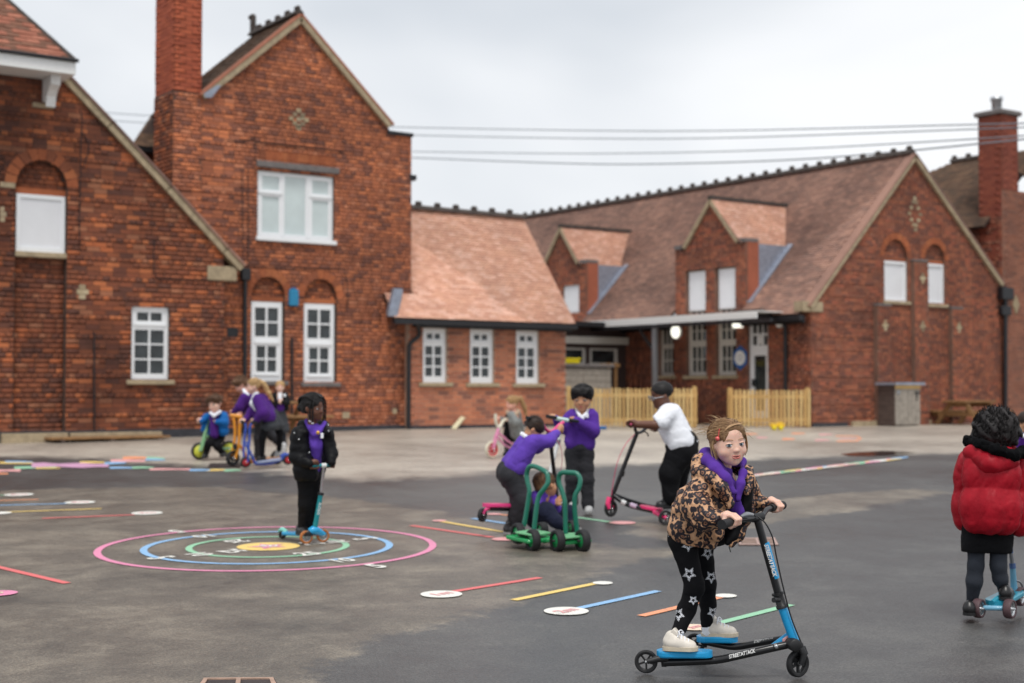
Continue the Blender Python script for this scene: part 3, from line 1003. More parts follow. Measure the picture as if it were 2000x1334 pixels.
# lead at the foot of the left verge
mb = MB(); a = PH.p(*U(396, 192), .1); b_ = PH.p(*U(428, 168), .1)
mb.prism([a, PH.p(*U(410, 192), .1), b_, PH.p(*U(420, 168), .1), PH.p(*U(395, 184), .1)], (0, .25, 0))
mb.build('flashing', M['lead'], house)
# low rear roof seen between wing and chimney
rr = Plane('Y', YC + 1.6)
ra, rb, rc = rr.uz(257, 284), rr.uz(322, 292), rr.uz(322, 226)
roof(house, [rr.p(*ra, 0), rr.p(rb[0] + .4, ra[1], 0), rr.p(rb[0] + .4, rc[1] + .5, -1.1), rr.p(rc[0] + .15, rc[1] + .22, -1.1)], M['tile_brown'], .1, .2, 44)
strip('gutter', house, rr.p(ra[0], ra[1] - .06, .05), rr.p(rb[0] + .4, ra[1] - .06, .05), .12, .12, M['blackmetal'])
brick_wall(house, rr.shift(-.35), [(ra[0] + .3, 1), (rb[0] + .4, 1), (rb[0] + .4, ra[1] - .05), (ra[0] + .3, ra[1] - .05)], [], M['brick_old'], M['mortar_dark'], 38, thick=.2, name='rear_wall')
pbox('plinth', house, PH, U(440, 800)[0], hr - .003, .3, U(700, 831)[1], -.1, .022, M['plinth'])
pbox('vent', house, PH, U(443, 640)[0], U(464, 640)[0], U(453, 657)[1], U(453, 640)[1], -.05, .02, M['blackmetal'])
pbox('socket_plate', house, PH, U(668, 810)[0], U(682, 810)[0], U(675, 817)[1], U(675, 805)[1], -.02, .025, M['stone'])
pbox('socket_plate', house, PH, U(766, 803)[0], U(774, 803)[0], U(770, 808)[1], U(770, 798)[1], -.02, .025, M['stone'])
pipe('downpipe', house, [PH.p(*U(475, 540), .09), PH.p(*U(474, 745), .09), PH.p(*U(474, 838), .09)], .045, M['blackmetal'])
pbox('hopper', house, PH, U(466, 530)[0], U(484, 530)[0], U(474, 548)[1], U(474, 524)[1], .02, .16, M['blackmetal'], .015)
pipe('downpipe', house, [PH.p(*U(568, 660), .05), PH.p(*U(568, 835), .05)], .03, M['blackmetal'])
for pts in ([(442, 274), (470, 276), (490, 272), (497, 270), (498, 300), (500, 318)], [(498, 278), (560, 285), (640, 292), (670, 298)], [(470, 518), (560, 524), (660, 524), (672, 530), (678, 560), (677, 610)], [(472, 330), (474, 520)], [(484, 330), (484, 522)]):
    pipe('cable', house, spline([PH.p(*U(*q), .02) for q in pts], 3), .008, M['blackmetal'], 6)
al = thing('alarm_box', PH.p(U(571, 582)[0], U(571, 598)[1], .01), 'small blue alarm box on the wall between the two arched windows', 'alarm box')
pbox('cover', al, PH, U(562, 582)[0], U(580, 582)[0], U(571, 598)[1], U(571, 566)[1], .01, .1, simple('blue alarm plastic', lin(36, 128, 170), .4), .02)
pbox('strobe', al, PH, U(566, 565)[0], U(576, 565)[0], U(571, 566)[1], U(571, 562)[1], .03, .08, simple('blue lens', lin(30, 90, 140), .2), .005)
tag(pbox('stone_bracket', house, PH, hr - .05, hr + .12, U(808, 352)[1], U(808, 342)[1], -.3, .02, M['blackmetal']), None)

# ------------------------------------------------------------------ low annex with three windows
PA = Plane('Y', YA)
U = PA.uz
annex = thing('school_annex', PA.p(U(1104, 834)[0], .65), 'low brick annex with pale clay roof and three narrow white windows', 'school annex', 'school buildings round the yard')
al_, ar = U(798, 700)[0], U(1105, 700)[0]
zev = U(950, 632)[1]
wins = [(826, 873, 641, 747), (918, 965, 643, 748), (1008, 1053, 646, 749)]
holes = []; ws = []
for (a, b_, t, s_) in wins:
    w_ = (U(a, 700)[0], U(b_, 700)[0], U((a + b_) / 2, s_)[1], U((a + b_) / 2, t)[1]); ws.append(w_)
    holes.append([(w_[0], w_[2]), (w_[1], w_[2]), (w_[1], w_[3]), (w_[0], w_[3])])
zmid = U(950, 725)[1]
wall = brick_wall(annex, PA, [(al_, .3), (ar, .3), (ar, zev + .1), (al_, zev + .1)], holes, M['brick_annex'], M['mortar_pale'], 61, singles=300, bond='plain', joint=.013)
for w_ in ws:
    pn = grid_panes(.22, .8, .78, .9, 2, 1, .08) + grid_panes(.16, .115, .84, .67, 2, 3, .085, .03)
    window(annex, PA, *w_, pn, M['upvc'], M['glass_dark'], depth=.06, sill=.12, bars=((.1, .735, .9, .76),))
PE = PA.shift(.3)
e0u, ez = PE.uz(770, 622); e1u = PE.uz(1124, 632)[0]
ez1 = PE.uz(1124, 631)[1]; ez = (ez + ez1) / 2
E0, E1 = PE.p(e0u, ez), PE.p(e1u, ez)
rb = Plane('X', e1u).uz(1022, 428)
R1 = Vector((e1u, rb[0], rb[1])); R0 = Vector((hr + .02, rb[0], rb[1]))
sl = (YC - .02 - E0.y) / (R1.y - E0.y)
mid = Vector((e0u, YC - .02, ez + (rb[1] - ez) * sl))
mid2 = Vector((hr + .02, YC - .02, ez + (rb[1] - ez) * sl))
roof(annex, [E0, E1, R1, R0, mid2, mid], M['tile_pale'], .085, .17, 62, singles=300)
roof(annex, [R0 + Vector((0, 0, 0)), R1, R1 + Vector((0, 2.6, -3.4)), R0 + Vector((0, 2.6, -3.4))][::-1], M['tile_pale'], .12, .24, 63)
ridge_tiles(annex, R0 + ZU * .04, R1 + ZU * .04, M['ridge'], .52, .12)
# gable end of the annex (far side) and its soffit shadow board
MB().prism([(ar - .01, YA + .02, .3), (ar - .01, R1.y + 2.4, .3), (ar - .01, R1.y + 2.4, zev), (ar - .01, R1.y, rb[1] - .12), (ar - .01, YA + .02, zev + .1)], (-.25, 0, 0)).build('gable_end', M['brick_annex'], annex)
strip('gutter', annex, PE.p(e0u - .02, ez - .075, -.0), PE.p(e1u + .02, ez - .075, 0), .13, .11, M['blackmetal'])
strip('fascia', annex, PE.p(al_, ez - .1, -.12), PE.p(e1u - .02, ez - .1, -.12), .03, .17, M['blackmetal'])
pipe('downpipe', annex, spline([PE.p(PE.uz(815, 640)[0], ez - .1, -.02), PA.p(U(811, 655)[0], U(811, 655)[1], .16), PA.p(U(797, 672)[0], U(797, 672)[1], .09), PA.p(U(795, 700)[0], U(795, 700)[1], .08), PA.p(U(794, 838)[0], .6, .08)], 5), .05, M['blackmetal'])
pbox('plinth', annex, PA, al_ + .002, ar - .002, .3, U(950, 829)[1], -.1, .02, M['plinth'])
mb = MB()
for i in range(7):
    f = i / 7
    c = mid.lerp(E0, 1 - f * 1.0)
    mb.box((c.x - .02 + .34 * f, YC - .06 - .42 * (1 - f) * .8, ez + .1 + (mid.z - ez) * f), (.11, 0, 0), (0, .05, 0), (0, 0, .07))
mb.build('flashing', M['lead'], annex)

# ------------------------------------------------------------------ the hall: long roof with dormers, gable to the yard
HX, HY = 24.05, 22.15
PG = Plane('Y', HY); PW = Plane('X', HX)
U = PG.uz
hall = thing('school_hall', Vector((HX, HY, .67)), 'long brick hall with huge tiled roof, two dormers and a gable end', 'school hall', 'school buildings round the yard')
gl, gr = HX, U(1955, 700)[0]
ga, gvl, gvr = U(1783, 308), U(1585, 592), U(1953, 556)
sx = lambda px, top, bot: (U(px, 560)[0], U(px, bot)[1], U(px, top)[1])
hw = []
for (a, b_, t, s_) in ((1727, 1773, 510, 588), (1806, 1846, 515, 594)):
    hw.append((U(a, 550)[0], U(b_, 550)[0], U((a + b_) / 2, s_)[1], U((a + b_) / 2, t)[1]))
holes = [arch_poly(u0, u1, z0, z1 + .1, 12) for (u0, u1, z0, z1) in hw]
wall = brick_wall(hall, PG, [(gl, .3), (gr, .3), (gr, gvr[1]), gvr, ga, gvl, (gl, gvl[1])], holes, M['brick_hall'], M['mortar_mid'], 71, Lp=.215, H=.077, singles=300, avoid=((1700, 740, 1800, 840),))
for (u0, u1, z0, z1) in hw:
    PT = PG.shift(-.08)
    brick_wall(hall, PT, [(u0, z1 + .09), (u1, z1 + .09)] + arch_poly(u0, u1, z0, z1 + .1, 12)[2:], [], M['brick_hall'], M['mortar_mid'], 73, Lp=.215, H=.077, thick=.2, name='tympanum')
    pbox('lintel', hall, PT, u0 + .003, u1 - .003, z1 + .003, z1 + .09, -.1, .02, M['brick_orange'])
    voussoirs(wall, PG, u0, u1, z1 + .1, M['brick_orange'], .15, 11)
    f = slab(PG, [(u0, z0), (u1, z0), (u1, z1), (u0, z1)], [[(u0 + .06, z0 + .06), (u1 - .06, z0 + .06), (u1 - .06, z1 - .06), (u0 + .06, z1 - .06)]], -.12, -.05).build('window', M['upvc'], hall)
    pbox('panel', f, PG, u0 + .05, u1 - .05, z0 + .05, z1 - .05, -.11, -.085, M['blind'])
    pbox('sill', f, PG, u0 - .06, u1 + .06, z0 - .08, z0 - .003, -.1, .06, M['stone'], .01)
for (a, b_, t) in ((1706, 1733, 598), (1779, 1806, 512), (1852, 1873, 604)):
    u0, u1 = U(a, 700)[0], U(b_, 700)[0]; zt = U((a + b_) / 2, t)[1]
    Pp = PG.shift(.13)
    pp = brick_wall(hall, Pp, [(u0, .3), (u1, .3), (u1, zt), (u0, zt)], [], M['brick_hall'], M['mortar_mid'], 74 + a, Lp=.215, H=.077, thick=.125, name='pilaster', joint=.013)
    pbox('cap', hall, Pp, u0 - .01, u1 + .01, zt + .002, zt + .05, -.12, .02, M['stone_grey'], .01)
for (px, py, o_) in ((1720, 636, .13), (1793, 544, .13), (1793, 638, .13), (1864, 640, .13)):
    a, z = U(px, py)
    mb = MB()
    for du, dz, hw_ in ((0, .085, .04), (0, 0, .1), (0, -.085, .04)):
        mb.box(PG.p(a + du, z + dz, o_ + .006), PG.p(hw_, 0) - PG.p(0, 0), PG.p(0, 0, .013) - PG.p(0, 0), (0, 0, .04))
    mb.build('stone_cross', M['brick_cream'], hall)
mb = MB()
cu, cz = U(1786, 418)
for (i, j) in ((-.6, 3.2), (.6, 3.2), (-1.3, 1.6), (1.3, 1.6), (-2, 0), (2, 0), (-1.3, -1.6), (1.3, -1.6), (-.5, -3), (.5, -3), (.2, -4.2), (0, 4.2)):
    mb.box(PG.p(cu + i * .1, cz + j * .09, .006), PG.p(.05, 0) - PG.p(0, 0), PG.p(0, 0, .014) - PG.p(0, 0), (0, 0, .04))
mb.build('cream_diamond', M['brick_cream'], hall)
AP = PG.p(*ga); VL = PG.p(*gvl); VR = PG.p(*gvr)
VL = VL - (AP - VL).normalized() * .12
for (A, B) in ((VL, AP), (VR, AP)):
    t = (B - A).normalized(); n_ = Vector((0, -1, 0)); u_ = n_.cross(t)
    if u_.z < 0: u_ = -u_
    MB().box((A + B) / 2 + u_ * .0, t * ((B - A).length / 2 + .02), n_ * .09, u_ * .045).build('verge', M['stone'], hall)
    MB().box((A + B) / 2 + u_ * .067 - n_ * .02, t * ((B - A).length / 2 + .05), n_ * .12, u_ * .02).build('verge_tiles', M['tile_dark'], hall)
LEN = 22.0
up1 = Vector((0, 0, .09))
pw_l = AP - VL
VLo = VL - pw_l.normalized() * .35
back = Vector((0, LEN, 0)); fr = Vector((0, .1, 0))


def roof_z(x):                                  # height of the west slope above x
    return VLo.z + .09 + (AP.z - VLo.z) * (x - VLo.x) / (AP.x - VLo.x)


# --- dormers in the west slope
def dormer(apx_px, left_px, right_px, kn, ridge_end):
    """front wall flush with the west wall; returns its span in Y"""
    ya, za = PW.uz(*apx_px)
    y0, zl0 = PW.uz(*left_px); y1, zr0 = PW.uz(*right_px)
    return ya, za, max(y0, y1), min(y0, y1), (zl0 + zr0) / 2


dA = PW.uz(1390, 394); dL = PW.uz(1339, 484); dR = PW.uz(1444, 473); dL2 = PW.uz(1320, 500); dR2 = PW.uz(1458, 480)
sA = PW.uz(1097, 448); sR = PW.uz(1132, 514); sR2 = PW.uz(1146, 520)
west_top = roof_z(HX) - .16
bigN, bigS = dL2[0], dR2[0]                     # north (far) and south (near) ends along the wall
smS = sR2[0]; smN = 2 * sA[0] - smS
eaz = VLo.z + .09
# roof slope cut round the dormers
x_at = lambda z: VLo.x + (z - VLo.z - .09) * (AP.x - VLo.x) / (AP.z - VLo.z)


def rp_(y, x): return Vector((x, y, roof_z(x)))


xe, xr = VLo.x, AP.x
y0_, y1_ = HY + .1, HY + LEN
xbig, xsm = HX + 1.0, HX + .9
poly = [rp_(y1_, xe), rp_(smN, xe), rp_(smN, xsm), rp_(smS, xsm), rp_(smS, xe), rp_(bigN, xe), rp_(bigN, xbig), rp_(bigS, xbig), rp_(bigS, xe), rp_(y0_, xe), rp_(y0_, xr), rp_(y1_, xr)]
roof(hall, poly, M['tile_dark'], .085, .17, 81, singles=300)
roof(hall, [VR + up1 + fr, VR + up1 + back, AP + up1 + back, AP + up1 + fr], M['tile_dark'], .12, .24, 82)
ridge_tiles(hall, AP + Vector((0, 0, .14)), AP + back + Vector((0, 0, .14)), M['ridge'], .48, .12)


def dormer_build(A, sl, S, S2, N2, kz, zbase, xcut, pale, openings, seed):
    """gabled brick dormer: A apex, S right spring (near), S2/N2 outer ends"""
    N = 2 * A[0] - S
    outer = [(S2, zbase), (N2, zbase), (N2, kz), (N, kz), (A[0], A[1]), (S, kz), (S2, kz)]
    dw = brick_wall(hall, PW.shift(.013), outer, openings, M['brick_hall'], M['mortar_mid'], seed, Lp=.215, H=.077, thick=.3, name='dormer', singles=0)
    xr_ = x_at(A[1] + .05)                      # where the dormer ridge dies into the main slope
    a0 = PW.p(A[0], A[1] + .07, .08); a1 = Vector((xr_ + .1, A[0], A[1] + .07))
    for sg, e, tl in ((1, S, 'near'), (-1, N, 'far')):
        ez_ = kz + .02
        edge = e + (-.12 if sg > 0 else .12)
        ez2 = ez_ + (ez_ - A[1]) * .12 / abs(e - A[0])
        b0 = PW.p(edge, ez2 + .07, .08); b1 = Vector((x_at(ez2) + .1, edge, ez2 + .07))
        pts = [b0, b1, a1, a0] if sg > 0 else [b1, b0, a0, a1]
        roof(hall, pts, pale, .085, .17, seed + 3 + sg, name='dormer_roof')
        strip('verge', hall, PW.p(e, kz + .0, .04), PW.p(A[0], A[1] + .02, .04), .1, .09, M['stone'], side=(1, 0, 0))
    strip('dormer_ridge', hall, a0 + ZU * .03, a1 + ZU * .03, .14, .09, M['ridge'])
    # kneeler caps and lead cheeks
    for (p, q) in ((S2, S), (N, N2)):
        pbox('kneeler', hall, PW, min(p, q) - .01, max(p, q) + .01, kz - .02, kz + .08, -.4, .06, M['stone_grey'], .01)
    for e in (S2, N2):
        xk = x_at(kz)
        zc = roof_z(HX) - .3
        sgn = -.025 if e == S2 else .025
        e = e + sgn * .2
        MB().prism([Vector((HX + .02, e, zc)), Vector((HX + .38, e, zc)), Vector((HX + .38, e, kz - .02)), Vector((HX + .02, e, kz - .02))], (0, sgn, 0)).build('cheek', M['brick_hall'], hall)
        xm = HX + .37
        MB().prism([Vector((xm, e + sgn * 1.1, roof_z(xm) - .1)), Vector((x_at(kz - .05) + .05, e + sgn * 1.1, kz - .05)), Vector((xm, e + sgn * 1.1, kz - .05))], (0, sgn * .4, 0)).build('lead_cheek', M['lead'], hall)
        if sgn < 0:
            A_ = Vector((HX - .0, e - .06, roof_z(HX) + .04)); B_ = Vector((x_at(kz) - .05, e - .06, kz + .0))
            strip('flashing', hall, A_, B_, .16, .03, M['lead'])
    return dw


dw0 = [(1340, 1379), (1398, 1437)]
ops = []
for (a, b_) in dw0:
    ya, yb_ = PW.uz(a, 560)[0], PW.uz(b_, 560)[0]
    c = (a + b_) / 2
    ops.append((min(ya, yb_), max(ya, yb_)))
zt_big = [PW.uz(1359, 527)[1], PW.uz(1417, 522)[1]]; ztb = sum(zt_big) / 2
zsill = PW.uz(1388, 733)[1]
ztrans = PW.uz(1388, 670)[1]
zbl0 = PW.uz(1388, 604)[1]
zwb = .3
zwt = roof_z(HX) - .18
op_l = [[(a, zsill), (b_, zsill), (b_, zwt), (a, zwt)] for a, b_ in ops]
w3 = PW.uz(1316, 680)[0], PW.uz(1286, 680)[0]
w3z = PW.uz(1300, 733)[1], PW.uz(1300, 640)[1]
dr = PW.uz(1500, 700)[0], PW.uz(1460, 700)[0]
drz1 = PW.uz(1480, 626)[1]
op3 = [(w3[0], w3z[0]), (w3[1], w3z[0]), (w3[1], w3z[1]), (w3[0], w3z[1])]
opd = [(dr[0], .72), (dr[1], .72), (dr[1], drz1), (dr[0], drz1)]
# wall below the eave (windows run up through it into the dormer)
lowtop = zwt
cols = []
outerW = [(HY + .004, .3), (HY + LEN, .3), (HY + LEN, lowtop), (HY + .004, lowtop)]
op_l2 = [[(a, zsill), (b_, zsill), (b_, lowtop - .012), (a, lowtop - .012)] for a, b_ in ops]
brick_wall(hall, PW, outerW, op_l2 + [op3, opd], M['brick_hall'], M['mortar_mid'], 91, Lp=.215, H=.077, name='wall', thick=.3)
dop = [[(a, lowtop + .012), (b_, lowtop + .012), (b_, ztb), (a, ztb)] for a, b_ in ops]
dormer_build(dA, None, dR[0], dR2[0], dL2[0], (dR[1] + dL[1]) / 2, lowtop, xbig, M['tile_pale'], dop, 92)
sw = PW.uz(1100, 580)[0], PW.uz(1132, 580)[0]
szt, szb = PW.uz(1116, 556)[1], PW.uz(1116, 612)[1]
sop = [(sw[1], max(szb, lowtop + .02)), (sw[0], max(szb, lowtop + .02)), (sw[0], szt), (sw[1], szt)]
dormer_build(sA, None, sR[0], smS, smN, sR[1], lowtop, xsm, M['tile_pale'], [sop], 95)
PWd = PW.shift(.013)
for a, b_ in ops:
    # tall window: blind board above, small panes below
    h0 = (ztrans - zsill) / (ztb - zsill)
    g = (zbl0 - zsill) / (ztb - zsill)
    W = [(a, zsill), (b_, zsill), (b_, ztb), (a, ztb)]
    pn = grid_panes(.16, .035, .84, h0 - .03, 3, 2, .05, .012) + grid_panes(.14, h0 + .03, .86, g - .01, 3, 3, .05, .01)
    f = window(hall, PW, a, b_, zsill, ztb, pn, M['woodwhite'], M['glass_dark'], depth=.1, sill=.08, bars=((.05, h0 - .02, .95, h0 + .015),))
    pbox('panel', f, PW, a + .05, b_ - .05, zbl0, ztb - .04, -.095, -.06, M['blind'])
pn = grid_panes(.16, .06, .84, .56, 3, 2, .05, .03) + grid_panes(.14, .66, .86, .97, 3, 1, .05)
window(hall, PW, w3[0], w3[1], w3z[0], w3z[1], pn, M['woodwhite'], M['glass_dark'], depth=.1, sill=.08, bars=((.05, .6, .95, .63),))
f = slab(PWd, sop, [], -.08, -.05).build('window', M['upvc'], hall)
pbox('panel', f, PWd, sop[0][0] + .05, sop[1][0] - .05, sop[0][1] + .05, sop[2][1] - .05, -.052, -.035, M['blind'])
# glazed door with transom light
dh = drz1 - .72
pn = [(.2, .36 * .6 + .0, .8, .66)] + grid_panes(.14, .76, .86, .97, 3, 2, .05, .02)
f = window(hall, PW, dr[0], dr[1], .72, drz1, [(.22, .12, .80, .66)] + grid_panes(.14, .76, .86, .97, 3, 2, .05, .02), M['upvc'], M['glass_dark'], depth=.08, name='door')
pbox('handle', f, PW, dr[1] - .16, dr[1] - .1, .72 + dh * .36, .72 + dh * .43, -.08, -.03, M['blackmetal'])
pbox('notice', f, PW, dr[0] + .22, dr[0] + .42, .72 + dh * .77, .72 + dh * .85, -.105, -.1, M['white_paint'])
# eave gutter pieces between dormers, kneeler, downpipes
for (a, b_) in ((HY + .02, bigS), (bigN, smS), (smN, HY + LEN)):
    strip('gutter', hall, Vector((VLo.x + .02, a, eaz - .09)), Vector((VLo.x + .02, b_, eaz - .09)), .13, .12, M['blackmetal'])
    strip('fascia', hall, Vector((VLo.x + .12, a, eaz - .12)), Vector((VLo.x + .12, b_, eaz - .12)), .03, .18, M['blackmetal'])
pbox('kneeler', hall, PG, U(1566, 600)[0], U(1605, 600)[0], U(1585, 609)[1], U(1585, 589)[1], -.25, .05, M['stone'], .012)
pipe('downpipe', hall, spline([Vector((VLo.x + .05, PW.uz(1530, 600)[0], eaz - .15)), PW.p(PW.uz(1532, 622)[0], PW.uz(1532, 622)[1], .12), PW.p(PW.uz(1538, 640)[0], PW.uz(1538, 640)[1], .08), PW.p(PW.uz(1538, 760)[0], .6, .08)], 4), .045, M['blackmetal'])
pipe('downpipe', hall, [PG.p(U(1957, 560)[0], U(1957, 560)[1], .1), PG.p(U(1957, 820)[0], .6, .1)], .055, M['blackmetal'])
pbox('hopper', hall, PG, U(1946, 575)[0], U(1968, 575)[0], U(1957, 586)[1], U(1957, 562)[1], .02, .2, M['blackmetal'], .02)
pbox('hopper', hall, PG, U(1948, 605)[0], U(1966, 605)[0], U(1957, 616)[1], U(1957, 598)[1], .02, .16, M['blackmetal'], .02)
for (a, b_) in ((1660, 1712), (1796, 1812)):
    pbox('kerb_block', hall, PG, U(a, 825)[0], U(b_, 825)[0], .3, U(1700, 822)[1], .02, .12, M['stone'], .01)
pbox('plinth', hall, PG, gl + .002, U(1655, 820)[0], .3, U(1620, 826)[1], -.1, .025, M['plinth'])

# ------------------------------------------------------------------ block at the far right with its chimney
PF = Plane('Y', HY - .05)
U = PF.uz
far = thing('school_block', PF.p(U(1960, 820)[0], .67), 'brick block at the right edge with pale mortar and a cream diamond', 'school block', 'school buildings round the yard')
fl = U(1960, 600)[0]
fr_ = fl + 6
zf = U(1960, 372)[1]
brick_wall(far, PF, [(fl, .3), (fr_, .3), (fr_, zf), (fl, zf)], [], M['brick_far'], M['mortar_pale'], 101, singles=200, bond='plain', joint=.016)
PFX = Plane('X', fl)
zr = U(1930, 446)[1]
brick_wall(far, PFX, [(HY - .04, .3), (HY + 9, .3), (HY + 9, PFX.uz(1900, 447)[1] + .2), (HY - .04, PFX.uz(1900, 447)[1] + .2)], [], M['brick_hall'], M['mortar_mid'], 102)
a0 = PFX.uz(1912, 446); a1 = PFX.uz(1826, 446)
px_ = Plane('X', fl + 2.2)
rz = px_.uz(1860, 318)[1]
zE_ = PFX.uz(1900, 447)[1]
roof(far, [Vector((fl - .3, HY + 9, zE_)), Vector((fl - .3, HY + .3, zE_)), Vector((fl + 2.2, HY + .3, rz)), Vector((fl + 2.2, px_.uz(1858, 318)[0], rz))], M['tile_brown'], .1, .2, 104)
roof(far, [Vector((fl + .9, HY + .0, zf + .5)), Vector((fl + 6, HY, zf + .5)), Vector((fl + 6, HY + 2, rz)), Vector((fl + 2.2, HY + 2, rz))], M['tile_brown'], .1, .2, 105)
ridge_tiles(far, Vector((fl + 2.2, px_.uz(1858, 318)[0], rz + .05)), Vector((fl + 2.2, HY + 1.3, rz + .05)), M['ridge'], .48, .1)
strip('gutter', far, Vector((fl - .3, HY + 9, zE_ - .06)), Vector((fl - .3, HY + 1.2, zE_ - .06)), .14, .13, M['blackmetal'])
du, dz = U(1983, 595)
mb = MB(); mb.prism([PF.p(du - .14, dz, .012), PF.p(du, dz - .26, .012), PF.p(du + .14, dz, .012), PF.p(du, dz + .26, .012)], (0, -.02, 0))
mb.build('stone_diamond', M['brick_cream'], far)
st2 = thing('chimney', PF.p(fl, zf), 'square red chimney with steel flue pipe at the far right', 'chimney', 'brick chimneys')
zt2 = U(1957, 222)[1]
fw = U(1988, 300)[0] - fl
dp = PFX.uz(1914, 300)[0] - HY + .05
zk = U(1960, 372)[1] + .003
brick_wall(st2, PF.shift(.0), [(fl, zk), (fl + fw, zk), (fl + fw, zt2), (fl, zt2)], [], M['brick_stack2'], M['mortar_mid'], 111, thick=.15, singles=60, name='shaft', bond='plain')
brick_wall(st2, PFX.shift(.0), [(HY - .045, zk - 2.2), (HY + dp, zk - 2.2), (HY + dp, zt2), (HY - .045, zt2)], [], M['brick_stack2'], M['mortar_mid'], 112, thick=.15, singles=100, name='shaft', bond='plain')
MB().box((fl + fw / 2, HY + dp / 2, (zk + zt2) / 2), (fw / 2 - .02, 0, 0), (0, dp / 2 - .02, 0), (0, 0, (zt2 - zk) / 2 - .01)).build('core', M['mortar_dark'], st2)
mb = MB(); mb.bevbox((fl + fw / 2, HY + dp / 2 - .03, zt2 + .06), (fw / 2 + .1, 0, 0), (0, dp / 2 + .1, 0), (0, 0, .06), .02); mb.build('cap', M['stone_grey'], st2)
mb = MB(); mb.lathe((fl + fw / 2, HY + dp / 2, zt2 + .12), ZU, [(0, .13), (.3, .13), (.31, .16), (.4, .16), (.41, .02)], 16); mb.build('flue', M['chrome'], st2)

# ================================================================== yard furniture, fences, canopy, wires
# canopy in front of the hall door
XC = HX - 1.1
PC = Plane('X', XC)
can = thing('canopy', Vector((XC, PC.uz(1277, 700)[0], .67)), 'long pale flat canopy on dark posts over the hall doorway', 'canopy')
cA, cB = PC.uz(1100, 637), PC.uz(1478, 616)
zc = (cA[1] + cB[1]) / 2
strip('fascia', can, Vector((XC, cA[0] + 4, zc)), Vector((XC, cB[0], zc)), .04, .15, M['white_paint'])
MB().box(((XC + HX) / 2 + .02, (cA[0] + 4 + cB[0]) / 2, zc + .09), ((HX - XC) / 2 - .05, 0, 0), (0, (cA[0] + 4 - cB[0]) / 2, 0), (0, 0, .012)).build('roof_sheet', M['white_paint'], can)
strip('gutter', can, Vector((XC - .05, cA[0] + 4, zc - .13)), Vector((XC - .05, cB[0] - .5, zc - .13)), .1, .07, M['blackmetal'])
for i in range(9):
    y = cB[0] + .3 + i * 1.3
    strip('rafter', can, Vector((XC + .05, y, zc)), Vector((HX - .05, y, zc + .03)), .06, .1, M['blackmetal'])
for (px, hid) in ((1278, 0), (1122, 0)):
    y = PC.uz(px, 700)[0]
    MB().bevbox((XC + .02, y, (zc + .3) / 2), (.06, 0, 0), (0, .06, 0), (0, 0, (zc - .45) / 2), .01).build('post', M['steel'] if px > 1200 else M['blackmetal'], can)
    strip('brace', can, Vector((XC + .05, y + .05, zc - .75)), Vector((XC + .05, y + .65, zc - .15)), .05, .05, M['blackmetal'])
pbox('roller_box', can, PW, PW.uz(1505, 605)[0], PW.uz(1458, 605)[0], PW.uz(1480, 617)[1], PW.uz(1480, 605)[1], .02, .35, M['wood_dark'], .02)
# lamps
gl_on = simple('lit lamp glass', lin(250, 252, 236), .4, var=.02, emit=((1, 1, .88, 1), 1.1))
lp = thing('wall_lamp', PW.p(*PW.uz(1323, 648), .0), 'round lit wall lamp under the canopy', 'wall lamp')
y, z = PW.uz(1323, 648)
mb = MB(); mb.lathe(PW.p(y, z, .01), (-1, 0, 0), [(0, .19), (.05, .19), (.06, .17)], 24); mb.build('casing', M['white_paint'], lp)
mb = MB(); mb.lathe(PW.p(y, z, .055), (-1, 0, 0), [(0, .165), (.03, .15), (.05, .09), (.056, .01)], 24); mb.build('diffuser', gl_on, lp)
lp = thing('wall_lamp', PW.p(*PW.uz(1444, 634), .0), 'small rectangular white lamp beside the hall door', 'wall lamp')
y, z = PW.uz(1444, 634)
MB().bevbox(PW.p(y, z, .05), (.05, 0, 0), (0, .15, 0), (0, 0, .075), .02).build('casing', gl_on, lp)
lp = thing('security_light', PG.p(0, 0, 0) * 0 + PW.p(*PW.uz(1526, 632), .0), 'white dome light by the corner downpipe', 'security light')
mb = MB(); mb.lathe(PW.p(*PW.uz(1526, 632), .02), (-1, 0, 0), [(0, .1), (.06, .1), (.11, .07), (.13, .01)], 16); mb.build('dome', M['white_paint'], lp)
# blue and white round notice
y, z = PW.uz(1447, 699)
sg = thing('round_sign', PW.p(y, z, .0), 'blue diamond shaped sign with white disc beside the hall door', 'sign')
M['sign_blue'] = simple('sign blue', lin(28, 92, 160), .5, var=.05)
mb = MB(); mb.prism([PW.p(y + a, z + b, .015) for a, b in ((-.22, .14), (0, .3), (.22, .14), (.22, -.14), (0, -.3), (-.22, -.14))], (-.012, 0, 0)); mb.build('board', M['sign_blue'], sg)
mb = MB(); mb.lathe(PW.p(y, z, .028), (-1, 0, 0), [(0, .175), (.006, .175), (.006, .0)], 24, smooth=False); mb.build('disc', M['white_paint'], sg)
mb = MB(); mb.lathe(PW.p(y, z, .035), (-1, 0, 0), [(0, .07), (.003, .07), (.003, .055), (0, .055)], 24, smooth=False); mb.build('emblem', simple('grey print', lin(150, 156, 170), .6), sg)

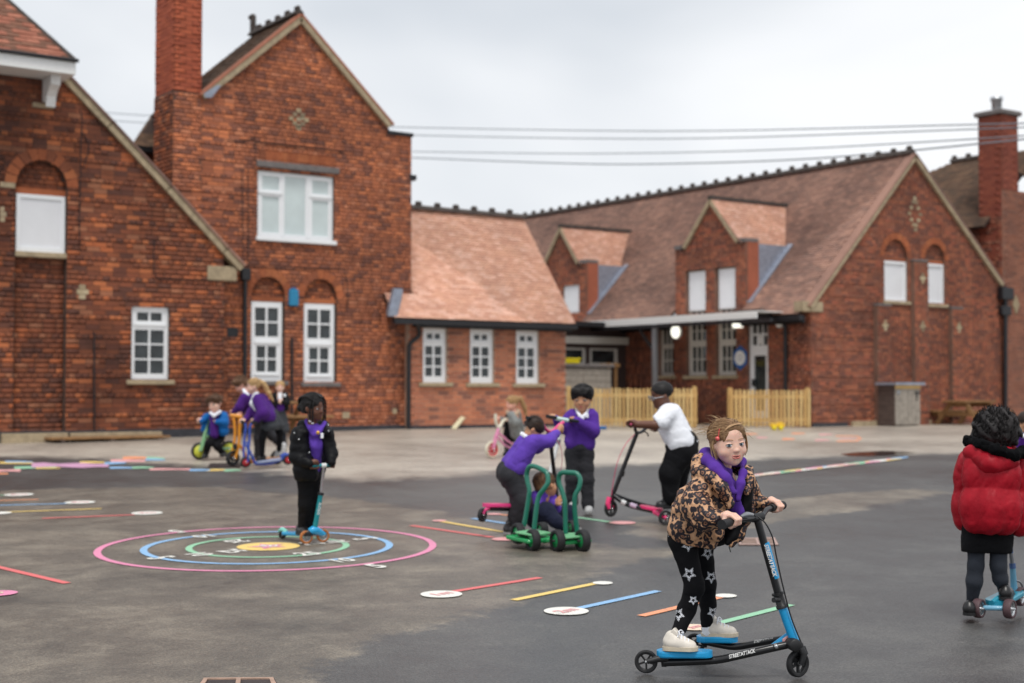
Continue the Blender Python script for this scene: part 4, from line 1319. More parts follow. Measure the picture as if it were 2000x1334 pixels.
# classroom wall between annex and hall, under the canopy
PB = Plane('Y', 28.6)
U = PB.uz
back = thing('back_wall', PB.p(U(1160, 800)[0], .67), 'shaded classroom wall with wide beige windows behind the grey store', 'classroom wall', 'school buildings round the yard')
b0, b1 = U(1080, 700)[0], HX - .02
zt = U(1160, 640)[1]
wz = (U(1160, 712)[1], U(1160, 680)[1])
wn = [(U(1098, 700)[0], U(1145, 700)[0]), (U(1152, 700)[0], U(1208, 700)[0])]
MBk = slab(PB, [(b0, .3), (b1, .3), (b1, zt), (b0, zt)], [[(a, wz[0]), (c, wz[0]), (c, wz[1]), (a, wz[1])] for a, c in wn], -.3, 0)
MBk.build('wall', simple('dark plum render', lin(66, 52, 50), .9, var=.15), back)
for a, c in wn:
    window(back, PB, a, c, wz[0], wz[1], [(.1, .12, .9, .88)], M['woodwhite'], M['glass_dark'], depth=.04)
pbox('fascia', back, PB, b0, U(1222, 670)[0], U(1160, 672)[1], U(1160, 658)[1], .02, .12, M['woodwhite'])
pbox('roof_slab', back, PB, b0, b1, zt + .003, zt + .12, -2, .5, M['blackmetal'])

# fence of upright pales from annex corner to hall corner
def pale_fence(A, B, top_px, label, n, grp='pale timber picket fences'):
    A, B = Vector(A), Vector(B)
    t = (B - A).normalized(); s = Vector((t.y, -t.x, 0))
    if s.y > 0: s = -s
    ft = thing('picket_fence', (A + B) / 2, label, 'fence', grp)
    H = top_px
    ln = (B - A).length
    me = []
    rs = random.Random(len(label))
    wd = ln / n * .64
    mb = MB(); mb.bevbox((0, 0, H / 2 - .03), t * wd / 2, s * .011, (0, 0, H / 2 - .03), .006)
    base = bpy.data.meshes.new('pale'); base.from_pydata([tuple(v) for v in mb.v], [], mb.f); base.materials.append(M['wood_new'])
    for i in range(n):
        o = obj('pale', base, ft)
        o.location = A.lerp(B, (i + .5) / n) + s * .03 + Vector((0, 0, .03 + rs.uniform(-.012, .012)))
        o.rotation_euler = (rs.uniform(-.012, .012), 0, 0)
    for h in (.2, .8):
        strip('rail', ft, A + Vector((0, 0, H * h)) - s * .005, B + Vector((0, 0, H * h)) - s * .005, .035, .09, M['wood_new'])
    k = max(2, round(ln / 1.7))
    for i in range(k):
        p = A.lerp(B, (i + .02) / (k - 1 + .04)) - s * .07
        MB().bevbox(p + Vector((0, 0, H / 2)), t * .045, s * .045, (0, 0, H / 2 + .02), .008).build('post', M['wood_new'], ft)
    return ft


A = G(1106, 836); B = G(1362, 836); A2 = G(1425, 836); B2 = G(1583, 835)
hf = (836 - 753) / F_PX * DG(836) * .98
pale_fence(A, B, hf, 'long pale timber picket fence between the annex and the gap by the hall', 33)
pale_fence(A2, B2, hf * .96, 'short pale timber picket fence against the hall corner', 20)
# grass strip in the gap
tag(sheet('grass_strip', [(1355, 829), (1440, 829), (1440, 820), (1355, 820)], simple('short grass', lin(88, 96, 52), .9, var=.4, scale=30), 3), kind='structure')

# grey slatted store behind the fence with a yellow toy on it
PS = Plane('Y', 27.0)
U = PS.uz
st = thing('garden_store', PS.p(U(1150, 800)[0], .67), 'pale grey boarded store standing behind the picket fence', 'store')
s0, s1 = U(1080, 700)[0], U(1195, 700)[0]
zt = U(1150, 717)[1]; zb = .67
nb = 8
for i in range(nb):
    a = zb + .05 + (zt - zb - .08) * i / nb; b_ = zb + .05 + (zt - zb - .08) * (i + .94) / nb
    pbox('board', st, PS, s0, s1 - .03, a, b_, -.02, .006 + .004 * (i % 2), M['wood_grey'], .004)
MB().box(((s0 + s1) / 2, 27.0 + .62, (zt + zb) / 2), ((s1 - s0) / 2 - .02, 0, 0), (0, .6, 0), (0, 0, (zt - zb) / 2 - .02)).build('body', M['wood_grey'], st)
pbox('lid', st, PS, s0 - .02, s1 + .05, zt, zt + .07, -1.25, .06, M['stone_grey'], .01)
pbox('batten', st, PS, U(1140, 730)[0] - .02, U(1140, 730)[0] + .02, zb + .05, zt - .02, .012, .03, M['wood_grey'])
ty = thing('toy_tray', PS.p(U(1118, 708)[0], zt + .075, -.1), 'bright yellow plastic tray lying on the grey store', 'plastic tray')
M['yellow_pl'] = simple('yellow plastic', lin(236, 216, 30), .35, var=.05)
c = PS.p(U(1118, 708)[0], zt + .075 + .065, -.25)
mb = MB(); mb.bevbox(c, (.29, 0, 0), (0, .2, 0), (0, 0, .06), .03); mb.build('tray', M['yellow_pl'], ty)
mb = MB(); mb.bevbox(c + Vector((0, 0, .06)), (.31, 0, 0), (0, .22, 0), (0, 0, .014), .01); mb.build('rim', M['yellow_pl'], ty)
# dark play frame in the shade
pf = thing('play_frame', PS.p(U(1228, 740)[0], .67, -.6), 'brown timber upright frame in the shade under the canopy', 'timber frame')
for px in (1222, 1236):
    a = U(px, 740)[0]
    pbox('upright', pf, PS, a - .035, a + .035, .66, U(px, 708)[1], -.7, -.63, M['wood_brown'], .008)
pbox('crossbar', pf, PS, U(1205, 712)[0], U(1243, 712)[0], U(1222, 716)[1], U(1222, 710)[1], -.69, -.62, M['wood_brown'], .008)

# timber storage box by the gable
def storage_box():
    A = G(1742, 834); A2 = G(1797, 834); S = G(1712, 831)
    t = PG.p(1, 0) - PG.p(0, 0)
    D = DG(834)
    h = (834 - 752) / F_PX * D
    y0 = HY - .68
    pl = Plane('Y', y0)
    u0, u1 = pl.uz(1749, 800)[0], pl.uz(1797, 800)[0]
    b = thing('storage_box', pl.p((u0 + u1) / 2, .67), 'weathered grey timber storage box with board door by the hall gable', 'storage box')
    z0 = .67; z1 = pl.uz(1770, 752)[1]
    d = .5
    MB().box(((u0 + u1) / 2, y0 + d / 2 + .01, (z0 + z1) / 2), ((u1 - u0) / 2 - .02, 0, 0), (0, d / 2 - .02, 0), (0, 0, (z1 - z0) / 2 - .01)).build('body', M['wood_dark'], b)
    n = 6
    for i in range(n):
        a = u0 + (u1 - u0) * i / n; c = u0 + (u1 - u0) * (i + .93) / n
        pbox('board', b, pl, a, c, z0 + .03, z1 - .09, -.02, .012 + .003 * (i % 2), M['wood_grey'], .004)
    pbox('head_rail', b, pl, u0, u1, z1 - .085, z1, -.02, .022, M['wood_new'], .004)
    pw = Plane('X', u0)
    for i in range(8):
        a = z0 + .02 + (z1 - z0 - .03) * i / 8; c = z0 + .02 + (z1 - z0 - .03) * (i + .95) / 8
        pbox('side_board', b, pw, y0 + .02, y0 + d, a, c, -.015, .012, M['wood_dark'], .003)
    MB().prism([(u0 - .08, y0 - .08, z1 + .0), (u1 + .1, y0 - .08, z1 + .0), (u1 + .1, y0 - .08, z1 + .06), (u0 - .08, y0 - .08, z1 + .06)], (0, d + .1, 0)).build('lid', M['lead'], b)
    pbox('hinge', b, pl, u1 - .2, u1 - .02, z1 - .2, z1 - .16, .02, .03, M['blackmetal'])
    pbox('hinge', b, pl, u1 - .16, u1 - .13, z1 - .36, z1 - .2, .02, .03, M['blackmetal'])
    pbox('latch', b, pl, u0 + .03, u0 + .12, z1 - .22, z1 - .12, .02, .04, M['steel'], .008)


storage_box()


def picnic_table(c, ang, L_, H_, label, mat):
    """table with two benches on A-frames"""
    c = Vector(c)
    a = Vector((math.cos(ang), math.sin(ang), 0)); s = Vector((-a.y, a.x, 0))
    t = thing('picnic_table', c, label, 'picnic table', 'timber picnic tables')
    for i in range(4):
        MB().bevbox(c + s * ((i - 1.5) * .165) + ZU * H_, a * (L_ / 2), s * .078, ZU * .022, .008).build('plank', mat, t)
    for sg in (-1, 1):
        for k in (0, 1):
            MB().bevbox(c + s * sg * (.62 + .13 * k) + ZU * (H_ * .58), a * (L_ / 2), s * .06, ZU * .022, .008).build('bench_plank', mat, t)
    for e in (-1, 1):
        o = a * e * (L_ * .36)
        for sg in (-1, 1):
            p0 = c + o + s * sg * .2 + ZU * (H_ - .02); p1 = c + o + s * sg * .62 + ZU * .0
            strip('leg', t, p0, p1, .045, .1, mat, side=a)
        strip('bearer', t, c + o - s * .76 + ZU * (H_ * .58 - .07) + a * .046, c + o + s * .76 + ZU * (H_ * .58 - .07) + a * .046, .04, .09, mat, side=a)
        strip('cleat', t, c + o - s * .3 + ZU * (H_ - .07) + a * .046, c + o + s * .3 + ZU * (H_ - .07) + a * .046, .04, .09, mat, side=a)
    return t


p = G(1878, 834); D = DG(834)
picnic_table(Vector((PG.uz(1880, 800)[0] - .78, HY - .78, .67)), 0.0, 1.2, (834 - 787) / F_PX * 33.0, 'low brown picnic table in front of the hall gable', M['wood_brown'])
picnic_table(Vector((PH.uz(520, 800)[0] - .35, YC - 1.25, .64)), 0.0, 1.55, .62, 'brown picnic table behind the scooter riders at the brick house', M['wood_brown'])

# board platform and plank on the ground by the left wing
bp = thing('board_platform', G(215, 862), 'low flat timber platform lying along the left wall', 'timber platform')
c = G(212, 861)
for i in range(3):
    MB().bevbox(c + Vector((0, -.15 + .16 * i, .06)), (1.1, 0, 0), (0, .075, 0), (0, 0, .02), .006).build('plank', M['wood_brown'], bp)
for i in range(3):
    MB().box(c + Vector((-.9 + .9 * i, 0, .02)), (.04, 0, 0), (0, .22, 0), (0, 0, .02)).build('bearer', M['wood_dark'], bp)
lk = thing('loose_plank', G(890, 838), 'short pale plank leaning on the annex wall', 'plank')
p0, p1 = G(886, 839), PA.p(*PA.uz(903, 815), .03)
strip('board', lk, p0 + ZU * .02, p1, .1, .025, simple('pale softwood', lin(220, 212, 176), .7), side=(1, 0, 0))
tc_ = thing('toy_truck', G(1518, 838), 'small yellow toy truck at the foot of the picket fence', 'toy truck')
c = G(1518, 840)
M['amber_pl'] = simple('amber plastic', lin(226, 180, 30), .4, var=.08)
MB().bevbox(c + Vector((0, 0, .1)), RT * .15, FH * .07, (0, 0, .04), .015).build('body', M['amber_pl'], tc_)
MB().bevbox(c + RT * .06 + Vector((0, 0, .148)), RT * .05, FH * .06, (0, 0, .018), .012).build('cab', M['amber_pl'], tc_)
for a in (-.07, .07):
    for b_ in (-.07, .07):
        mb = MB(); mb.lathe(c + RT * a + FH * (b_ - .015) + Vector((0, 0, .045)), FH, [(0, .01), (0, .045), (.03, .045), (.03, .01)], 12); mb.build('wheel', M['yellow_pl'], tc_)
bt = thing('toy_brick', G(1170, 838), 'flat blue plastic tray at the foot of the long fence', 'plastic tray')
MB().bevbox(G(1170, 839) + Vector((0, 0, .04)), RT * .16, FH * .08, (0, 0, .035), .015).build('tray', simple('blue plastic', lin(40, 96, 150), .4), bt)

# overhead cables
for k, (pts, lb) in enumerate((
        ([(190, 219, 62), (480, 238, 58), (770, 248, 54), (1300, 256, 46), (1910, 243, 33), (2100, 237, 30)], 'topmost overhead cable crossing the sky'),
        ([(190, 234, 62), (480, 252, 58), (805, 264, 54), (1300, 271, 46), (1910, 252, 33), (2100, 243, 30)], 'second overhead cable from the top'),
        ([(805, 296, 56), (1150, 300, 50), (1500, 293, 43), (1910, 271, 33), (2100, 256, 30)], 'third overhead cable from the top'),
        ([(805, 308, 56), (1100, 319, 50), (1300, 320, 46), (1600, 309, 40), (2000, 272, 31), (2100, 260, 30)], 'lowest overhead cable in front of the hall roof ridge'))):
    P = spline([T(*q) for q in pts], 6)
    tag(MB().tube(P, .017 + .004 * (k == 3), 6).build('overhead_cable', M['wire']), lb, 'cable', 'overhead cables')

# ------------------------------------------------------------------ painted markings and covers
def paint(name, col, wear=.5):
    mt, n, b = base_mat(name)
    l = n.links.new
    b.inputs['Roughness'].default_value = .6
    g = nd(n, 'ShaderNodeNewGeometry')
    n1 = nd(n, 'ShaderNodeTexNoise', Scale=55.0, Detail=5.0, Roughness=.75)
    n2 = nd(n, 'ShaderNodeTexNoise', Scale=5.0, Detail=5.0)
    for q in (n1, n2): l(g.outputs['Position'], q.inputs['Vector'])
    mx = nd(n, 'ShaderNodeMixRGB', Fac=.5)
    l(n1.outputs['Fac'], mx.inputs['Color1']); l(n2.outputs['Fac'], mx.inputs['Color2'])
    dark = tuple(c * .62 + .02 for c in col[:3]) + (1,)
    r = ramp(n, [(.3, dark), (.3 + .25 * wear, col), (.8, tuple(min(1, c * 1.06) for c in col[:3]) + (1,))])
    l(mx.outputs['Color'], r.inputs['Fac'])
    n4 = nd(n, 'ShaderNodeTexNoise', Scale=75.0, Detail=5.0, Roughness=.85); l(g.outputs['Position'], n4.inputs['Vector'])
    m4 = nd(n, 'ShaderNodeMixRGB', Fac=.4); l(n4.outputs['Fac'], m4.inputs['Color1']); l(n2.outputs['Fac'], m4.inputs['Color2'])
    r4 = ramp(n, [(.57, (0, 0, 0, 1)), (.63, (1, 1, 1, 1))]); l(m4.outputs['Color'], r4.inputs['Fac'])
    m5 = nd(n, 'ShaderNodeMixRGB'); m5.inputs['Color2'].default_value = lin(112, 108, 102)
    l(r4.outputs['Color'], m5.inputs['Fac']); l(r.outputs['Color'], m5.inputs['Color1']); l(m5.outputs['Color'], b.inputs['Base Color'])
    bp = nd(n, 'ShaderNodeBump', Strength=.3, Distance=.004)
    l(n1.outputs['Fac'], bp.inputs['Height']); l(bp.outputs['Normal'], b.inputs['Normal'])
    return mt


PT_ = {'pink': paint('pink road paint', lin(228, 142, 176)), 'blue': paint('light blue road paint', lin(142, 186, 226)), 'green': paint('pale green road paint', lin(150, 204, 168)),
       'yellow': paint('yellow road paint', lin(240, 206, 120)), 'white': paint('white road paint', lin(232, 230, 222)), 'red': paint('red road paint', lin(226, 112, 112)),
       'orange': paint('orange road paint', lin(242, 160, 118)), 'purple': paint('purple road paint', lin(206, 156, 188)), 'cream': paint('cream road paint', lin(236, 214, 190)),
       'rose': paint('rose road paint', lin(232, 168, 168))}
TEXT_ME = {}


def text_mesh(s, size=1.0, shear=0.0, bold=0.0, depth=0.0):
    k = (s, size, shear, bold, depth)
    if k not in TEXT_ME:
        cu = bpy.data.curves.new('lettering', 'FONT')
        cu.body = s; cu.size = size; cu.align_x = 'CENTER'; cu.align_y = 'CENTER'; cu.shear = shear; cu.offset = bold; cu.extrude = depth
        cu.resolution_u = 3
        o = bpy.data.objects.new('t', cu)
        C.objects.link(o)
        dg = bpy.context.evaluated_depsgraph_get()
        me = bpy.data.meshes.new_from_object(o.evaluated_get(dg))
        me.name = 'lettering'
        bpy.data.objects.remove(o)
        me.materials.clear()
        TEXT_ME[k] = me
    return TEXT_ME[k].copy()


def ground_text(s, c, right, size, mat, parent, layer=3, name='number', sy=1.0):
    """lettering lying on the yard; right = reading direction"""
    me = text_mesh(s, size, bold=.03 * size)
    me.materials.append(mat)
    c = Vector(c); r = Vector(right); r.z = 0; r.normalize()
    f = ZU.cross(r)
    co = np.zeros(len(me.vertices) * 3, np.float32); me.vertices.foreach_get('co', co); co = co.reshape(-1, 3)
    P = np.array(c)[None] + co[:, :1] * np.array(r) + co[:, 1:2] * sy * np.array(f)
    P[:, 2] = [zg(p[0], p[1]) + .0022 * layer for p in P]
    me.vertices.foreach_set('co', P.astype(np.float32).ravel()); me.update()
    return obj(name, me, parent)


def disc(name, c, r, mat, parent, layer=2, n=36, r_in=0.0, star=False, ang=0.0, k=10):
    c = Vector(c)
    pt = lambda a, q: (lambda x, y: Vector((x, y, zg(x, y) + .0022 * layer)))(c.x + q * math.cos(a), c.y + q * math.sin(a))
    mb = MB()
    if star:
        P = [pt(ang + math.pi * i / 5, r if i % 2 == 0 else r * .45) for i in range(10)]
        mb.add(P + [pt(0, 0)], [(i, (i + 1) % 10, 10) for i in range(10)])
    elif r_in:
        P = [pt(2 * math.pi * i / n, q) for q in (r, r_in) for i in range(n)]
        mb.add(P, [(i, (i + 1) % n, n + (i + 1) % n, n + i) for i in range(n)])
    else:
        P = [pt(2 * math.pi * i / n, r) for i in range(n)]
        mb.poly(P)
    return mb.build(name, mat, parent)


tc0 = G(524, 1068)
tg = thing('painted_target', tc0, 'big round target painted on the tarmac with pink, blue and green rings and score numbers', 'painted target')
scl = DG(1068) / F_PX
for (rpx, wpx, cl) in ((328, 14, 'pink'), (243, 14, 'blue'), (158, 13, 'green')):
    disc('ring', tc0, rpx * scl, PT_[cl], tg, 2, 80, (rpx - wpx) * scl)
disc('bullseye', tc0, 61 * scl, PT_['yellow'], tg, 2)
disc('star', tc0, 40 * scl, PT_['pink'], tg, 3, star=True, ang=.3)
ground_text('50', tc0, RT, .15, PT_['white'], tg, 4)
for (px, py, s) in ((452, 1078, '25'), (602, 1083, '25'), (460, 1058, '25'), (612, 1062, '25'), (386, 1084, '10'), (668, 1096, '10'), (398, 1048, '10'), (660, 1059, '10'), (312, 1091, '5'), (736, 1107, '5'), (343, 1039, '5'), (716, 1053, '5')):
    p = G(px, py)
    v = p - tc0; v.z = 0
    s_ = 1 if py > 1068 else -1
    rt_ = ZU.cross(v).normalized()
    ground_text(s, p, rt_, .19 if len(s) == 2 else .22, PT_['white'], tg, 3, sy=1.3)


def measure(line, col, circ=None, crad=0, text=None, label='', ccol='white', w=.06, tcol='rose', grp='painted measuring lines'):
    a, b = G(*line[0]), G(*line[1])
    t = thing('measuring_line', a.lerp(b, .5), label, 'painted line', grp)
    d = (b - a).normalized(); s = Vector((-d.y, d.x, 0)) * w / 2
    P = [a - s, b - s, b + s, a + s]
    for p in P: p.z = zg(p.x, p.y) + .0042
    MB().poly(P).build('stripe', PT_[col], t)
    if circ:
        c = G(*circ)
        r = crad * DG(circ[1]) / F_PX
        disc('disc', c, r, PT_[ccol], t, 3, 30)
        if text: ground_text(text, c, d if d.dot(RT) > 0 else -d, r * .95, PT_[tcol], t, 4)


measure(((880, 1157), (1055, 1129)), 'red', (862, 1162), 41, '1m', 'red line with white disc reading 1m nearest the target')
measure(((1003, 1173), (1165, 1140)), 'yellow', (1177, 1140), 20, None, 'yellow line ending in a small white disc')
measure(((1130, 1189), (1286, 1155)), 'blue', (1106, 1195), 44, '2m', 'blue line with white disc reading 2m')
measure(((1252, 1204), (1412, 1166)), 'orange', (1417, 1165), 22, None, 'orange line behind the leopard jacket girl')
measure(((1400, 1219), (1545, 1182)), 'green', (1356, 1227), 32, '3m', 'green line running under the blue scooter', 'cream')
measure(((82, 1013), (262, 1006)), 'red', (287, 1003), 30, '4m', 'red line with white disc above the target on the left')
measure(((0, 1001), (198, 994)), 'yellow', (0, 1003), 22, None, 'yellow line by the left edge ending in a disc')
measure(((-60, 989), (132, 984)), 'blue', (156, 982), 29, '3m', 'light blue line with white disc near the left edge')
measure(((-60, 980), (75, 976)), 'orange', None, 0, None, 'short orange line at the left edge')
measure(((-60, 970), (12, 968)), 'green', (37, 967), 28, '2m', 'green line with pale disc topmost at the left edge')
measure(((-80, 1090), (131, 1140)), 'red', None, 0, None, 'slanting red line at the left edge below the target')
measure(((-60, 1165), (-20, 1163)), 'pink', (0, 1160), 33, '5', 'pink disc cut by the left edge', 'pink', tcol='cream')
measure(((803, 1027), (962, 1050)), 'red', (985, 1054), 25, None, 'red line with pink disc left of the green cart', 'rose')
measure(((862, 1019), (992, 1041)), 'yellow', (858, 1018), 14, None, 'yellow line left of the green cart', 'rose')
measure(((922, 1013), (1010, 1026)), 'blue', None, 0, None, 'light blue line behind the bending boy')
measure(((960, 1004), (1060, 1013)), 'orange', (965, 1005), 14, None, 'orange line under the pink scooter', 'rose')
measure(((1120, 1010), (1190, 1020)), 'green', (1216, 1022), 26, None, 'green line with pink disc below the pink scooter', 'rose')

# painted hopscotch snake at the left, ladder on the right, loops near the hall: one thing each
def dabs(label, items, cat='painted marking'):
    t = thing('painted_snake', G(*items[0][:2]), label, cat)
    for (x0, y0, x1, y1, hgt, cl, ly) in items:
        n = max(2, int(abs(x1 - x0) / 25))
        top = [(x0 + (x1 - x0) * i / n, y0 + (y1 - y0) * i / n - hgt / 2 * (.75 + .25 * math.sin(i * 2.1))) for i in range(n + 1)]
        bot = [(x0 + (x1 - x0) * i / n, y0 + (y1 - y0) * i / n + hgt / 2 * (.75 + .25 * math.cos(i * 1.7))) for i in range(n + 1)]
        P = [G(*q) for q in top + bot[::-1]]
        for p in P: p.z = zg(p.x, p.y) + .0022 * ly
        tr = tessellate_polygon([P])
        MB().add(P, [tuple(q) for q in tr]).build('patch', PT_[cl], t)


dabs('painted creature with pink body and coloured strips at the left edge', [
    (62, 909, 212, 910, 10, 'purple', 3), (0, 904, 66, 905, 4, 'yellow', 2), (10, 902, 64, 903, 3, 'blue', 3), (28, 914, 110, 913, 5, 'green', 2), (70, 915, 118, 915, 3, 'yellow', 3), (-40, 921, 40, 919, 6, 'rose', 2), (-40, 926, 16, 926, 4, 'orange', 3),
    (156, 903, 206, 904, 4, 'yellow', 2), (204, 906, 246, 905, 5, 'blue', 4), (216, 900, 284, 901, 6, 'rose', 2), (240, 895, 286, 895, 6, 'orange', 3), (286, 894, 322, 896, 4, 'green', 2), (284, 898, 322, 899, 4, 'blue', 3),
    (214, 914, 262, 914, 4, 'blue', 2), (258, 914, 300, 914, 4, 'green', 3), (292, 917, 372, 917, 4, 'rose', 2), (370, 919, 410, 919, 4, 'blue', 3), (404, 919, 440, 918, 4, 'yellow', 2), (438, 920, 470, 919, 4, 'green', 3)])
it = []
rs = random.Random(5)
for i in range(14):
    f = i / 14
    x0 = 1470 + 290 * f; y0 = 929 - 34 * f
    it.append((x0, y0, x0 + 34, y0 - 4, 3.4, ['rose', 'white', 'green', 'yellow', 'white', 'pink', 'blue'][i % 7], 2 + i % 2))
    it.append((x0 - 8, y0 + 3, x0 + 22, y0 - .5, 2.6, ['white', 'cream', 'rose', 'green', 'pink', 'white', 'yellow'][i % 7], 4 + i % 2))
dabs('long coloured number ladder painted behind the leopard jacket girl', it)
dabs('faint orange and pink loop painted near the hall fence', [(1455, 848, 1480, 848, 3, 'orange', 2), (1478, 855, 1500, 855, 3, 'rose', 2), (1546, 847, 1572, 847, 3, 'orange', 2), (1528, 858, 1552, 858, 4, 'orange', 2), (1600, 849, 1626, 849, 3, 'rose', 2), (1592, 860, 1620, 860, 3, 'rose', 2), (1632, 852, 1676, 852, 2, 'orange', 2), (1634, 862, 1676, 862, 2.4, 'orange', 2), (1674, 853, 1683, 858, 3, 'orange', 3), (1672, 861, 1683, 857, 3, 'orange', 2), (1640, 857, 1674, 857, 2, 'rose', 2)])

# drain covers
M['iron_rust'] = simple('rusty iron', lin(128, 104, 92), .7, var=.35, scale=14, bump=.4, bscale=60)
M['iron_dark'] = simple('dark iron', lin(52, 40, 38), .6, var=.3, scale=14, bump=.3, bscale=60)


def cover(px, label, frame, panel, nx=2):
    P = [G(*q) for q in px]                     # near-left, near-right, far-right, far-left
    c = sum(P, Vector()) / 4
    t = thing('drain_cover', c, label, 'drain cover', 'iron drain covers')
    q = lambda u, v, h: (lambda p: Vector((p.x, p.y, zg(p.x, p.y) + h)))(P[0].lerp(P[1], u).lerp(P[3].lerp(P[2], u), v))
    MB().add([q(0, 0, .005), q(1, 0, .005), q(1, 1, .005), q(0, 1, .005)], [(0, 1, 2, 3)]).build('bed', M['iron_dark'], t)
    mb = MB()
    def bar(u0, v0, u1, v1, h=.012):
        vs = [q(u0, v0, .004), q(u1, v0, .004), q(u1, v1, .004), q(u0, v1, .004), q(u0, v0, h), q(u1, v0, h), q(u1, v1, h), q(u0, v1, h)]
        mb.add(vs, [(4, 5, 6, 7), (0, 1, 5, 4), (1, 2, 6, 5), (2, 3, 7, 6), (3, 0, 4, 7)])
    for v in (.02, .9): bar(.02, v, .98, v + .08)
    for i in range(nx + 1):
        u = .02 + .9 * i / nx; bar(u, .1, u + .06, .9)
    mb.build('frame', frame, t)
    for i in range(nx):
        a = .1 + .9 * i / nx
        MB().add([q(a, .14, .008), q(a + .8 / nx, .14, .008), q(a + .8 / nx, .86, .008), q(a, .86, .008)], [(0, 1, 2, 3)]).build('panel', panel, t)


cover([(1442, 1066), (1522, 1066), (1514, 1052), (1440, 1053)], 'rusty square drain cover behind the blue scooter stem', simple('worn pale iron', lin(178, 150, 140), .6, var=.2), M['iron_rust'])
cover([(378, 1352), (548, 1350), (536, 1327), (396, 1328)], 'dark drain cover cut by the bottom edge', simple('worn pale iron', lin(170, 140, 122), .6, var=.2), M['iron_dark'])
cover([(405, 914), (470, 914), (472, 906), (410, 906)], 'dark drain grating below the green balance bike', M['iron_dark'], M['iron_dark'], 5)

# ================================================================== soft bodies: distance fields meshed as one surface
def cone(a, ra, b, rb, lab=0, puff=None): return ('c', np.array(a, float), ra, np.array(b, float), rb, lab, puff)
def ell(c, rad, B, lab=0): return ('e', np.array(c, float), np.array(rad, float), np.array([list(v) for v in B], float), lab, None)
def neg(p): return ('-', p)


def fine(p): return ('h', p)


def _bb(p, pad):
    if p[0] == 'c':
        lo = np.minimum(p[1] - p[2], p[3] - p[4]); hi = np.maximum(p[1] + p[2], p[3] + p[4])
    else:
        r = max(p[2]); lo, hi = p[1] - r, p[1] + r
    return lo - pad, hi + pad


def _dist(p, X, Y, Z):
    if p[0] == 'c':
        a, ra, b, rb, puff = p[1], p[2], p[3], p[4], p[6]
        d = b - a; L2 = max(d.dot(d), 1e-12)
        x, y, z = X - a[0], Y - a[1], Z - a[2]
        h = np.clip((x * d[0] + y * d[1] + z * d[2]) / L2, 0, 1)
        r = ra + (rb - ra) * h
        if puff: r = r * (1 + puff[1] * (np.abs(np.sin(np.pi * (h * puff[0] + (puff[2] if len(puff) > 2 else 0)))) - .6))
        return np.sqrt((x - d[0] * h) ** 2 + (y - d[1] * h) ** 2 + (z - d[2] * h) ** 2) - r
    c, rad, B = p[1], p[2], p[3]
    x, y, z = X - c[0], Y - c[1], Z - c[2]
    q = [(x * B[i][0] + y * B[i][1] + z * B[i][2]) for i in range(3)]
    k0 = np.sqrt(sum((q[i] / rad[i]) ** 2 for i in range(3)))
    k1 = np.sqrt(sum((q[i] / rad[i] ** 2) ** 2 for i in range(3)))
    return k0 * (k0 - 1) / np.maximum(k1, 1e-9)


def field(prims, vox, k=.02, cuts=(), wr=None):
    pos = [p[1] if p[0] == 'h' else p for p in prims if p[0] != '-']
    pad = k + vox * 3
    bbs = [_bb(p, pad) for p in pos]
    lo = np.min([b[0] for b in bbs], 0); hi = np.max([b[1] for b in bbs], 0)
    n = np.ceil((hi - lo) / vox).astype(int) + 2
    Fd = np.full(n, .5, np.float32); Bd = np.full(n, .5, np.float32); Lb = np.zeros(n, np.int8)
    ax = [lo[i] + vox * np.arange(n[i]) for i in range(3)]
    for q in prims:
        ng = q[0] == '-'
        kq = .0025 if q[0] == 'h' else k
        p = q[1] if q[0] in '-h' else q
        a, b = _bb(p, pad)
        i0 = np.clip(np.floor((a - lo) / vox).astype(int), 0, n); i1 = np.clip(np.ceil((b - lo) / vox).astype(int) + 1, 0, n)
        if (i1 <= i0).any(): continue
        sl = tuple(slice(i0[t], i1[t]) for t in range(3))
        d = _dist(p, ax[0][sl[0]][:, None, None], ax[1][sl[1]][None, :, None], ax[2][sl[2]][None, None, :]).astype(np.float32)
        f = Fd[sl]
        if ng:
            kk = min(k, .012)
            h = np.maximum(kk - np.abs(-d - f), 0) / kk
            Fd[sl] = np.maximum(f, -d) + h * h * kk * .25
        else:
            h = np.maximum(kq - np.abs(d - f), 0) / kq
            Fd[sl] = np.minimum(f, d) - h * h * kq * .25
            m_ = d < Bd[sl]
            Bd[sl] = np.where(m_, d, Bd[sl]); Lb[sl] = np.where(m_, p[-2], Lb[sl])
    for amp, fr, sd_ in ([] if not wr else wr if isinstance(wr[0], tuple) else [wr, (wr[0] * .35, wr[1] * 2.7, wr[2] + 50)] if wr[0] > .0018 and wr[1] < 65 and vox < .0095 else [wr]):
        rs = np.random.RandomState(sd_)
        S = 0
        for t in range(7):
            v = rs.normal(size=3); v /= np.linalg.norm(v); v *= fr * rs.uniform(.6, 1.7)
            ph = rs.uniform(0, 6.28)
            S = S + np.sin(v[0] * ax[0][:, None, None] + v[1] * ax[1][None, :, None] + v[2] * ax[2][None, None, :] + ph + 1.2 * (S if t else 0) * .4)
        Fd += (amp * (S / 3.4 + 1.15 * np.exp(-(S / .38) ** 2) - .3)).astype(np.float32)
    for c, nn in cuts:                          # keep the side the normal points away from
        c = np.array(c); nn = np.array(nn, float); nn /= np.linalg.norm(nn)
        pl_ = (ax[0][:, None, None] - c[0]) * nn[0] + (ax[1][None, :, None] - c[1]) * nn[1] + (ax[2][None, None, :] - c[2]) * nn[2]
        Fd = np.maximum(Fd, pl_.astype(np.float32))
    Fd[0] = Fd[-1] = .5; Fd[:, 0] = Fd[:, -1] = .5; Fd[:, :, 0] = Fd[:, :, -1] = .5
    return nets(Fd, Lb, lo, vox)


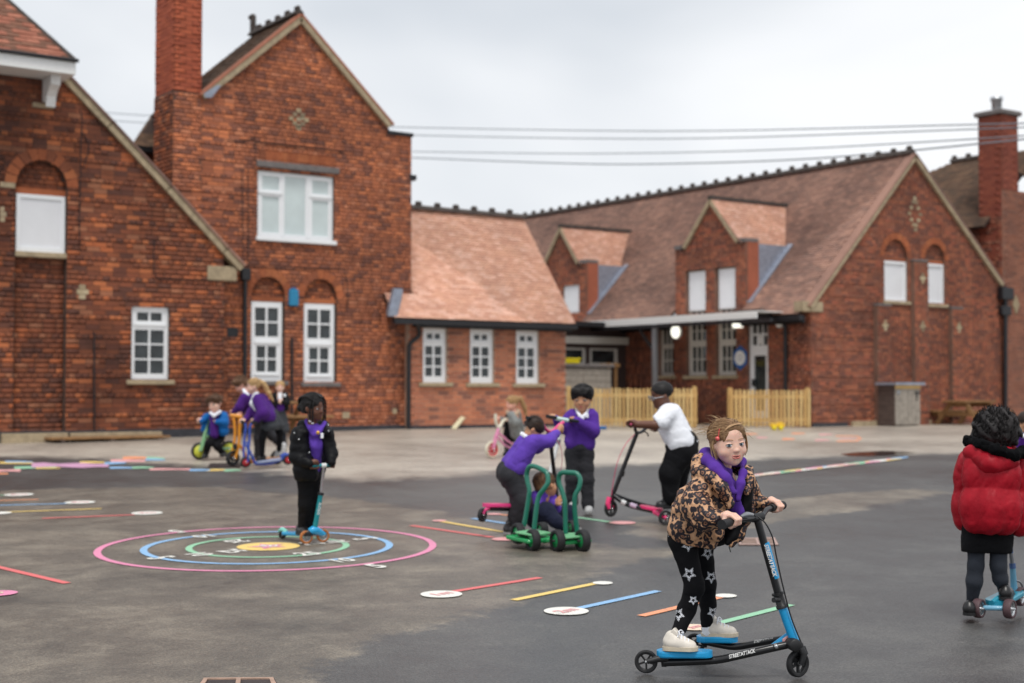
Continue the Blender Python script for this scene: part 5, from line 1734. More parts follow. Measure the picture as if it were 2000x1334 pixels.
def nets(Fd, Lb, lo, vox):
    s = Fd < 0
    c = np.zeros(tuple(np.array(s.shape) - 1), np.int8)
    for i in (0, 1):
        for j in (0, 1):
            for k in (0, 1):
                c += s[i:s.shape[0] - 1 + i, j:s.shape[1] - 1 + j, k:s.shape[2] - 1 + k]
    cells = np.argwhere((c > 0) & (c < 8))
    N = len(cells)
    acc = np.zeros((N, 3)); cnt = np.zeros(N)
    ci, cj, ck = cells.T
    for axis in range(3):
        for a in (0, 1):
            for b in (0, 1):
                o0 = [0, 0, 0]; t = [q for q in range(3) if q != axis]
                o0[t[0]] = a; o0[t[1]] = b
                o1 = list(o0); o1[axis] = 1
                f0 = Fd[ci + o0[0], cj + o0[1], ck + o0[2]]; f1 = Fd[ci + o1[0], cj + o1[1], ck + o1[2]]
                m_ = (f0 < 0) != (f1 < 0)
                tt = np.where(m_, f0 / np.where(m_, f0 - f1, 1), 0)
                P = np.zeros((N, 3)); P[:, t[0]] = a; P[:, t[1]] = b; P[:, axis] = tt
                acc += P * m_[:, None]; cnt += m_
    V = lo + (cells + acc / cnt[:, None]) * vox
    vid = np.full(c.shape, -1, np.int32); vid[ci, cj, ck] = np.arange(N)
    lab = Lb[ci, cj, ck]
    Fs = []
    for axis in range(3):
        t = [q for q in range(3) if q != axis]
        a = [slice(None)] * 3; b = [slice(None)] * 3
        a[axis] = slice(0, -1); b[axis] = slice(1, None)
        E = np.argwhere(s[tuple(a)] != s[tuple(b)])
        E = E[(E[:, t[0]] > 0) & (E[:, t[1]] > 0)]
        ins = s[tuple(E.T)]
        def at(d0, d1):
            q = E.copy(); q[:, t[0]] -= d0; q[:, t[1]] -= d1
            return vid[tuple(q.T)]
        Q = np.stack([at(1, 1), at(0, 1), at(0, 0), at(1, 0)], 1)
        flip = ins if axis != 1 else ~ins
        Q[~flip] = Q[~flip][:, ::-1]
        Fs.append(Q)
    return V, np.concatenate(Fs), lab


def soft(name, prims, mats, vox, k, parent, cuts=(), wr=None, label=None, kind=None):
    V, Q, lab = field(prims, vox, k, cuts, wr)
    return obj(name, mesh_np(name, V, Q, mats, lab[Q[:, 0]] if isinstance(mats, (list, tuple)) else None, True), parent, kind, label)


# ------------------------------------------------------------------ cloth, skin, hair
def cloth(name, col, rough=.85, var=.12, bump=.25, bscale=420.0, sheen=.04): return simple(name, col, rough, 0, .18, var, 9.0, bump, bscale, 0, sheen)


M['skin_fair'] = simple('fair skin', lin(232, 188, 168), .5, spec=.4, var=.05, scale=22, sss=.2)
M['skin_pink'] = simple('rosy skin', lin(228, 170, 150), .5, spec=.4, var=.06, scale=22, sss=.2)
M['skin_olive'] = simple('olive skin', lin(198, 146, 112), .5, spec=.4, var=.06, scale=22, sss=.15)
M['skin_dark'] = simple('dark brown skin', lin(104, 66, 50), .45, spec=.45, var=.08, scale=22, sss=.1)
M['skin_brown'] = simple('brown skin', lin(128, 84, 62), .45, spec=.45, var=.08, scale=22, sss=.1)
M['lip'] = simple('lips', lin(206, 112, 106), .4, var=.05)
M['lip_dark'] = simple('dark lips', lin(110, 60, 56), .4, var=.05)
M['mouth'] = simple('mouth', lin(88, 34, 34), .4)
M['teeth'] = simple('teeth', lin(236, 230, 220), .3)
M['eye_white'] = simple('eye white', lin(232, 228, 226), .15, var=.02)
M['iris_blue'] = simple('grey blue iris', lin(92, 108, 120), .1, var=.2, scale=300)
M['iris_brown'] = simple('brown iris', lin(60, 40, 28), .1)
M['pupil'] = simple('pupil', lin(12, 12, 14), .05)


def hair_mat(name, a, b, c):
    mt, n, s = base_mat(name)
    l = n.links.new
    s.inputs['Roughness'].default_value = .55
    s.inputs['Specular IOR Level'].default_value = .3
    g = nd(n, 'ShaderNodeNewGeometry')
    r = ramp(n, [(0, a), (.5, b), (1, c)])
    l(g.outputs['Random Per Island'], r.inputs['Fac'])
    nz_ = nd(n, 'ShaderNodeTexNoise', Scale=60.0, Detail=4.0)
    l(g.outputs['Position'], nz_.inputs['Vector'])
    q = ramp(n, [(.3, (.7, .7, .7, 1)), (.7, (1.2, 1.2, 1.2, 1))]); l(nz_.outputs['Fac'], q.inputs['Fac'])
    mx = nd(n, 'ShaderNodeMixRGB', blend_type='MULTIPLY', Fac=1.0)
    l(r.outputs['Color'], mx.inputs['Color1']); l(q.outputs['Color'], mx.inputs['Color2'])
    l(mx.outputs['Color'], s.inputs['Base Color'])
    return mt


M['hair_lightbrown'] = hair_mat('light brown hair', lin(120, 90, 64), lin(166, 130, 94), lin(206, 174, 134))
M['hair_brown'] = hair_mat('brown hair', lin(70, 48, 34), lin(98, 70, 50), lin(120, 88, 62))
M['hair_dark'] = hair_mat('dark brown hair', lin(46, 34, 28), lin(62, 46, 38), lin(80, 60, 48))
M['hair_black'] = hair_mat('black hair', lin(18, 16, 17), lin(28, 25, 25), lin(44, 40, 40))
M['hair_blond'] = hair_mat('blond hair', lin(160, 124, 84), lin(196, 160, 112), lin(220, 188, 140))
M['fabric_purple'] = cloth('purple school wool', lin(88, 52, 150))
M['fabric_purple2'] = cloth('bright purple school wool', lin(98, 66, 172))
M['fabric_purple3'] = cloth('deep purple cardigan wool', lin(74, 34, 116))
M['fabric_white'] = cloth('white cotton', lin(238, 240, 246), .8, .03)
M['fabric_black'] = cloth('black trousers', lin(17, 17, 20), .85, .2, .2, 420, 0)
M['fabric_coat'] = cloth('black padded coat', lin(15, 15, 18), .55, .2, .2, 60.0, 0)
M['fabric_grey'] = cloth('dark grey school trousers', lin(48, 48, 52))
M['fabric_skirt'] = cloth('charcoal pleated skirt', lin(58, 60, 64))
M['fabric_tights'] = cloth('dark grey tights', lin(48, 52, 60))
M['fabric_navy'] = cloth('navy trousers', lin(30, 34, 54))
M['fabric_red'] = simple('red padded nylon', lin(158, 8, 30), .55, spec=.25, var=.12, scale=14, bump=.6, bscale=34)
M['fabric_bluecoat'] = cloth('bright blue coat', lin(18, 98, 168), .6)
M['fabric_parka'] = cloth('grey flecked coat', lin(128, 130, 128), .85, .35)
M['fur_black'] = simple('black fur trim', lin(13, 13, 15), .95, spec=.1, bump=1.0, bscale=160)
M['fur_tan'] = simple('tan fur trim', lin(178, 150, 124), .95, bump=1.0, bscale=160, sheen=.4)
M['shoe_black'] = simple('black leather shoe', lin(24, 23, 25), .35, var=.15)
M['shoe_white'] = simple('scuffed white leather', lin(222, 214, 202), .5, var=.1, scale=26, bump=.1, bscale=90)
M['sole_white'] = simple('off white rubber', lin(206, 194, 172), .6, var=.15, scale=30)
M['sole_grey'] = simple('grey rubber sole', lin(150, 150, 148), .7, var=.1)
M['shoe_grey'] = simple('pale grey trainers', lin(190, 190, 190), .6, var=.15)


def leopard():
    mt, n, b = base_mat('leopard print padded fabric')
    l = n.links.new
    b.inputs['Roughness'].default_value = .5
    b.inputs['Specular IOR Level'].default_value = .35
    g = nd(n, 'ShaderNodeNewGeometry')
    wn = nd(n, 'ShaderNodeTexNoise', Scale=34.0, Detail=2.0)
    l(g.outputs['Position'], wn.inputs['Vector'])
    sb = nd(n, 'ShaderNodeVectorMath', operation='SUBTRACT'); sb.inputs[1].default_value = (.5, .5, .5)
    l(wn.outputs['Color'], sb.inputs[0])
    sc_ = nd(n, 'ShaderNodeVectorMath', operation='SCALE'); sc_.inputs['Scale'].default_value = .022
    l(sb.outputs[0], sc_.inputs[0])
    ad = nd(n, 'ShaderNodeVectorMath', operation='ADD')
    l(g.outputs['Position'], ad.inputs[0]); l(sc_.outputs[0], ad.inputs[1])
    vo = nd(n, 'ShaderNodeTexVoronoi', Scale=33.0); vo.inputs['Randomness'].default_value = .85
    l(ad.outputs[0], vo.inputs['Vector'])
    r = ramp(n, [(0, lin(44, 34, 38)), (.12, lin(60, 44, 42)), (.18, lin(140, 98, 76)), (.28, lin(134, 94, 72)), (.33, lin(32, 27, 34)), (.6, lin(38, 31, 38)), (.66, lin(192, 146, 110)), (1, lin(214, 170, 134))])
    l(vo.outputs['Distance'], r.inputs['Fac'])
    # broken rings: gaps where a second noise is high
    n2 = nd(n, 'ShaderNodeTexNoise', Scale=50.0, Detail=1.0)
    l(g.outputs['Position'], n2.inputs['Vector'])
    r2 = ramp(n, [(.66, (0, 0, 0, 1)), (.7, (1, 1, 1, 1))])
    l(n2.outputs['Fac'], r2.inputs['Fac'])
    mx = nd(n, 'ShaderNodeMixRGB'); mx.inputs['Color2'].default_value = lin(200, 152, 114)
    l(r2.outputs['Color'], mx.inputs['Fac']); l(r.outputs['Color'], mx.inputs['Color1'])
    l(mx.outputs['Color'], b.inputs['Base Color'])
    n3 = nd(n, 'ShaderNodeTexNoise', Scale=38.0, Detail=3.0, Distortion=.8)
    l(g.outputs['Position'], n3.inputs['Vector'])
    bp = nd(n, 'ShaderNodeBump', Strength=.55, Distance=.012)
    l(n3.outputs['Fac'], bp.inputs['Height']); l(bp.outputs['Normal'], b.inputs['Normal'])
    return mt


M['leopard'] = leopard()


def frame_of(yaw, pitch=0, roll=0):
    y, p, r = (math.radians(a) for a in (yaw, pitch, roll))
    f0 = -FH * math.cos(y) + RT * math.sin(y)
    X = ZU.cross(f0)
    f = f0 * math.cos(p) - ZU * math.sin(p); u = ZU * math.cos(p) + f0 * math.sin(p)
    X2 = X * math.cos(r) - u * math.sin(r); u2 = u * math.cos(r) + X * math.sin(r)
    return X2, u2, f


class Person:
    def __init__(s, label, D, foot, J, head, hh, yaw, pitch=0, roll=0, skin='skin_fair', lips='lip', group=None, seed=1):
        s.D = D
        s.root = thing('person', G(*foot), label, 'person')
        s.J = {k: T(v[0], v[1], D + (v[2] if len(v) > 2 else 0)) for k, v in J.items()}
        s.hc = T(head[0], head[1], D + head[2])
        s.h = hh * D / F_PX
        s.X, s.Y, s.Z = frame_of(yaw, pitch, roll)
        s.skin, s.lips, s.seed = M[skin], M[lips], seed
        s.body = []

    def m(s, px): return px * s.D / F_PX

    def p(s, q):
        if isinstance(q, str): return s.J[q]
        if isinstance(q, Vector): return q
        return T(q[0], q[1], s.D + (q[2] if len(q) > 2 else 0))

    def hl(s, x, y, z): return s.hc + (s.X * x + s.Y * y + s.Z * z) * s.h

    def cones(s, L, lab=0):
        return [cone(s.p(q[0]), s.m(q[1]), s.p(q[2]), s.m(q[3]), lab, q[4] if len(q) > 4 else None) for q in L]

    def g(s, name, mat, L, vox=.009, k=10, cuts=(), wr=None, extra=(), label=None, parent=None):
        mats = M[mat] if isinstance(mat, str) else mat
        return soft(name, s.cones(L) + list(extra), mats, vox, s.m(k), parent or s.root, [(s.p(c), n) for c, n in cuts], wr, label)

    def head_prims(s, smile=0.0, jaw=1.0, cheeks=1.0, nose=1.0):
        B = (s.X, s.Y, s.Z); h = s.h
        E = lambda x, y, z, a, b, c, lab=0: ell(s.hl(x, y, z), (a * h, b * h, c * h), B, lab)
        K = lambda p, r, q, t, lab=0: cone(s.hl(*p), r * h, s.hl(*q), t * h, lab)
        P = [E(0, .17, -.09, .355, .335, .41), E(0, -.06, .05, .325 * jaw, .37, .295), E(0, -.26, .15, .215 * jaw, .2, .175)]
        P += [E(.165 * jaw, -.15, .165, .13 * cheeks, .12, .13), E(-.165 * jaw, -.15, .165, .13 * cheeks, .12, .13)]
        P += [neg(E(.14, .01, .405, .078, .046, .105)), neg(E(-.14, .01, .405, .078, .046, .105))]
        P += [K((0, -.02, .312), .018, (0, -.1, .345), .032 * nose), E(0, -.112, .35, .043 * nose, .032, .038), E(.042 * nose, -.118, .322, .026, .024, .028), E(-.042 * nose, -.118, .322, .026, .024, .028)]
        P += [E(0, -.385, .215, .095, .07, .085)]
        for sx_ in (-1, 1):
            P += [E(sx_ * .345, -.035, -.04, .035, .1, .065), E(sx_ * .372, -.01, -.06, .026, .08, .048)]
        return P

    def mouth(s, smile=.4):
        h = s.h; w, up = .095 + .045 * smile, .05 * smile
        gap = .011 * smile
        mb = MB()
        mb.tube(spline([s.hl(-w, -.25 + up, .285), s.hl(-w * .5, -.238 + gap, .325), s.hl(0, -.243 + gap, .337), s.hl(w * .5, -.238 + gap, .325), s.hl(w, -.25 + up, .285)], 3), [q * h for q in (.004, .006, .008, .009, .009, .0085, .008, .0085, .009, .009, .008, .006, .004)], 6)
        mb.tube(spline([s.hl(-w, -.25 + up, .285), s.hl(-w * .5, -.264 - gap, .322), s.hl(0, -.27 - gap, .334), s.hl(w * .5, -.264 - gap, .322), s.hl(w, -.25 + up, .285)], 3), [q * h for q in (.004, .007, .01, .012, .0135, .014, .014, .014, .0135, .012, .01, .007, .004)], 6)
        mb.build('lips', s.lips, s.root)
        mb = MB(); mb.tube(spline([s.hl(-w * 1.04, -.248 + up, .288), s.hl(0, -.254, .328), s.hl(w * 1.04, -.248 + up, .288)], 4), [.005 * h] + [(.0075 + .35 * gap) * h] * 7 + [.005 * h], 6)
        mb.build('mouth', M['mouth'], s.root)

    def hand(s, wr, hd, axis, br=.016, sc=1.0, thumb=1, up=None):
        """hand closed on a bar: palm over the top, four fingers round the front, thumb below"""
        wr, hd = s.p(wr), s.p(hd)
        b = Vector(axis).normalized()
        a = hd - wr; a = a - b * a.dot(b)
        if a.length < .01: a = -FH - b * (-FH).dot(b)
        a.normalize(); n = b.cross(a)
        if n.dot(up if up is not None else ZU) < 0: n = -n
        t = .0074 * sc
        P = []
        pc = hd - a * .018 * sc + n * (br + .008 * sc)
        P += [cone(wr, .021 * sc, pc - a * .012 * sc, .02 * sc)]
        ks = []
        for i in range(4):
            o = b * ((i - 1.5) * .0178 * sc) * thumb
            kx = [.002, .005, .004, -.002][i] * sc
            k0 = hd + o + n * (br + .011 * sc) + a * kx
            k1 = hd + o * 1.02 + n * (br * .55 + .004) + a * (br + .011 * sc + kx)
            k2 = hd + o + -n * (br * .55) + a * (br + .009 * sc)
            k3 = hd + o * .95 - n * (br + .007 * sc) + a * (.004 + kx)
            ks.append(k0)
            P += [cone(pc + o * .8 - a * .012 * sc, .0115 * sc, k0, t * 1.2)] + [fine(c_) for c_ in (cone(k0, t * 1.18, k1, t), cone(k1, t * 1.06, k2, t * .95), cone(k2, t, k3, t * .85))]
        th0 = pc - a * .012 * sc - b * .024 * sc * thumb
        th1 = hd - a * (br + .009 * sc) - b * .034 * sc * thumb + n * .002
        th2 = hd - n * (br + .008 * sc) - b * .03 * sc * thumb + a * .004
        P += [cone(th0, .0125 * sc, th1, .0105 * sc), cone(th1, .0105 * sc, th2, .0085 * sc)]
        s.body += P
        return P

    def open_hand(s, wr, hd, side, sc=1.0):
        """relaxed open hand from the wrist towards hd"""
        wr, hd = s.p(wr), s.p(hd)
        a = (hd - wr).normalized(); b = Vector(side); b = (b - a * b.dot(a)).normalized(); n = a.cross(b)
        c = wr + a * .03 * sc
        P = [cone(wr, .018 * sc, c, .02 * sc), ell(wr + a * .04 * sc, (.03 * sc, .034 * sc, .013 * sc), (b, a, n))]
        for i, L_ in enumerate((.05, .058, .054, .042)):
            o = b * ((i - 1.5) * .0165 * sc)
            k0 = wr + a * .066 * sc + o; k1 = k0 + a * L_ * .5 * sc + o * .15 - n * .006; k2 = k1 + a * L_ * .45 * sc - n * .014 * sc
            P += [cone(wr + a * .03 * sc + o * .7, .011 * sc, k0, .0088 * sc), fine(cone(k0, .0084 * sc, k1, .0076 * sc)), fine(cone(k1, .0076 * sc, k2, .0064 * sc))]
        t0 = wr + a * .025 * sc - b * .024 * sc; t1 = t0 + a * .03 * sc - b * .022 * sc; t2 = t1 + a * .022 * sc - b * .006 * sc
        P += [cone(t0, .012 * sc, t1, .01 * sc), cone(t1, .01 * sc, t2, .0085 * sc)]
        s.body += P

    def build_body(s, arm=8, leg=10, torso=20, vox=.0085, k=.014, smile=.4, jaw=1.0, cheeks=1.0, armsL=True, armsR=True, nose=1.0, neck=.17):
        J = s.J; P = s.head_prims(smile, jaw, cheeks, nose); s.mouth(smile)
        P.append(cone(s.hl(0, -.2, -.08), neck * s.h, J['neck'], neck * 1.1 * s.h))
        chest = (J['shL'] + J['shR']) / 2
        P += [cone(J['neck'], s.m(torso * .5), chest, s.m(torso * .7)), cone(chest, s.m(torso), J['pelvis'], s.m(torso))]
        for sd in 'LR':
            P += [cone(J['sh' + sd], s.m(arm), J['el' + sd], s.m(arm * .9)), cone(J['el' + sd], s.m(arm * .9), J['wr' + sd], s.m(arm * .75))]
            if 'kn' + sd in J:
                P += [cone(J['pelvis'], s.m(leg), J['hip' + sd], s.m(leg)), cone(J['hip' + sd], s.m(leg), J['kn' + sd], s.m(leg * .8)), cone(J['kn' + sd], s.m(leg * .8), J['an' + sd], s.m(leg * .6))]
        return soft('body', P + s.body, [s.skin, s.lips], vox, k, s.root)

    def eyes(s, iris='iris_brown', look=(0, 0), lash=True, brow='hair_brown', detail=True, browy=.125, open_=1.0):
        h = s.h
        for sx_ in (-1, 1):
            c = s.hl(sx_ * .14, .008, .25)
            d = (s.Z + s.X * (look[0] + sx_ * .12) + s.Y * look[1]).normalized()
            r = .078 * h
            mb = MB()
            L1 = lambda a0: (r * 1.004 * math.cos(a0), r * 1.004 * math.sin(a0))
            mb.lathe(c, d, [L1(a) for a in (math.pi, 2.6, 2.1, 1.57, 1.2, .85, .5)], 18, 0)
            mb.lathe(c, d, [L1(a) for a in (.5, .42, .34, .2)], 18, 1)
            mb.lathe(c, d, [L1(a) for a in (.2, .1, .005)], 18, 2)
            mb.build('eye', [M['eye_white'], M[iris], M['pupil']], s.root)
            # lids: shells over the ball, cut to an almond opening
            f = (s.Z + s.X * sx_ * .22).normalized(); u = (s.Y - f * s.Y.dot(f)).normalized(); x = u.cross(f)
            mb = MB(); n = 14
            R_ = r * 1.07
            for (sg, op, tag_) in ((1, .40 * open_, 0), (-1, .30 * open_, 0)):
                vs = []
                for i in range(n + 1):
                    az = -1.25 + 2.5 * i / n                 # across the eye
                    e0 = op * math.cos(az * 1.18) if abs(az) < 1.25 else 0
                    e0 = max(e0, .0)
                    for k in range(4):
                        el = e0 + (1.35 - e0) * k / 3
                        rr = R_ * (1.0 if k else 1.012)
                        vs.append(c + f * math.cos(el) * math.cos(az) * rr + x * math.sin(az) * math.cos(el * .6) * rr + u * sg * math.sin(el) * rr)
                mb.add(vs, [(i * 4 + k, i * 4 + k + 1, (i + 1) * 4 + k + 1, (i + 1) * 4 + k) for i in range(n) for k in range(3)], 0, True)
            mb.build('eyelids', s.skin, s.root)
            if lash:
                mb = MB(); pts = []
                for i in range(11):
                    az = -1.15 + 2.3 * i / 10
                    el = max(.40 * open_ * math.cos(az * 1.18), 0)
                    pts.append(c + f * math.cos(el) * math.cos(az) * R_ * 1.03 + x * math.sin(az) * R_ * 1.03 + u * math.sin(el) * R_ * 1.03)
                mb.tube(pts, [.003 * h] + [.0055 * h] * 9 + [.003 * h], 5)
                mb.build('eyelash', M['hair_dark'], s.root)
            if detail:
                mb = MB()
                pts = [s.hl(sx_ * q, browy + b, z) for q, b, z in ((.065, -.008, .325), (.12, .012, .318), (.19, .008, .285), (.24, -.018, .24))]
                mb.tube(spline(pts, 3), [.006 * h] * 3 + [.0095 * h] * 4 + [.004 * h] * 3, 6)
                mb.build('eyebrow', M[brow], s.root)

    def hair(s, mat, kind='short', extra=(), strands=0, vox=.008, target=(0, -.8, -.7), front=.0, low=-.22, puff=1.0, wr=None, length=7, width=.008, face=1.0):
        h = s.h; B = (s.X, s.Y, s.Z)
        P = [ell(s.hl(0, .185, -.105), (.405 * puff * h, .375 * puff * h, .445 * puff * h), B)]
        if low < -.1: P.append(ell(s.hl(0, .0, -.2), (.36 * puff * h, .36 * h, .33 * h), B))
        P += list(extra)
        P += [neg(ell(s.hl(0, -.12, .44), (.285 * face * h, (.40 + front) * h, .36 * h), B)), neg(ell(s.hl(0, -.32, .12), (.42 * h, .2 * h, .3 * h), B))]
        o = soft('hair', P, M[mat], vox, .012, s.root, [(s.hl(0, low, -.2), -s.Y)] if kind != 'long' else (), wr or (.0022, 120, s.seed))
        if strands:
            rs = random.Random(s.seed); mb = MB()
            c = s.hl(0, .185, -.105); rad = (.412 * puff * h, .385 * puff * h, .452 * puff * h)
            tg_ = Vector(target).normalized()
            for i in range(strands):
                v = Vector((rs.gauss(0, 1), abs(rs.gauss(0, 1)) * .9 + .05, rs.gauss(0, 1))).normalized()
                q = 1.0 + rs.uniform(-.01, .035) + (rs.uniform(0, .06) if rs.random() < .12 else 0)
                tg2 = (tg_ + Vector((rs.uniform(-.3, .3) + (.5 if v.x > 0 else -.5), rs.uniform(-.2, .2), rs.uniform(-.2, .2)))).normalized()
                pts = []
                for kx in range(length):
                    w = c + s.X * v.x * rad[0] * q + s.Y * v.y * rad[1] * q + s.Z * v.z * rad[2] * q
                    loc = Vector(((w - s.hc).dot(s.X), (w - s.hc).dot(s.Y), (w - s.hc).dot(s.Z))) / h
                    if (loc.x / (.295 * face)) ** 2 + ((loc.y + .12) / (.42 + front)) ** 2 + ((loc.z - .44) / .37) ** 2 < 1: break
                    if loc.y < low - .05: break
                    pts.append(w)
                    v = (v + (tg2 - v * tg2.dot(v)) * .17).normalized()
                if len(pts) > 2:
                    W = width * h * rs.uniform(.6, 1.3)
                    mb.tube(pts, [W * (.5 + .5 * math.sin(math.pi * (t + .6) / (len(pts) + .2))) for t in range(len(pts))], 4, cap=False)
            if mb.v: mb.build('hair_strands', M[mat], s.root)
        return o

    def shoe(s, heel, toe, w=.034, mat='shoe_black', sole='shoe_black', hgt=.05, vox=.007, ankle=None, name='shoe', lace=False, roll=0):
        a, b = s.p(heel), s.p(toe)
        f = (b - a).normalized(); sd = f.cross(ZU).normalized(); up = sd.cross(f).normalized()
        L_ = (b - a).length
        P = [cone(a + f * w + up * (w * .95), w, a + f * L_ * .5 + up * w * .85, w * .98), cone(a + f * L_ * .5 + up * w * .8, w * .95, b - f * w * .95 + up * w * .5, w * .86),
             cone(a + f * L_ * .36 + up * hgt * .92, w * .62, a + f * L_ * .66 + up * w * .72, w * .72), cone(a + f * w * .95 + up * hgt * .8, w * .86, a + f * w * 1.1 + up * hgt * 1.12, w * .8)]
        o = soft(name, P, M[mat], vox, .012, s.root, [(a + up * .010, -up)])
        mb = MB()
        n = 10; out = []
        ce, ct = a + f * w * .9, b - f * w * .95
        for i in range(n + 1):
            an = -math.pi / 2 + math.pi * i / n
            out.append(ct + f * math.cos(an) * w * 1.05 + sd * math.sin(an) * w * 1.02)
        for i in range(n + 1):
            an = math.pi / 2 + math.pi * i / n
            out.append(ce + f * math.cos(an) * w * 1.02 + sd * math.sin(an) * w * .98)
        mb.prism(out, up * .018)
        mb.build('sole', M[sole], o)
        if lace:
            mb = MB()
            for i in range(4):
                q = a + f * L_ * (.42 + .1 * i) + up * (hgt * 1.18 - .0095 * i + .012)
                mb.tube(spline([q - sd * .024 - up * .014, q - sd * .01 + up * .003, q + sd * .01 + up * .002 + f * .008, q + sd * .024 - up * .014 + f * .01], 3), .0032, 5)
            for e in (-1, 1):
                q = a + f * L_ * .44 + up * (hgt * 1.2 + .012)
                mb.tube(spline([q, q + sd * e * .02 + up * .012 + f * .01, q + sd * e * .034 - up * .004 + f * .02, q + sd * e * .02 + f * .012], 4), .003, 5)
            mb.build('laces', M['fabric_white'], o)
            MB().bevbox(a + f * L_ * .36 + up * (hgt * 1.42), f * .011 + up * .012, sd * .02, up * .014 - f * .012, .004).build('tongue', M[mat], o)
        return o


# ------------------------------------------------------------------ wheels and scooter pieces
M['rubber'] = simple('black rubber', lin(28, 28, 30), .7, var=.2, bump=.2, bscale=150)
M['black_gloss'] = simple('black gloss tube', lin(20, 20, 23), .28, spec=.55, var=.15)
M['black_plastic'] = simple('black plastic', lin(26, 26, 28), .5, var=.15)


def wheel(parent, c, axis, R, w, tyre='rubber', rim='black_plastic', spokes=5, solid=False, hub=None, nm='wheel', inner=.76, seg=28):
    ax = Vector(axis).normalized()
    mb = MB()
    mb.lathe(c, ax, [(-w * .42, R * inner), (-w / 2, R * (inner + .08)), (-w / 2, R * .92), (-w * .3, R * .985), (0, R), (w * .3, R * .985), (w / 2, R * .92), (w / 2, R * (inner + .08)), (w * .42, R * inner)], seg)
    o = mb.build(nm, M[tyre], parent)
    mb = MB()
    if solid:
        mb.lathe(c, ax, [(-w * .30, .002), (-w * .42, R * .2), (-w * .3, R * .3), (-w * .34, R * inner), (w * .34, R * inner), (w * .3, R * .3), (w * .42, R * .2), (w * .30, .002)], seg)
    else:
        mb.lathe(c, ax, [(-w * .4, R * inner * 1.01), (-w * .4, R * inner * .86), (w * .4, R * inner * .86), (w * .4, R * inner * 1.01)], seg)
        mb.lathe(c, ax, [(-w * .5, .001), (-w * .5, R * .17), (w * .5, R * .17), (w * .5, .001)], 14)
        x = ax.cross(ZU).normalized() if abs(ax.z) < .95 else Vector((1, 0, 0)); y = ax.cross(x)
        for i in range(spokes):
            an = 2 * math.pi * i / spokes + .35
            d = x * math.cos(an) + y * math.sin(an)
            mb.box(Vector(c) + d * R * inner * .5, d * R * inner * .4, ax * w * .22, ax.cross(d) * R * .075)
    mb.build('rim', M[rim] if isinstance(rim, str) else rim, o)
    mb = MB(); mb.lathe(c, ax, [(-w * .75, .001), (-w * .75, R * .1), (w * .75, R * .1), (w * .75, .001)], 10)
    mb.build('axle', M[hub or 'chrome'], o)
    return o


def deck(name, parent, a, b, width, thick, mat, taper=.75, up=None):
    """rounded foot plate between two points"""
    a, b = Vector(a), Vector(b)
    f = (b - a).normalized(); sd = f.cross(ZU).normalized(); u = sd.cross(f).normalized()
    n = 8
    def outline(k, h):
        r0, r1 = width / 2 * k, width / 2 * taper * k
        o = []
        for i in range(n + 1):
            an = -math.pi / 2 + math.pi * i / n
            o.append(b - f * r1 + f * math.cos(an) * r1 + sd * math.sin(an) * r1 + u * h)
        for i in range(n + 1):
            an = math.pi / 2 + math.pi * i / n
            o.append(a + f * r0 + f * math.cos(an) * r0 + sd * math.sin(an) * r0 + u * h)
        return o
    mb = MB()
    L0, L1, L2, L3 = outline(.93, 0), outline(1, thick * .25), outline(1, thick * .75), outline(.94, thick)
    N = len(L0)
    vs = L0 + L1 + L2 + L3
    fs = [(k * N + i, k * N + (i + 1) % N, (k + 1) * N + (i + 1) % N, (k + 1) * N + i) for k in range(3) for i in range(N)]
    fs += [tuple(range(N))[::-1], tuple(range(3 * N, 4 * N))]
    mb.add(vs, fs)
    return mb.build(name, mat, parent)


def tube(name, parent, pts, r, mat, n=12, sm=0):
    pts = [Vector(p) for p in pts]
    if sm: pts = spline(pts, sm)
    if isinstance(r, (list, tuple)) and len(r) != len(pts):
        r = list(np.interp(np.linspace(0, 1, len(pts)), np.linspace(0, 1, len(r)), r))
    return MB().tube(pts, r, n).build(name, M[mat] if isinstance(mat, str) else mat, parent)


def text_on(s, c, right, up, height, mat, parent, shear=0.0, bold=.0, name='lettering', sx=1.0):
    """flat lettering; right is the reading direction, up the top of the letters"""
    me = text_mesh(s, height, shear, bold * height)
    me.materials.append(mat)
    r = Vector(right).normalized(); u = Vector(up); u = (u - r * u.dot(r)).normalized()
    co = np.zeros(len(me.vertices) * 3, np.float32); me.vertices.foreach_get('co', co); co = co.reshape(-1, 3)
    P = np.array(Vector(c))[None] + co[:, :1] * sx * np.array(r) + co[:, 1:2] * np.array(u)
    me.vertices.foreach_set('co', P.astype(np.float32).ravel()); me.update()
    return obj(name, me, parent)

# ================================================================== small vehicles
def mk(col, rough=.35, **kw):
    k = 'paint %d %d %d' % col
    if k not in M: M[k] = simple(k, lin(*col), rough, spec=.5, var=.06, coat=kw.get('coat', .3))
    return k


BLUE, TEAL, CYAN = mk((24, 156, 214)), mk((12, 140, 150)), mk((40, 160, 214))
PINK, HOT = mk((226, 62, 130)), mk((232, 44, 112))
MINT, LIME, ORANGE, RBLUE, GREEN, GREEN2 = mk((140, 190, 140)), mk((214, 216, 70)), mk((232, 150, 30)), mk((40, 74, 170)), mk((14, 108, 88)), mk((30, 150, 84))
RED, AMBER, WHITE, LPINK = mk((190, 26, 40)), mk((170, 104, 40)), mk((232, 234, 232)), mk((236, 150, 190))
LBLUE = mk((120, 178, 206)); CREAM = mk((226, 220, 200))
M['tyre_amber'] = simple('amber urethane', lin(168, 100, 44), .4, var=.1)
M['tyre_cream'] = simple('pale rubber', lin(214, 206, 184), .6)
M['tyre_brown'] = simple('brown violet rubber', lin(84, 62, 66), .6)
GR = 'scooters and bikes ridden round the yard'


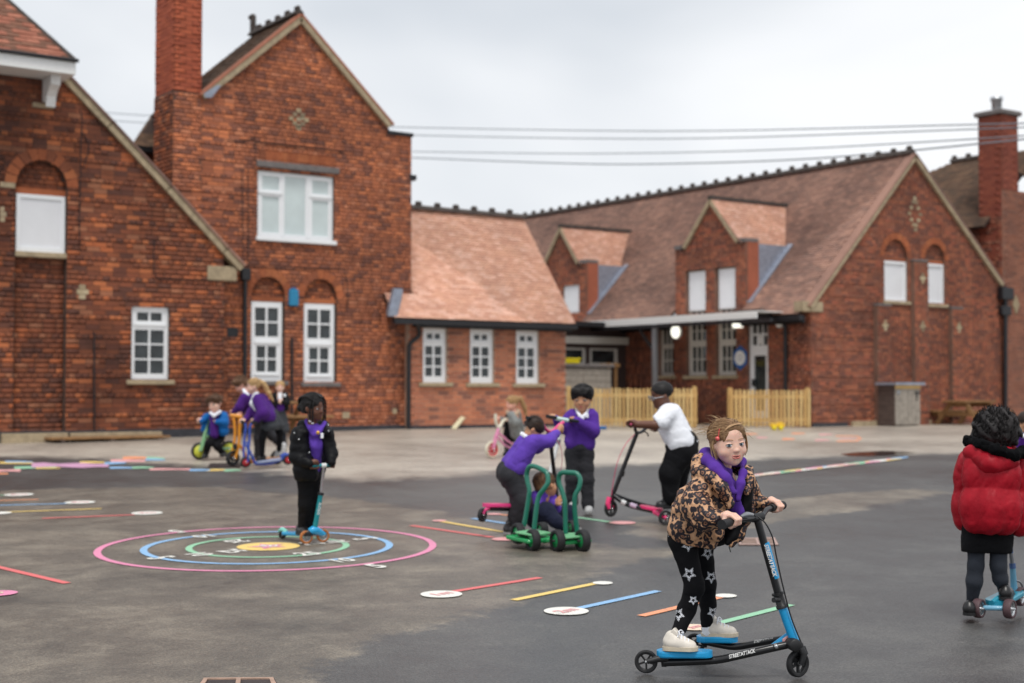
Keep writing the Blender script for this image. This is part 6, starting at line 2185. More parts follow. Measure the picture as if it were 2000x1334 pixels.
def axis(yaw):                                  # wheel axle: 0 points at the camera, positive turns it to picture right
    a = math.radians(yaw)
    return -FH * math.cos(a) + RT * math.sin(a)


class Veh:
    def __init__(s, name, label, cat, D, foot):
        s.D = D; s.t = thing(name, G(*foot), label, cat, GR)

    def P(s, q): return T(q[0], q[1], s.D + (q[2] if len(q) > 2 else 0))

    def m(s, px): return px * s.D / F_PX

    def tube(s, name, pts, r, mat, sm=0, n=12):
        rr = [s.m(v) for v in r] if isinstance(r, (list, tuple)) else s.m(r)
        return tube(name, s.t, [s.P(q) for q in pts], rr, mat, n, sm)

    def wheel(s, c, R, yaw, w=.03, **kw): return wheel(s.t, s.P(c), axis(yaw), s.m(R), w, **kw)

    def deck(s, a, b, width, thick, mat, taper=.75, name='deck'): return deck(name, s.t, s.P(a), s.P(b), width, thick, M[mat], taper)


# --- blue three-wheel carving scooter (foreground)
v = Veh('carving_scooter', 'blue and black three wheel carving scooter ridden by the girl in leopard jacket', 'scooter', 6.8, (1420, 1300))
D0 = 6.8
v.wheel((1558, 1296, -.09), 26, 32, .03, spokes=5, seg=36)
v.wheel((1262, 1292, .0), 22.5, -8, .028, spokes=5, seg=36)
v.wheel((1357, 1257, .40), 21, -8, .028, spokes=5)
v.tube('arm', [(1549, 1257, -.09), (1520, 1263, -.1), (1480, 1272, -.1), (1440, 1281, -.09), (1400, 1289, -.07), (1350, 1292, -.04), (1296, 1294, -.02)], 7.6, 'black_gloss', 4, 16)
v.tube('arm', [(1545, 1245, -.02), (1490, 1254, .1), (1440, 1263, .22), (1410, 1260, .28), (1372, 1252, .36)], 7, 'black_gloss', 4, 16)
v.tube('wheel_bracket', [(1304, 1287, -.03), (1284, 1287, -.04), (1264, 1292, -.04)], [6, 6.5, 5], BLUE if 0 else 'black_plastic')
v.tube('wheel_bracket', [(1384, 1250, .35), (1370, 1246, .36), (1358, 1255, .37)], [6, 6, 5], 'black_plastic')
v.tube('caster', [(1297, 1292, -.02), (1297, 1302, -.02)], [6, 5], 'black_plastic')
v.tube('caster', [(1376, 1258, .36), (1376, 1264, .36)], [6, 5], 'black_plastic')
v.deck((1283, 1281, .0), (1392, 1283, -.08), .125, .03, BLUE, .72)
v.deck((1362, 1252, .33), (1441, 1254, .24), .12, .03, BLUE, .72)
v.tube('head_tube', [(1556, 1263, -.09), (1527, 1184, -.09)], [9.5, 8.8], BLUE, 0, 18)
v.tube('stem', [(1525, 1178, -.09), (1479, 1014, -.09)], 7.4, 'black_gloss', 0, 18)
v.tube('clamp', [(1528, 1187, -.09), (1526.5, 1182, -.09), (1526, 1181, -.09), (1520, 1162, -.09)], [11.5, 11.5, 9.4, 9.4], 'black_plastic', 0, 16)
v.tube('clamp', [(1519.6, 1162, -.09), (1518.4, 1157.5, -.09)], [11.5, 11.5], 'black_plastic', 0, 16)
v.tube('lever', [(1522, 1172, -.13), (1511, 1172, -.16)], [4, 5], 'black_plastic')
v.tube('sticker', [(1514.5, 1130, -.09), (1494.8, 1060, -.09)], 7.75, BLUE, 0, 18)
p0, p1 = v.P((1512, 1126, -.115)), v.P((1494, 1063, -.115))
d_ = (p1 - p0).normalized()
n_ = (CAM - p0).normalized()
side = d_.cross(n_).normalized()
text_on('STREETATTACK', (p0 + p1) / 2 + side * .004 - n_ * .0 + n_ * .004, -d_, side, .026, M['white_paint'], v.t, .25, .04, sx=.82)
a0, a1 = v.P((1422, 1285, -.105)), v.P((1476, 1272, -.12))
d_ = (a1 - a0).normalized(); n_ = (CAM - a0).normalized(); upv = n_.cross(d_).normalized()
text_on('STREETATTACK', (a0 + a1) / 2 + n_ * .012 + upv * .003, d_, upv, .024, M['white_paint'], v.t, .25, .03, sx=.72)
b0, b1 = v.P((1462, 1258.5, .155)), v.P((1520, 1250, .03))
text_on('STREETATTACK', (b0 + b1) / 2 + n_ * .014 + ZU * .008, (b1 - b0), n_.cross((b1 - b0).normalized()), .018, M['white_paint'], v.t, .25, .02, sx=.9)
v.tube('brace', [(1549, 1236, -.06), (1528, 1250, -.05), (1508, 1263, -.03)], [8, 7, 5], BLUE)
MB().bevbox(v.P((1536, 1247, -.085)), (v.P((1544, 1241, -.085)) - v.P((1528, 1252, -.085))) / 2, ZU * .01, FH * .004, .002).build('label', simple('pink grey label', lin(200, 150, 150), .5), v.t)
mb = MB(); mb.lathe(v.P((1546, 1257, -.10)), axis(10), [(-.05, .001), (-.05, .028), (.05, .03), (.055, .024), (.055, .001)], 18); mb.build('pivot', M['black_plastic'], v.t)
mb = MB(); mb.lathe(v.P((1515, 1262, -.12)), axis(10), [(-.01, .001), (-.01, .011), (.012, .011), (.016, .007), (.016, .001)], 12); mb.build('bolt', M['chrome'], v.t)
ax_ = axis(32)
for e in (-1, 1):
    q = ax_ * (.024 * e)
    tube('fork', v.t, [v.P((1559, 1266, -.09)) + q * .6, v.P((1563, 1276, -.09)) + q, v.P((1558, 1297, -.09)) + q], [.02, .017, .012], 'black_plastic')
v.tube('crown', [(1557, 1258, -.09), (1560, 1271, -.09)], [11.5, 11], 'black_plastic', 0, 16)
v.tube('brake', [(1570, 1262, -.09), (1574, 1278, -.09)], [3, 5], 'black_plastic')
barL = [(1480, 1012, -.1), (1462, 1014, -.15), (1446, 1015, -.2), (1432, 1018, -.25), (1412, 1024, -.36)]
barR = [(1480, 1012, -.1), (1489, 1007, -.04), (1496, 997, .02), (1506, 992, .08), (1528, 987, .22)]
v.tube('handlebar', barL[::-1] + barR[1:], 5.4, 'black_gloss', 4, 14)
v.tube('grip', [(1440, 1016.5, -.225), (1426, 1020, -.285), (1411, 1024.5, -.36), (1409.5, 1025, -.367)], [7.6, 7.8, 9.2, 9.2], 'rubber', 0, 14)
v.tube('grip', [(1505, 992.4, .075), (1515, 990, .135), (1528, 987, .22), (1529, 986.8, .225)], [7.6, 7.6, 8.6, 8.6], 'rubber', 0, 14)
v.tube('bar_clamp', [(1470, 1012, -.115), (1488, 1009, -.07)], 8.5, 'black_plastic', 0, 14)
v.tube('brake_lever', [(1470, 1006, -.17), (1458, 1005, -.2), (1447, 1009, -.24)], [3.5, 5.5, 2.5], 'steel', 3)
v.tube('brake_cable', [(1480, 1009, -.13), (1495, 1022, -.15), (1509, 1050, -.15), (1516, 1085, -.14), (1528, 1140, -.13), (1545, 1205, -.12), (1566, 1258, -.12)], 1.5, 'black_plastic', 5, 8)

# --- teal scooter of the girl in the black coat
v = Veh('tilt_scooter', 'teal and blue three wheel scooter with amber wheels on the painted target', 'scooter', 11.5, (605, 1060))
v.wheel((598, 1049, -.0), 13, 25, .035, tyre='tyre_amber', rim='steel', inner=.66, spokes=9)
v.wheel((630.5, 1046, .1), 13, 25, .035, tyre='tyre_amber', rim='steel', inner=.66, spokes=9)
v.wheel((551.5, 1044, .4), 7.5, 25, .04, tyre='rubber', rim='black_plastic', inner=.6)
v.deck((556, 1044, .38), (606, 1047, .1), .11, .025, CYAN, .9)
v.tube('mudguard', [(545, 1039, .42), (551, 1034, .4), (560, 1040, .36)], [3, 5, 4], mk((130, 206, 190)), 4)
v.tube('axle_beam', [(596, 1046, .02), (606, 1038, .02), (614, 1035, .03), (624, 1039, .07), (634, 1044, .1)], [4, 7, 8.5, 7, 4], CYAN, 3)
v.tube('stem', [(614, 1038, .04), (626.5, 966, -.02)], [5.2, 4.6], TEAL, 0, 14)
v.tube('collar', [(626, 967, -.02), (626.8, 962, -.02)], 6, 'black_plastic')
v.tube('upper_stem', [(626.5, 966, -.02), (632.5, 908, -.06)], 3.1, 'chrome')
v.tube('handlebar', [(605, 911, -.1), (632, 908.5, -.06), (654, 909, -.02)], 3.0, TEAL)
v.tube('tee', [(628, 909, -.07), (637, 908.5, -.055)], 4.2, WHITE)
p0, p1 = v.P((618.2, 1012, -.06)), v.P((624.6, 975, -.06))
d_ = (p1 - p0).normalized(); n_ = (CAM - p0).normalized()
text_on('micro', p0.lerp(p1, .5) + n_ * .002 + RT * .006, d_, d_.cross(n_) * -1, .042, M['white_paint'], v.t)

# --- mint balance bike
v = Veh('balance_bike', 'mint green balance bike with yellow wheels ridden by the boy in blue coat', 'balance bike', 21.0, (415, 897))
v.wheel((390, 881, 0), 17, 30, .05, rim=LIME, solid=True, inner=.74)
v.wheel((447, 877, .25), 16.5, 25, .05, rim=LIME, solid=True, inner=.74)
for e in (-2, 2): v.tube('fork', [(399 + e, 856, -.05), (396 + e, 866, -.05), (391 + e, 881, -.08)], [2.2, 2, 1.5], MINT)
v.tube('head_tube', [(398, 858, 0), (403, 838, 0)], [4, 3.4], MINT)
v.tube('stem', [(402, 842, 0), (405, 824, 0)], 2.2, MINT)
v.tube('handlebar', [(389, 822, -.05), (405, 823, 0), (421, 823, .0)], 2.6, mk((100, 170, 60)))
v.tube('frame', [(400, 850, 0), (411, 858, .05), (421, 870, .1), (429, 877, .14), (440, 876, .2), (450, 875, .25)], [3.5, 3.5, 3.5, 3.5, 2.5, 2.2], MINT, 3)
v.tube('seat_post', [(427, 877, .13), (428, 862, .13)], 1.8, 'black_plastic')
v.tube('saddle', [(418, 861, .12), (428, 860, .13), (438, 860, .14)], [2.5, 4, 5], 'black_plastic')

# --- orange scooter
v = Veh('roller_scooter', 'orange two wheel play scooter with dark wheels beside the blue scooter', 'scooter', 19.7, (500, 910))
v.wheel((454.5, 895, 0), 15, 48, .06, rim='black_plastic', spokes=6, inner=.7)
v.wheel((541, 893, .5), 14, 40, .06, rim='steel', solid=True, inner=.7)
v.tube('upright', [(456, 812, 0), (459, 840, 0), (457, 868, 0), (452, 890, 0)], 2.6, ORANGE, 4)
v.tube('upright', [(468, 813, 0), (468, 840, 0), (466, 870, 0), (459.5, 896, 0)], 2.8, ORANGE, 4)
v.tube('handle', [(451, 811, 0), (473, 814, 0)], 3.6, ORANGE)
v.tube('crosspiece', [(456, 868, 0), (467, 870, 0)], 3, ORANGE)
MB().bevbox(v.P((459, 872, -.03)), RT * .03, FH * .02, ZU * .04, .01).build('joint', M['black_plastic'], v.t)
v.tube('down_tube', [(464, 868, 0), (472, 874, .05), (479, 888, .12), (487, 901, .2), (500, 902, .3), (545, 896, .5)], 3, ORANGE, 4)
v.deck((545, 896, .48), (492, 902, .24), .2, .03, ORANGE, .9)

# --- blue scooter with red wheels
v = Veh('roller_scooter', 'blue two wheel play scooter with red wheels ridden by the ponytailed girl', 'scooter', 19.2, (520, 914))
v.wheel((479.5, 903, 0), 10.8, 30, .06, rim=RED, solid=True, inner=.68)
v.wheel((562.5, 898, .4), 10.5, 30, .06, rim=RED, solid=True, inner=.68)
v.tube('upright', [(476, 825, 0), (480, 833, 0), (477, 860, 0), (476, 882, 0), (477, 902, 0)], 2.3, RBLUE, 4)
v.tube('upright', [(493, 825, .0), (488, 834, 0), (487, 860, 0), (485, 880, 0), (484, 902, 0)], 2.4, RBLUE, 4)
v.tube('grip', [(471, 822, -.03), (477, 826, 0)], 2.8, 'rubber')
v.tube('grip', [(492, 825, 0), (502, 823, -.03)], 2.8, 'rubber')
v.tube('rung', [(477, 865, 0), (486, 865, 0)], 2, RBLUE)
v.tube('rung', [(477, 870, 0), (486, 870, 0)], 2, RBLUE)
v.tube('frame', [(482, 872, 0), (488, 882, .02), (495, 898, .06), (501, 906, .1), (528, 905, .2), (545, 899, .32), (556, 893, .38), (562, 897, .4)], 2.6, RBLUE, 4)
v.deck((548, 898, .33), (500, 905, .1), .19, .03, mk((150, 160, 190)), .9)
v.tube('mudguard', [(549, 893, .36), (556, 888, .38), (568, 891, .42)], [4, 4.5, 3], RBLUE, 3)

# --- pink bike of the girl in the grey coat
v = Veh('child_bike', 'pale pink child bike with red rims in front of the annex', 'bike', 21.4, (985, 893))
v.wheel((961, 878, 0), 16.5, 40, .05, tyre='tyre_cream', rim=RED, spokes=7, inner=.8)
v.wheel((1012, 876, .6), 16.5, 30, .05, tyre='tyre_cream', rim=RED, spokes=7, inner=.8)
for e in (-2, 2): v.tube('fork', [(970 + e, 848, 0), (962 + e, 878, 0)], 1.7, LPINK)
v.tube('head_tube', [(974, 836, 0), (969, 852, 0)], 3, LPINK)
v.tube('frame', [(972, 844, 0), (990, 860, .2), (1008, 872, .5)], 2.6, LPINK)
v.tube('frame', [(970, 852, 0), (984, 868, .2), (998, 876, .4)], 2.4, LPINK)
v.tube('handlebar', [(968, 808, -.05), (968, 822, -.04), (972, 832, 0), (977, 833, 0), (982, 823, .1), (990, 819, .15)], 3.0, CREAM, 4)
v.tube('stem', [(976, 838, 0), (976, 830, 0)], 2.5, WHITE)
v.tube('saddle', [(1000, 846, .4), (1016, 848, .55)], [3, 5], LPINK)
v.tube('seat_post', [(1006, 870, .45), (1008, 850, .48)], 1.8, 'steel')
v.tube('pedal', [(985, 876, .2), (994, 878, .2)], 2.4, 'black_plastic')

# --- pink carving scooter of the bending boy
v = Veh('carving_scooter', 'pink and black carving scooter behind the green cart', 'scooter', 12.4, (1000, 1020))
v.wheel((942, 1006, -.45), 13, 60, .03)
v.wheel((1010, 996, .5), 13, 40, .03)
v.wheel((1088, 1000, .2), 14, 40, .03, spokes=5)
v.deck((944, 990, -.42), (1004, 990, -.25), .13, .03, PINK, .85)
v.tube('arm', [(950, 994, -.42), (1005, 995, -.25), (1050, 992, 0), (1086, 985, .2)], 3.5, 'black_gloss', 3)
v.tube('wheel_bracket', [(956, 992, -.42), (947, 996, -.44), (943, 1006, -.44)], 3, PINK)
v.tube('stem', [(1089, 988, .2), (1083, 930, .15), (1074, 852, .05)], [4.6, 4, 3.8], 'black_gloss')
v.tube('head_tube', [(1089, 985, .2), (1086, 972, .19)], 5.5, mk((210, 214, 214)))
v.tube('clamp', [(1083, 932, .15), (1082, 925, .15)], 5.5, 'black_plastic')
v.tube('handlebar', [(1052, 820, -.14), (1058, 824, -.1), (1064, 836, -.03), (1073, 843, .03), (1082, 840, .1), (1090, 832, .16), (1100, 825, .25)], 3.4, PINK, 4)
v.tube('grip', [(1029, 816, -.3), (1053, 820, -.14)], 3.6, 'rubber')
v.tube('brake_cable', [(1076, 846, .0), (1094, 870, .05), (1098, 900, .1), (1092, 935, .15)], .6, PINK, 5, 6)
v.tube('bar_clamp', [(1070, 846, .03), (1078, 848, .05)], 5, 'black_plastic')

# --- white scooter of the standing boy
v = Veh('tilt_scooter', 'white stemmed scooter held by the standing boy in purple jumper', 'scooter', 13.4, (1080, 1000))
v.tube('handlebar', [(1086, 817, -.05), (1098, 819, 0), (1109, 821, .03)], 4.0, mk((206, 232, 226)))
v.tube('grip', [(1068, 813, -.15), (1086, 816, -.05)], 3.4, 'rubber')
v.tube('grip', [(1109, 820, .03), (1129, 823, .12)], 3.4, 'rubber')
v.tube('stem', [(1098, 820, 0), (1090, 862, .0), (1073, 930, -.02), (1062, 985, -.04)], [2.8, 3.4, 4.2, 4.6], WHITE)
v.tube('collar', [(1090.6, 858, 0), (1089.4, 866, 0)], 5.2, 'steel')
v.deck((1066, 990, -.03), (1100, 980, .25), .11, .025, WHITE, .9)
v.wheel((1062, 1000, -.1), 10, 30, .03, tyre='rubber', rim='steel')
v.wheel((1096, 992, .3), 9, 30, .03, tyre='rubber', rim='steel')

# --- pink carving scooter of the boy in the white polo
v = Veh('carving_scooter', 'black and pink carving scooter ridden by the boy in white polo shirt', 'scooter', 13.2, (1250, 1012))
v.wheel((1193, 993, 0), 16.5, 42, .03, seg=32)
v.wheel((1300, 1011, -.35), 14.5, 20, .03)
v.wheel((1330, 990, .2), 13, 20, .03)
v.tube('head_tube', [(1193, 985, 0), (1199, 960, 0)], [4, 4.4], 'black_gloss')
v.tube('fork', [(1190, 972, -.02), (1187, 984, -.04), (1190, 994, -.05)], [5, 5, 3], HOT, 2)
v.tube('fork', [(1196, 972, .03), (1197, 984, .05), (1196, 994, .05)], [4, 4, 3], HOT, 2)
v.tube('stem', [(1198, 964, 0), (1244, 846, 0)], 4.2, 'black_gloss')
v.tube('clamp', [(1213, 930, 0), (1216, 920, 0)], 5.2, 'black_plastic')
v.tube('handlebar', [(1233, 829, -.22), (1240, 831, -.15), (1241, 841, -.08), (1246, 845, 0), (1254, 843, .06), (1262, 836, .12), (1270, 834, .2)], 3.2, 'black_gloss', 4)
v.tube('grip', [(1226, 827, -.3), (1237, 830, -.18)], 4.6, HOT)
v.tube('grip', [(1268, 834, .18), (1287, 838, .34)], 4.4, HOT)
v.tube('brake_lever', [(1256, 842, .05), (1264, 846, .08), (1266, 852, .1)], 1.4, 'black_plastic', 3)
v.tube('brake_cable', [(1240, 848, -.05), (1222, 868, -.08), (1207, 900, -.08), (1198, 940, -.05), (1194, 968, -.03)], .6, HOT, 5, 6)
v.tube('arm', [(1199, 968, 0), (1222, 984, -.05), (1255, 994, -.15), (1285, 1000, -.25)], 4.4, 'black_gloss', 4)
v.tube('arm', [(1199, 966, 0), (1230, 978, .05), (1275, 990, .12), (1320, 990, .18)], 4.0, 'black_gloss', 4)
v.tube('sticker', [(1214, 979, -.045), (1222, 983.5, -.055)], 4.6, WHITE)
v.tube('sticker', [(1232, 985.5, -.085), (1244, 990, -.12)], 4.6, mk((214, 190, 214)))
v.deck((1293, 1000, -.22), (1250, 992, -.1), .13, .03, HOT, .8)
v.deck((1330, 988, .18), (1290, 988, .12), .13, .03, HOT, .8)
v.tube('wheel_bracket', [(1278, 1000, -.24), (1290, 1006, -.32), (1302, 1012, -.36)], [4.5, 5, 3.5], HOT)

# --- pale blue scooter of the girl in the red coat
v = Veh('tilt_scooter', 'pale blue three wheel scooter under the girl in red padded coat', 'scooter', 8.15, (1950, 1205))
v.wheel((1911.5, 1188, 0), 19, 50, .045, tyre='tyre_brown', rim='chrome', inner=.7, spokes=9, seg=32)
v.wheel((1972, 1189, -.05), 19, 50, .045, tyre='tyre_brown', rim='chrome', inner=.7, spokes=9, seg=32)
v.wheel((1991, 1165, .25), 19, 50, .045, tyre='tyre_brown', rim='chrome', inner=.7, spokes=9, seg=32)
v.tube('axle_beam', [(1920, 1187, 0), (1924, 1187, 0), (1960, 1188, -.04), (1966, 1188, -.04)], [3, 5, 5, 3], LBLUE)
v.deck((1940, 1184, .0), (1986, 1160, .28), .14, .03, mk((40, 150, 176)), .9)
v.tube('deck_bump', [(1938, 1176, 0), (1950, 1170, .03), (1962, 1174, .0)], [4, 8, 4], mk((40, 150, 176)), 3)
v.tube('head_tube', [(1981, 1155, .25), (1977.5, 1102, .2)], [7, 5.4], LBLUE, 0, 14)
v.tube('stem', [(1977.5, 1104, .2), (1974, 1076, .18), (1971, 1000, .12), (1970, 960, .1)], [4.2, 4, 3.4, 3.4], 'steel')
v.tube('collar', [(1978, 1110, .2), (1977, 1100, .2)], 6.4, mk((70, 100, 150)))
v.tube('collar', [(1974.5, 1080, .18), (1974, 1073, .18)], 4.6, mk((70, 100, 150)))
v.tube('mudguard', [(1984, 1134, .22), (1993, 1138, .25), (1999, 1152, .28), (2000, 1168, .3)], 2, 'steel', 4)
v.tube('handlebar', [(1945, 962, .1), (1995, 958, .1)], 4, 'rubber')

# --- green six-wheel pedal cart
v = Veh('pedal_cart', 'green six wheel pedal roller with two tall bent green handles', 'pedal roller', 11.2, (1075, 1075))
for (c, R) in (((1012, 1042, .15), 21), ((1041, 1055, -.05), 21.5), ((1089, 1056, -.08), 21.5), ((1138, 1056, -.08), 22), ((1059, 1034, .42), 15), ((1118, 1030, .5), 15)):
    wheel(v.t, v.P(c), (-RT * .9 - FH * .42).normalized(), v.m(R), .062, rim=GREEN2, solid=True, inner=.62, hub='black_plastic', seg=32)
mb = MB()
for (a, b, w_) in (((1016, 1046, .2), (1062, 1056, .0), .16), ((1060, 1056, .1), (1086, 1051, .1), .08), ((1088, 1057, .05), (1142, 1052, .12), .16)):
    a, b = v.P(a), v.P(b); f = (b - a) / 2; sd = f.cross(ZU).normalized()
    mb.bevbox((a + b) / 2, f, sd * w_, ZU * .016, .008)
mb.build('platform', M[GREEN2], v.t)
for (a, b) in (((1022, 1043, .1), (1060, 1050, .0)), ((1092, 1054, .0), (1136, 1050, .05))):
    a, b = v.P(a), v.P(b); f = (b - a) / 2; sd = f.cross(ZU).normalized()
    MB().bevbox((a + b) / 2 + ZU * .024, f * .92, sd * .13, ZU * .008, .004).build('tread', simple('pale green tread', lin(110, 176, 128), .6), v.t)
v.tube('handle', [(1023, 1028, .2), (1028, 1000, .2), (1032, 975, .2), (1034, 958, .2), (1030, 940, .22), (1029, 925, .23), (1034, 912, .2), (1045, 911, .16), (1062, 919, .08), (1069, 927, .05), (1070, 942, .03), (1063, 954, .03), (1053, 968, .05), (1048, 990, .05), (1043, 1034, .05)], 4.9, GREEN, 5, 14)
v.tube('handle', [(1105, 1042, .1), (1104, 1005, .1), (1103, 980, .1), (1098, 960, .12), (1092, 944, .14), (1092, 930, .14), (1098, 923, .12), (1112, 923, .1), (1126, 925, .08), (1133, 936, .06), (1131, 952, .05), (1123, 970, .05), (1123, 1000, .06), (1128, 1042, .08)], 4.9, GREEN, 5, 14)
v.tube('axle', [(1010, 1042, .15), (1062, 1034, .42)], 2.5, 'steel')
v.tube('axle', [(1088, 1056, -.05), (1140, 1056, -.05)], 2.5, 'steel')
v.tube('crank', [(1040, 1050, .0), (1062, 1052, .1), (1089, 1052, .0)], 3.4, GREEN2)

# ================================================================== people
from mathutils.bvhtree import BVHTree

# --- girl in the leopard jacket (foreground)
p = Person('girl in leopard print padded jacket and black star leggings smiling at the camera', 6.8, (1390, 1290),
           dict(neck=(1411, 925, .06), shL=(1376, 944, -.03), shR=(1452, 936, .16), elL=(1360, 1000, -.14), wrL=(1405, 1013, -.22), elR=(1472, 984, .2), wrR=(1496, 984, .14),
                pelvis=(1346, 1045, .1), hipL=(1332, 1052, .02), hipR=(1368, 1052, .16), knL=(1357, 1146, .0), anL=(1326, 1232, .0), knR=(1382, 1140, .24), anR=(1381, 1218, .28)),
           (1424, 867, -.0), 88, 19, 4, -5, seed=3)
p.hand('wrL', (1431, 1018, -.262), p.p((1412, 1024, -.36)) - p.p((1446, 1015, -.2)), .0165, 1.0, -1)
p.hand('wrR', (1514, 990, .13), p.p((1528, 987, .22)) - p.p((1500, 994, .045)), .0165, .95, -1)
p.build_body(arm=10, leg=8.5, torso=24, vox=.004, k=.010, smile=1.0, cheeks=1.12, jaw=1.06, nose=.85, neck=.15)
p.eyes('iris_blue', look=(-.24, .02), brow='hair_lightbrown', open_=1.22)
h = p.h
p.hair('hair_lightbrown', 'long', [cone(p.hl(0, .2, -.42), .2 * h, p.hl(.0, .0, -.5), .16 * h), cone(p.hl(-.33, .14, -.04), .075 * h, p.hl(-.36, -.06, -.1), .045 * h)], 1500, .005, (-.1, -.3, -.95), .1, -.15, .97, (.003, 80, 5), 10, .0046, 1.1)
# loose locks beside the ears and across the forehead
mb = MB(); rs = random.Random(8)
for i in range(20):
    x0 = rs.uniform(-.36, -.31); e = rs.uniform(-.06, .06)
    mb.tube(spline([p.hl(x0, .2 + e, -.02 + e), p.hl(x0 - .05, .02, -.05 + e), p.hl(x0 - .05 + e * .5, -.16, .0 + e), p.hl(x0 - .02 + e, -.34 + e, .05)], 3), [.006 * h, .008 * h, .008 * h, .006 * h, .006 * h, .006 * h, .005 * h, .004 * h, .003 * h, .001 * h], 4, cap=False)
for i in range(26):
    e = rs.uniform(-.05, .05)
    mb.tube(spline([p.hl(.3 + e * .3, .3 + e, .12), p.hl(.355, .12 + e, .13 + e * .5), p.hl(.37 + e * .3, -.05, .1 + e), p.hl(.36 + e * .6, -.25 + e, .1)], 3), [.006 * h] * 4 + [.005 * h] * 4 + [.003 * h, .001 * h], 4, cap=False)
for i in range(90):
    e = rs.uniform(-.1, .12)
    mb.tube(spline([p.hl(.16 + e * .6, .47 - abs(e) * .3, .16 + e * .3), p.hl(-.04 + e * .5, .44, .235 + e * .2), p.hl(-.22 + e * .3, .33 + e * .25, .24 + e * .1), p.hl(-.345, .16 + e * .4, .12 + e * .3), p.hl(-.39, .0 + e * .4, -.02 + e * .3)], 3), [.006 * h] * 10 + [.004 * h] * 3, 4, cap=False)
mb.build('loose_locks', M['hair_lightbrown'], p.root)
MB().bevbox(p.hl(-.315, .27, .15), (p.X * .02 + p.Y * .11) * h, (p.Z * .03 - p.X * .02) * h, p.X * .012 * h, .002).build('hair_clip', simple('coral clip', lin(226, 92, 92), .3), p.root)
mb = MB(); mb.lathe(p.hl(-.35, .17, .15), -p.X + p.Z * .6, [(0, .05 * h), (.03 * h, .045 * h), (.05 * h, .02 * h), (.052 * h, .002)], 14); mb.build('clip_bead', simple('coral bead', lin(232, 104, 100), .2), p.root)
mb = MB(); rs = random.Random(21)
for i in range(110):                            # flyaway hairs
    v = Vector((rs.gauss(0, 1), abs(rs.gauss(.3, .8)), rs.gauss(-.4, .8))).normalized()
    b0 = p.hl(v.x * .40, .185 + v.y * .37, -.105 + v.z * .43)
    w_ = (p.X * (v.x + rs.uniform(-.6, .6)) + p.Y * (v.y * .5 + rs.uniform(-.3, .3)) + p.Z * (v.z - .6)) * h
    mb.tube(spline([b0, b0 + w_ * .09, b0 + w_ * .17 - ZU * .02 * h, b0 + w_ * .24 - ZU * .07 * h], 3), [.0028 * h] * 6 + [.002 * h] * 3 + [.0008 * h], 4, cap=False)
mb.build('flyaway_hair', M['hair_lightbrown'], p.root)
# leggings with star print
leg = p.g('leggings', 'fabric_black', [('pelvis', 26, 'hipL', 27), ('pelvis', 26, 'hipR', 25), ('hipL', 27, 'knL', 18.5), ('knL', 18.5, (1341, 1190, .03), 17), ((1341, 1190, .03), 17, 'anL', 13.5), ('hipR', 24, 'knR', 17), ('knR', 17, (1383, 1178, .28), 15.5), ((1383, 1178, .28), 15.5, 'anR', 13)], .0055, 8, [((1326, 1236, 0), (-.1, 0, -1))], (.0016, 60, 4))
me = leg.data
bv = BVHTree.FromPolygons([v.co for v in me.vertices], [tuple(q.vertices) for q in me.polygons])
for (cx, cy, R_) in ((1344, 1064, 13), (1382, 1081, 12), (1346, 1121, 13.5), (1389, 1127, 12), (1325, 1200, 13), (1354, 1172, 9), (1392, 1196, 11), (1306, 1034, 13), (1364, 1232, 6)):
    mb = MB(); rs = random.Random(cx)
    for ring in (1.0, .78, .58):
        for i in range(10):
            a0 = math.pi * (i / 5) + .3; a1 = math.pi * ((i + 1) / 5) + .3
            r0, r1 = (R_ if i % 2 == 0 else R_ * .52) * ring, (R_ if i % 2 else R_ * .52) * ring
            for k in range(4):
                f = k / 4
                x = cx + (r0 * math.cos(a0) * (1 - f) + r1 * math.cos(a1) * f) * .95 + rs.uniform(-.4, .4)
                y = cy + r0 * math.sin(a0) * (1 - f) + r1 * math.sin(a1) * f + rs.uniform(-.4, .4)
                hit, nn, _, _ = bv.ray_cast(CAM, ray(x, y).normalized())
                if hit is None or nn is None: continue
                if nn.dot(ray(x, y)) > 0: nn = -nn
                u = nn.cross(ZU).normalized(); w_ = nn.cross(u); q = hit + nn * .0015; rr = .0019 * rs.uniform(.7, 1.2)
                mb.add([q + (u * math.cos(t * math.pi / 3) + w_ * math.sin(t * math.pi / 3)) * rr for t in range(6)], [(0, 1, 2, 3, 4, 5)])
    if mb.v: mb.build('star_print', M['fabric_white'], leg)
p.g('sock', 'fabric_white', [((1324, 1232, 0), 11.5, (1322, 1252, .0), 12)], .006, 6)
p.g('sock', 'fabric_white', [((1381, 1216, .28), 11.5, (1383, 1236, .28), 12)], .006, 6)
p.shoe((1296, 1269, -.04), (1362, 1271, -.10), .037, 'shoe_white', 'sole_white', .056, .0055, lace=True)
p.shoe((1371, 1243, .3), (1441, 1243, .24), .037, 'shoe_white', 'sole_white', .056, .0055, lace=True)
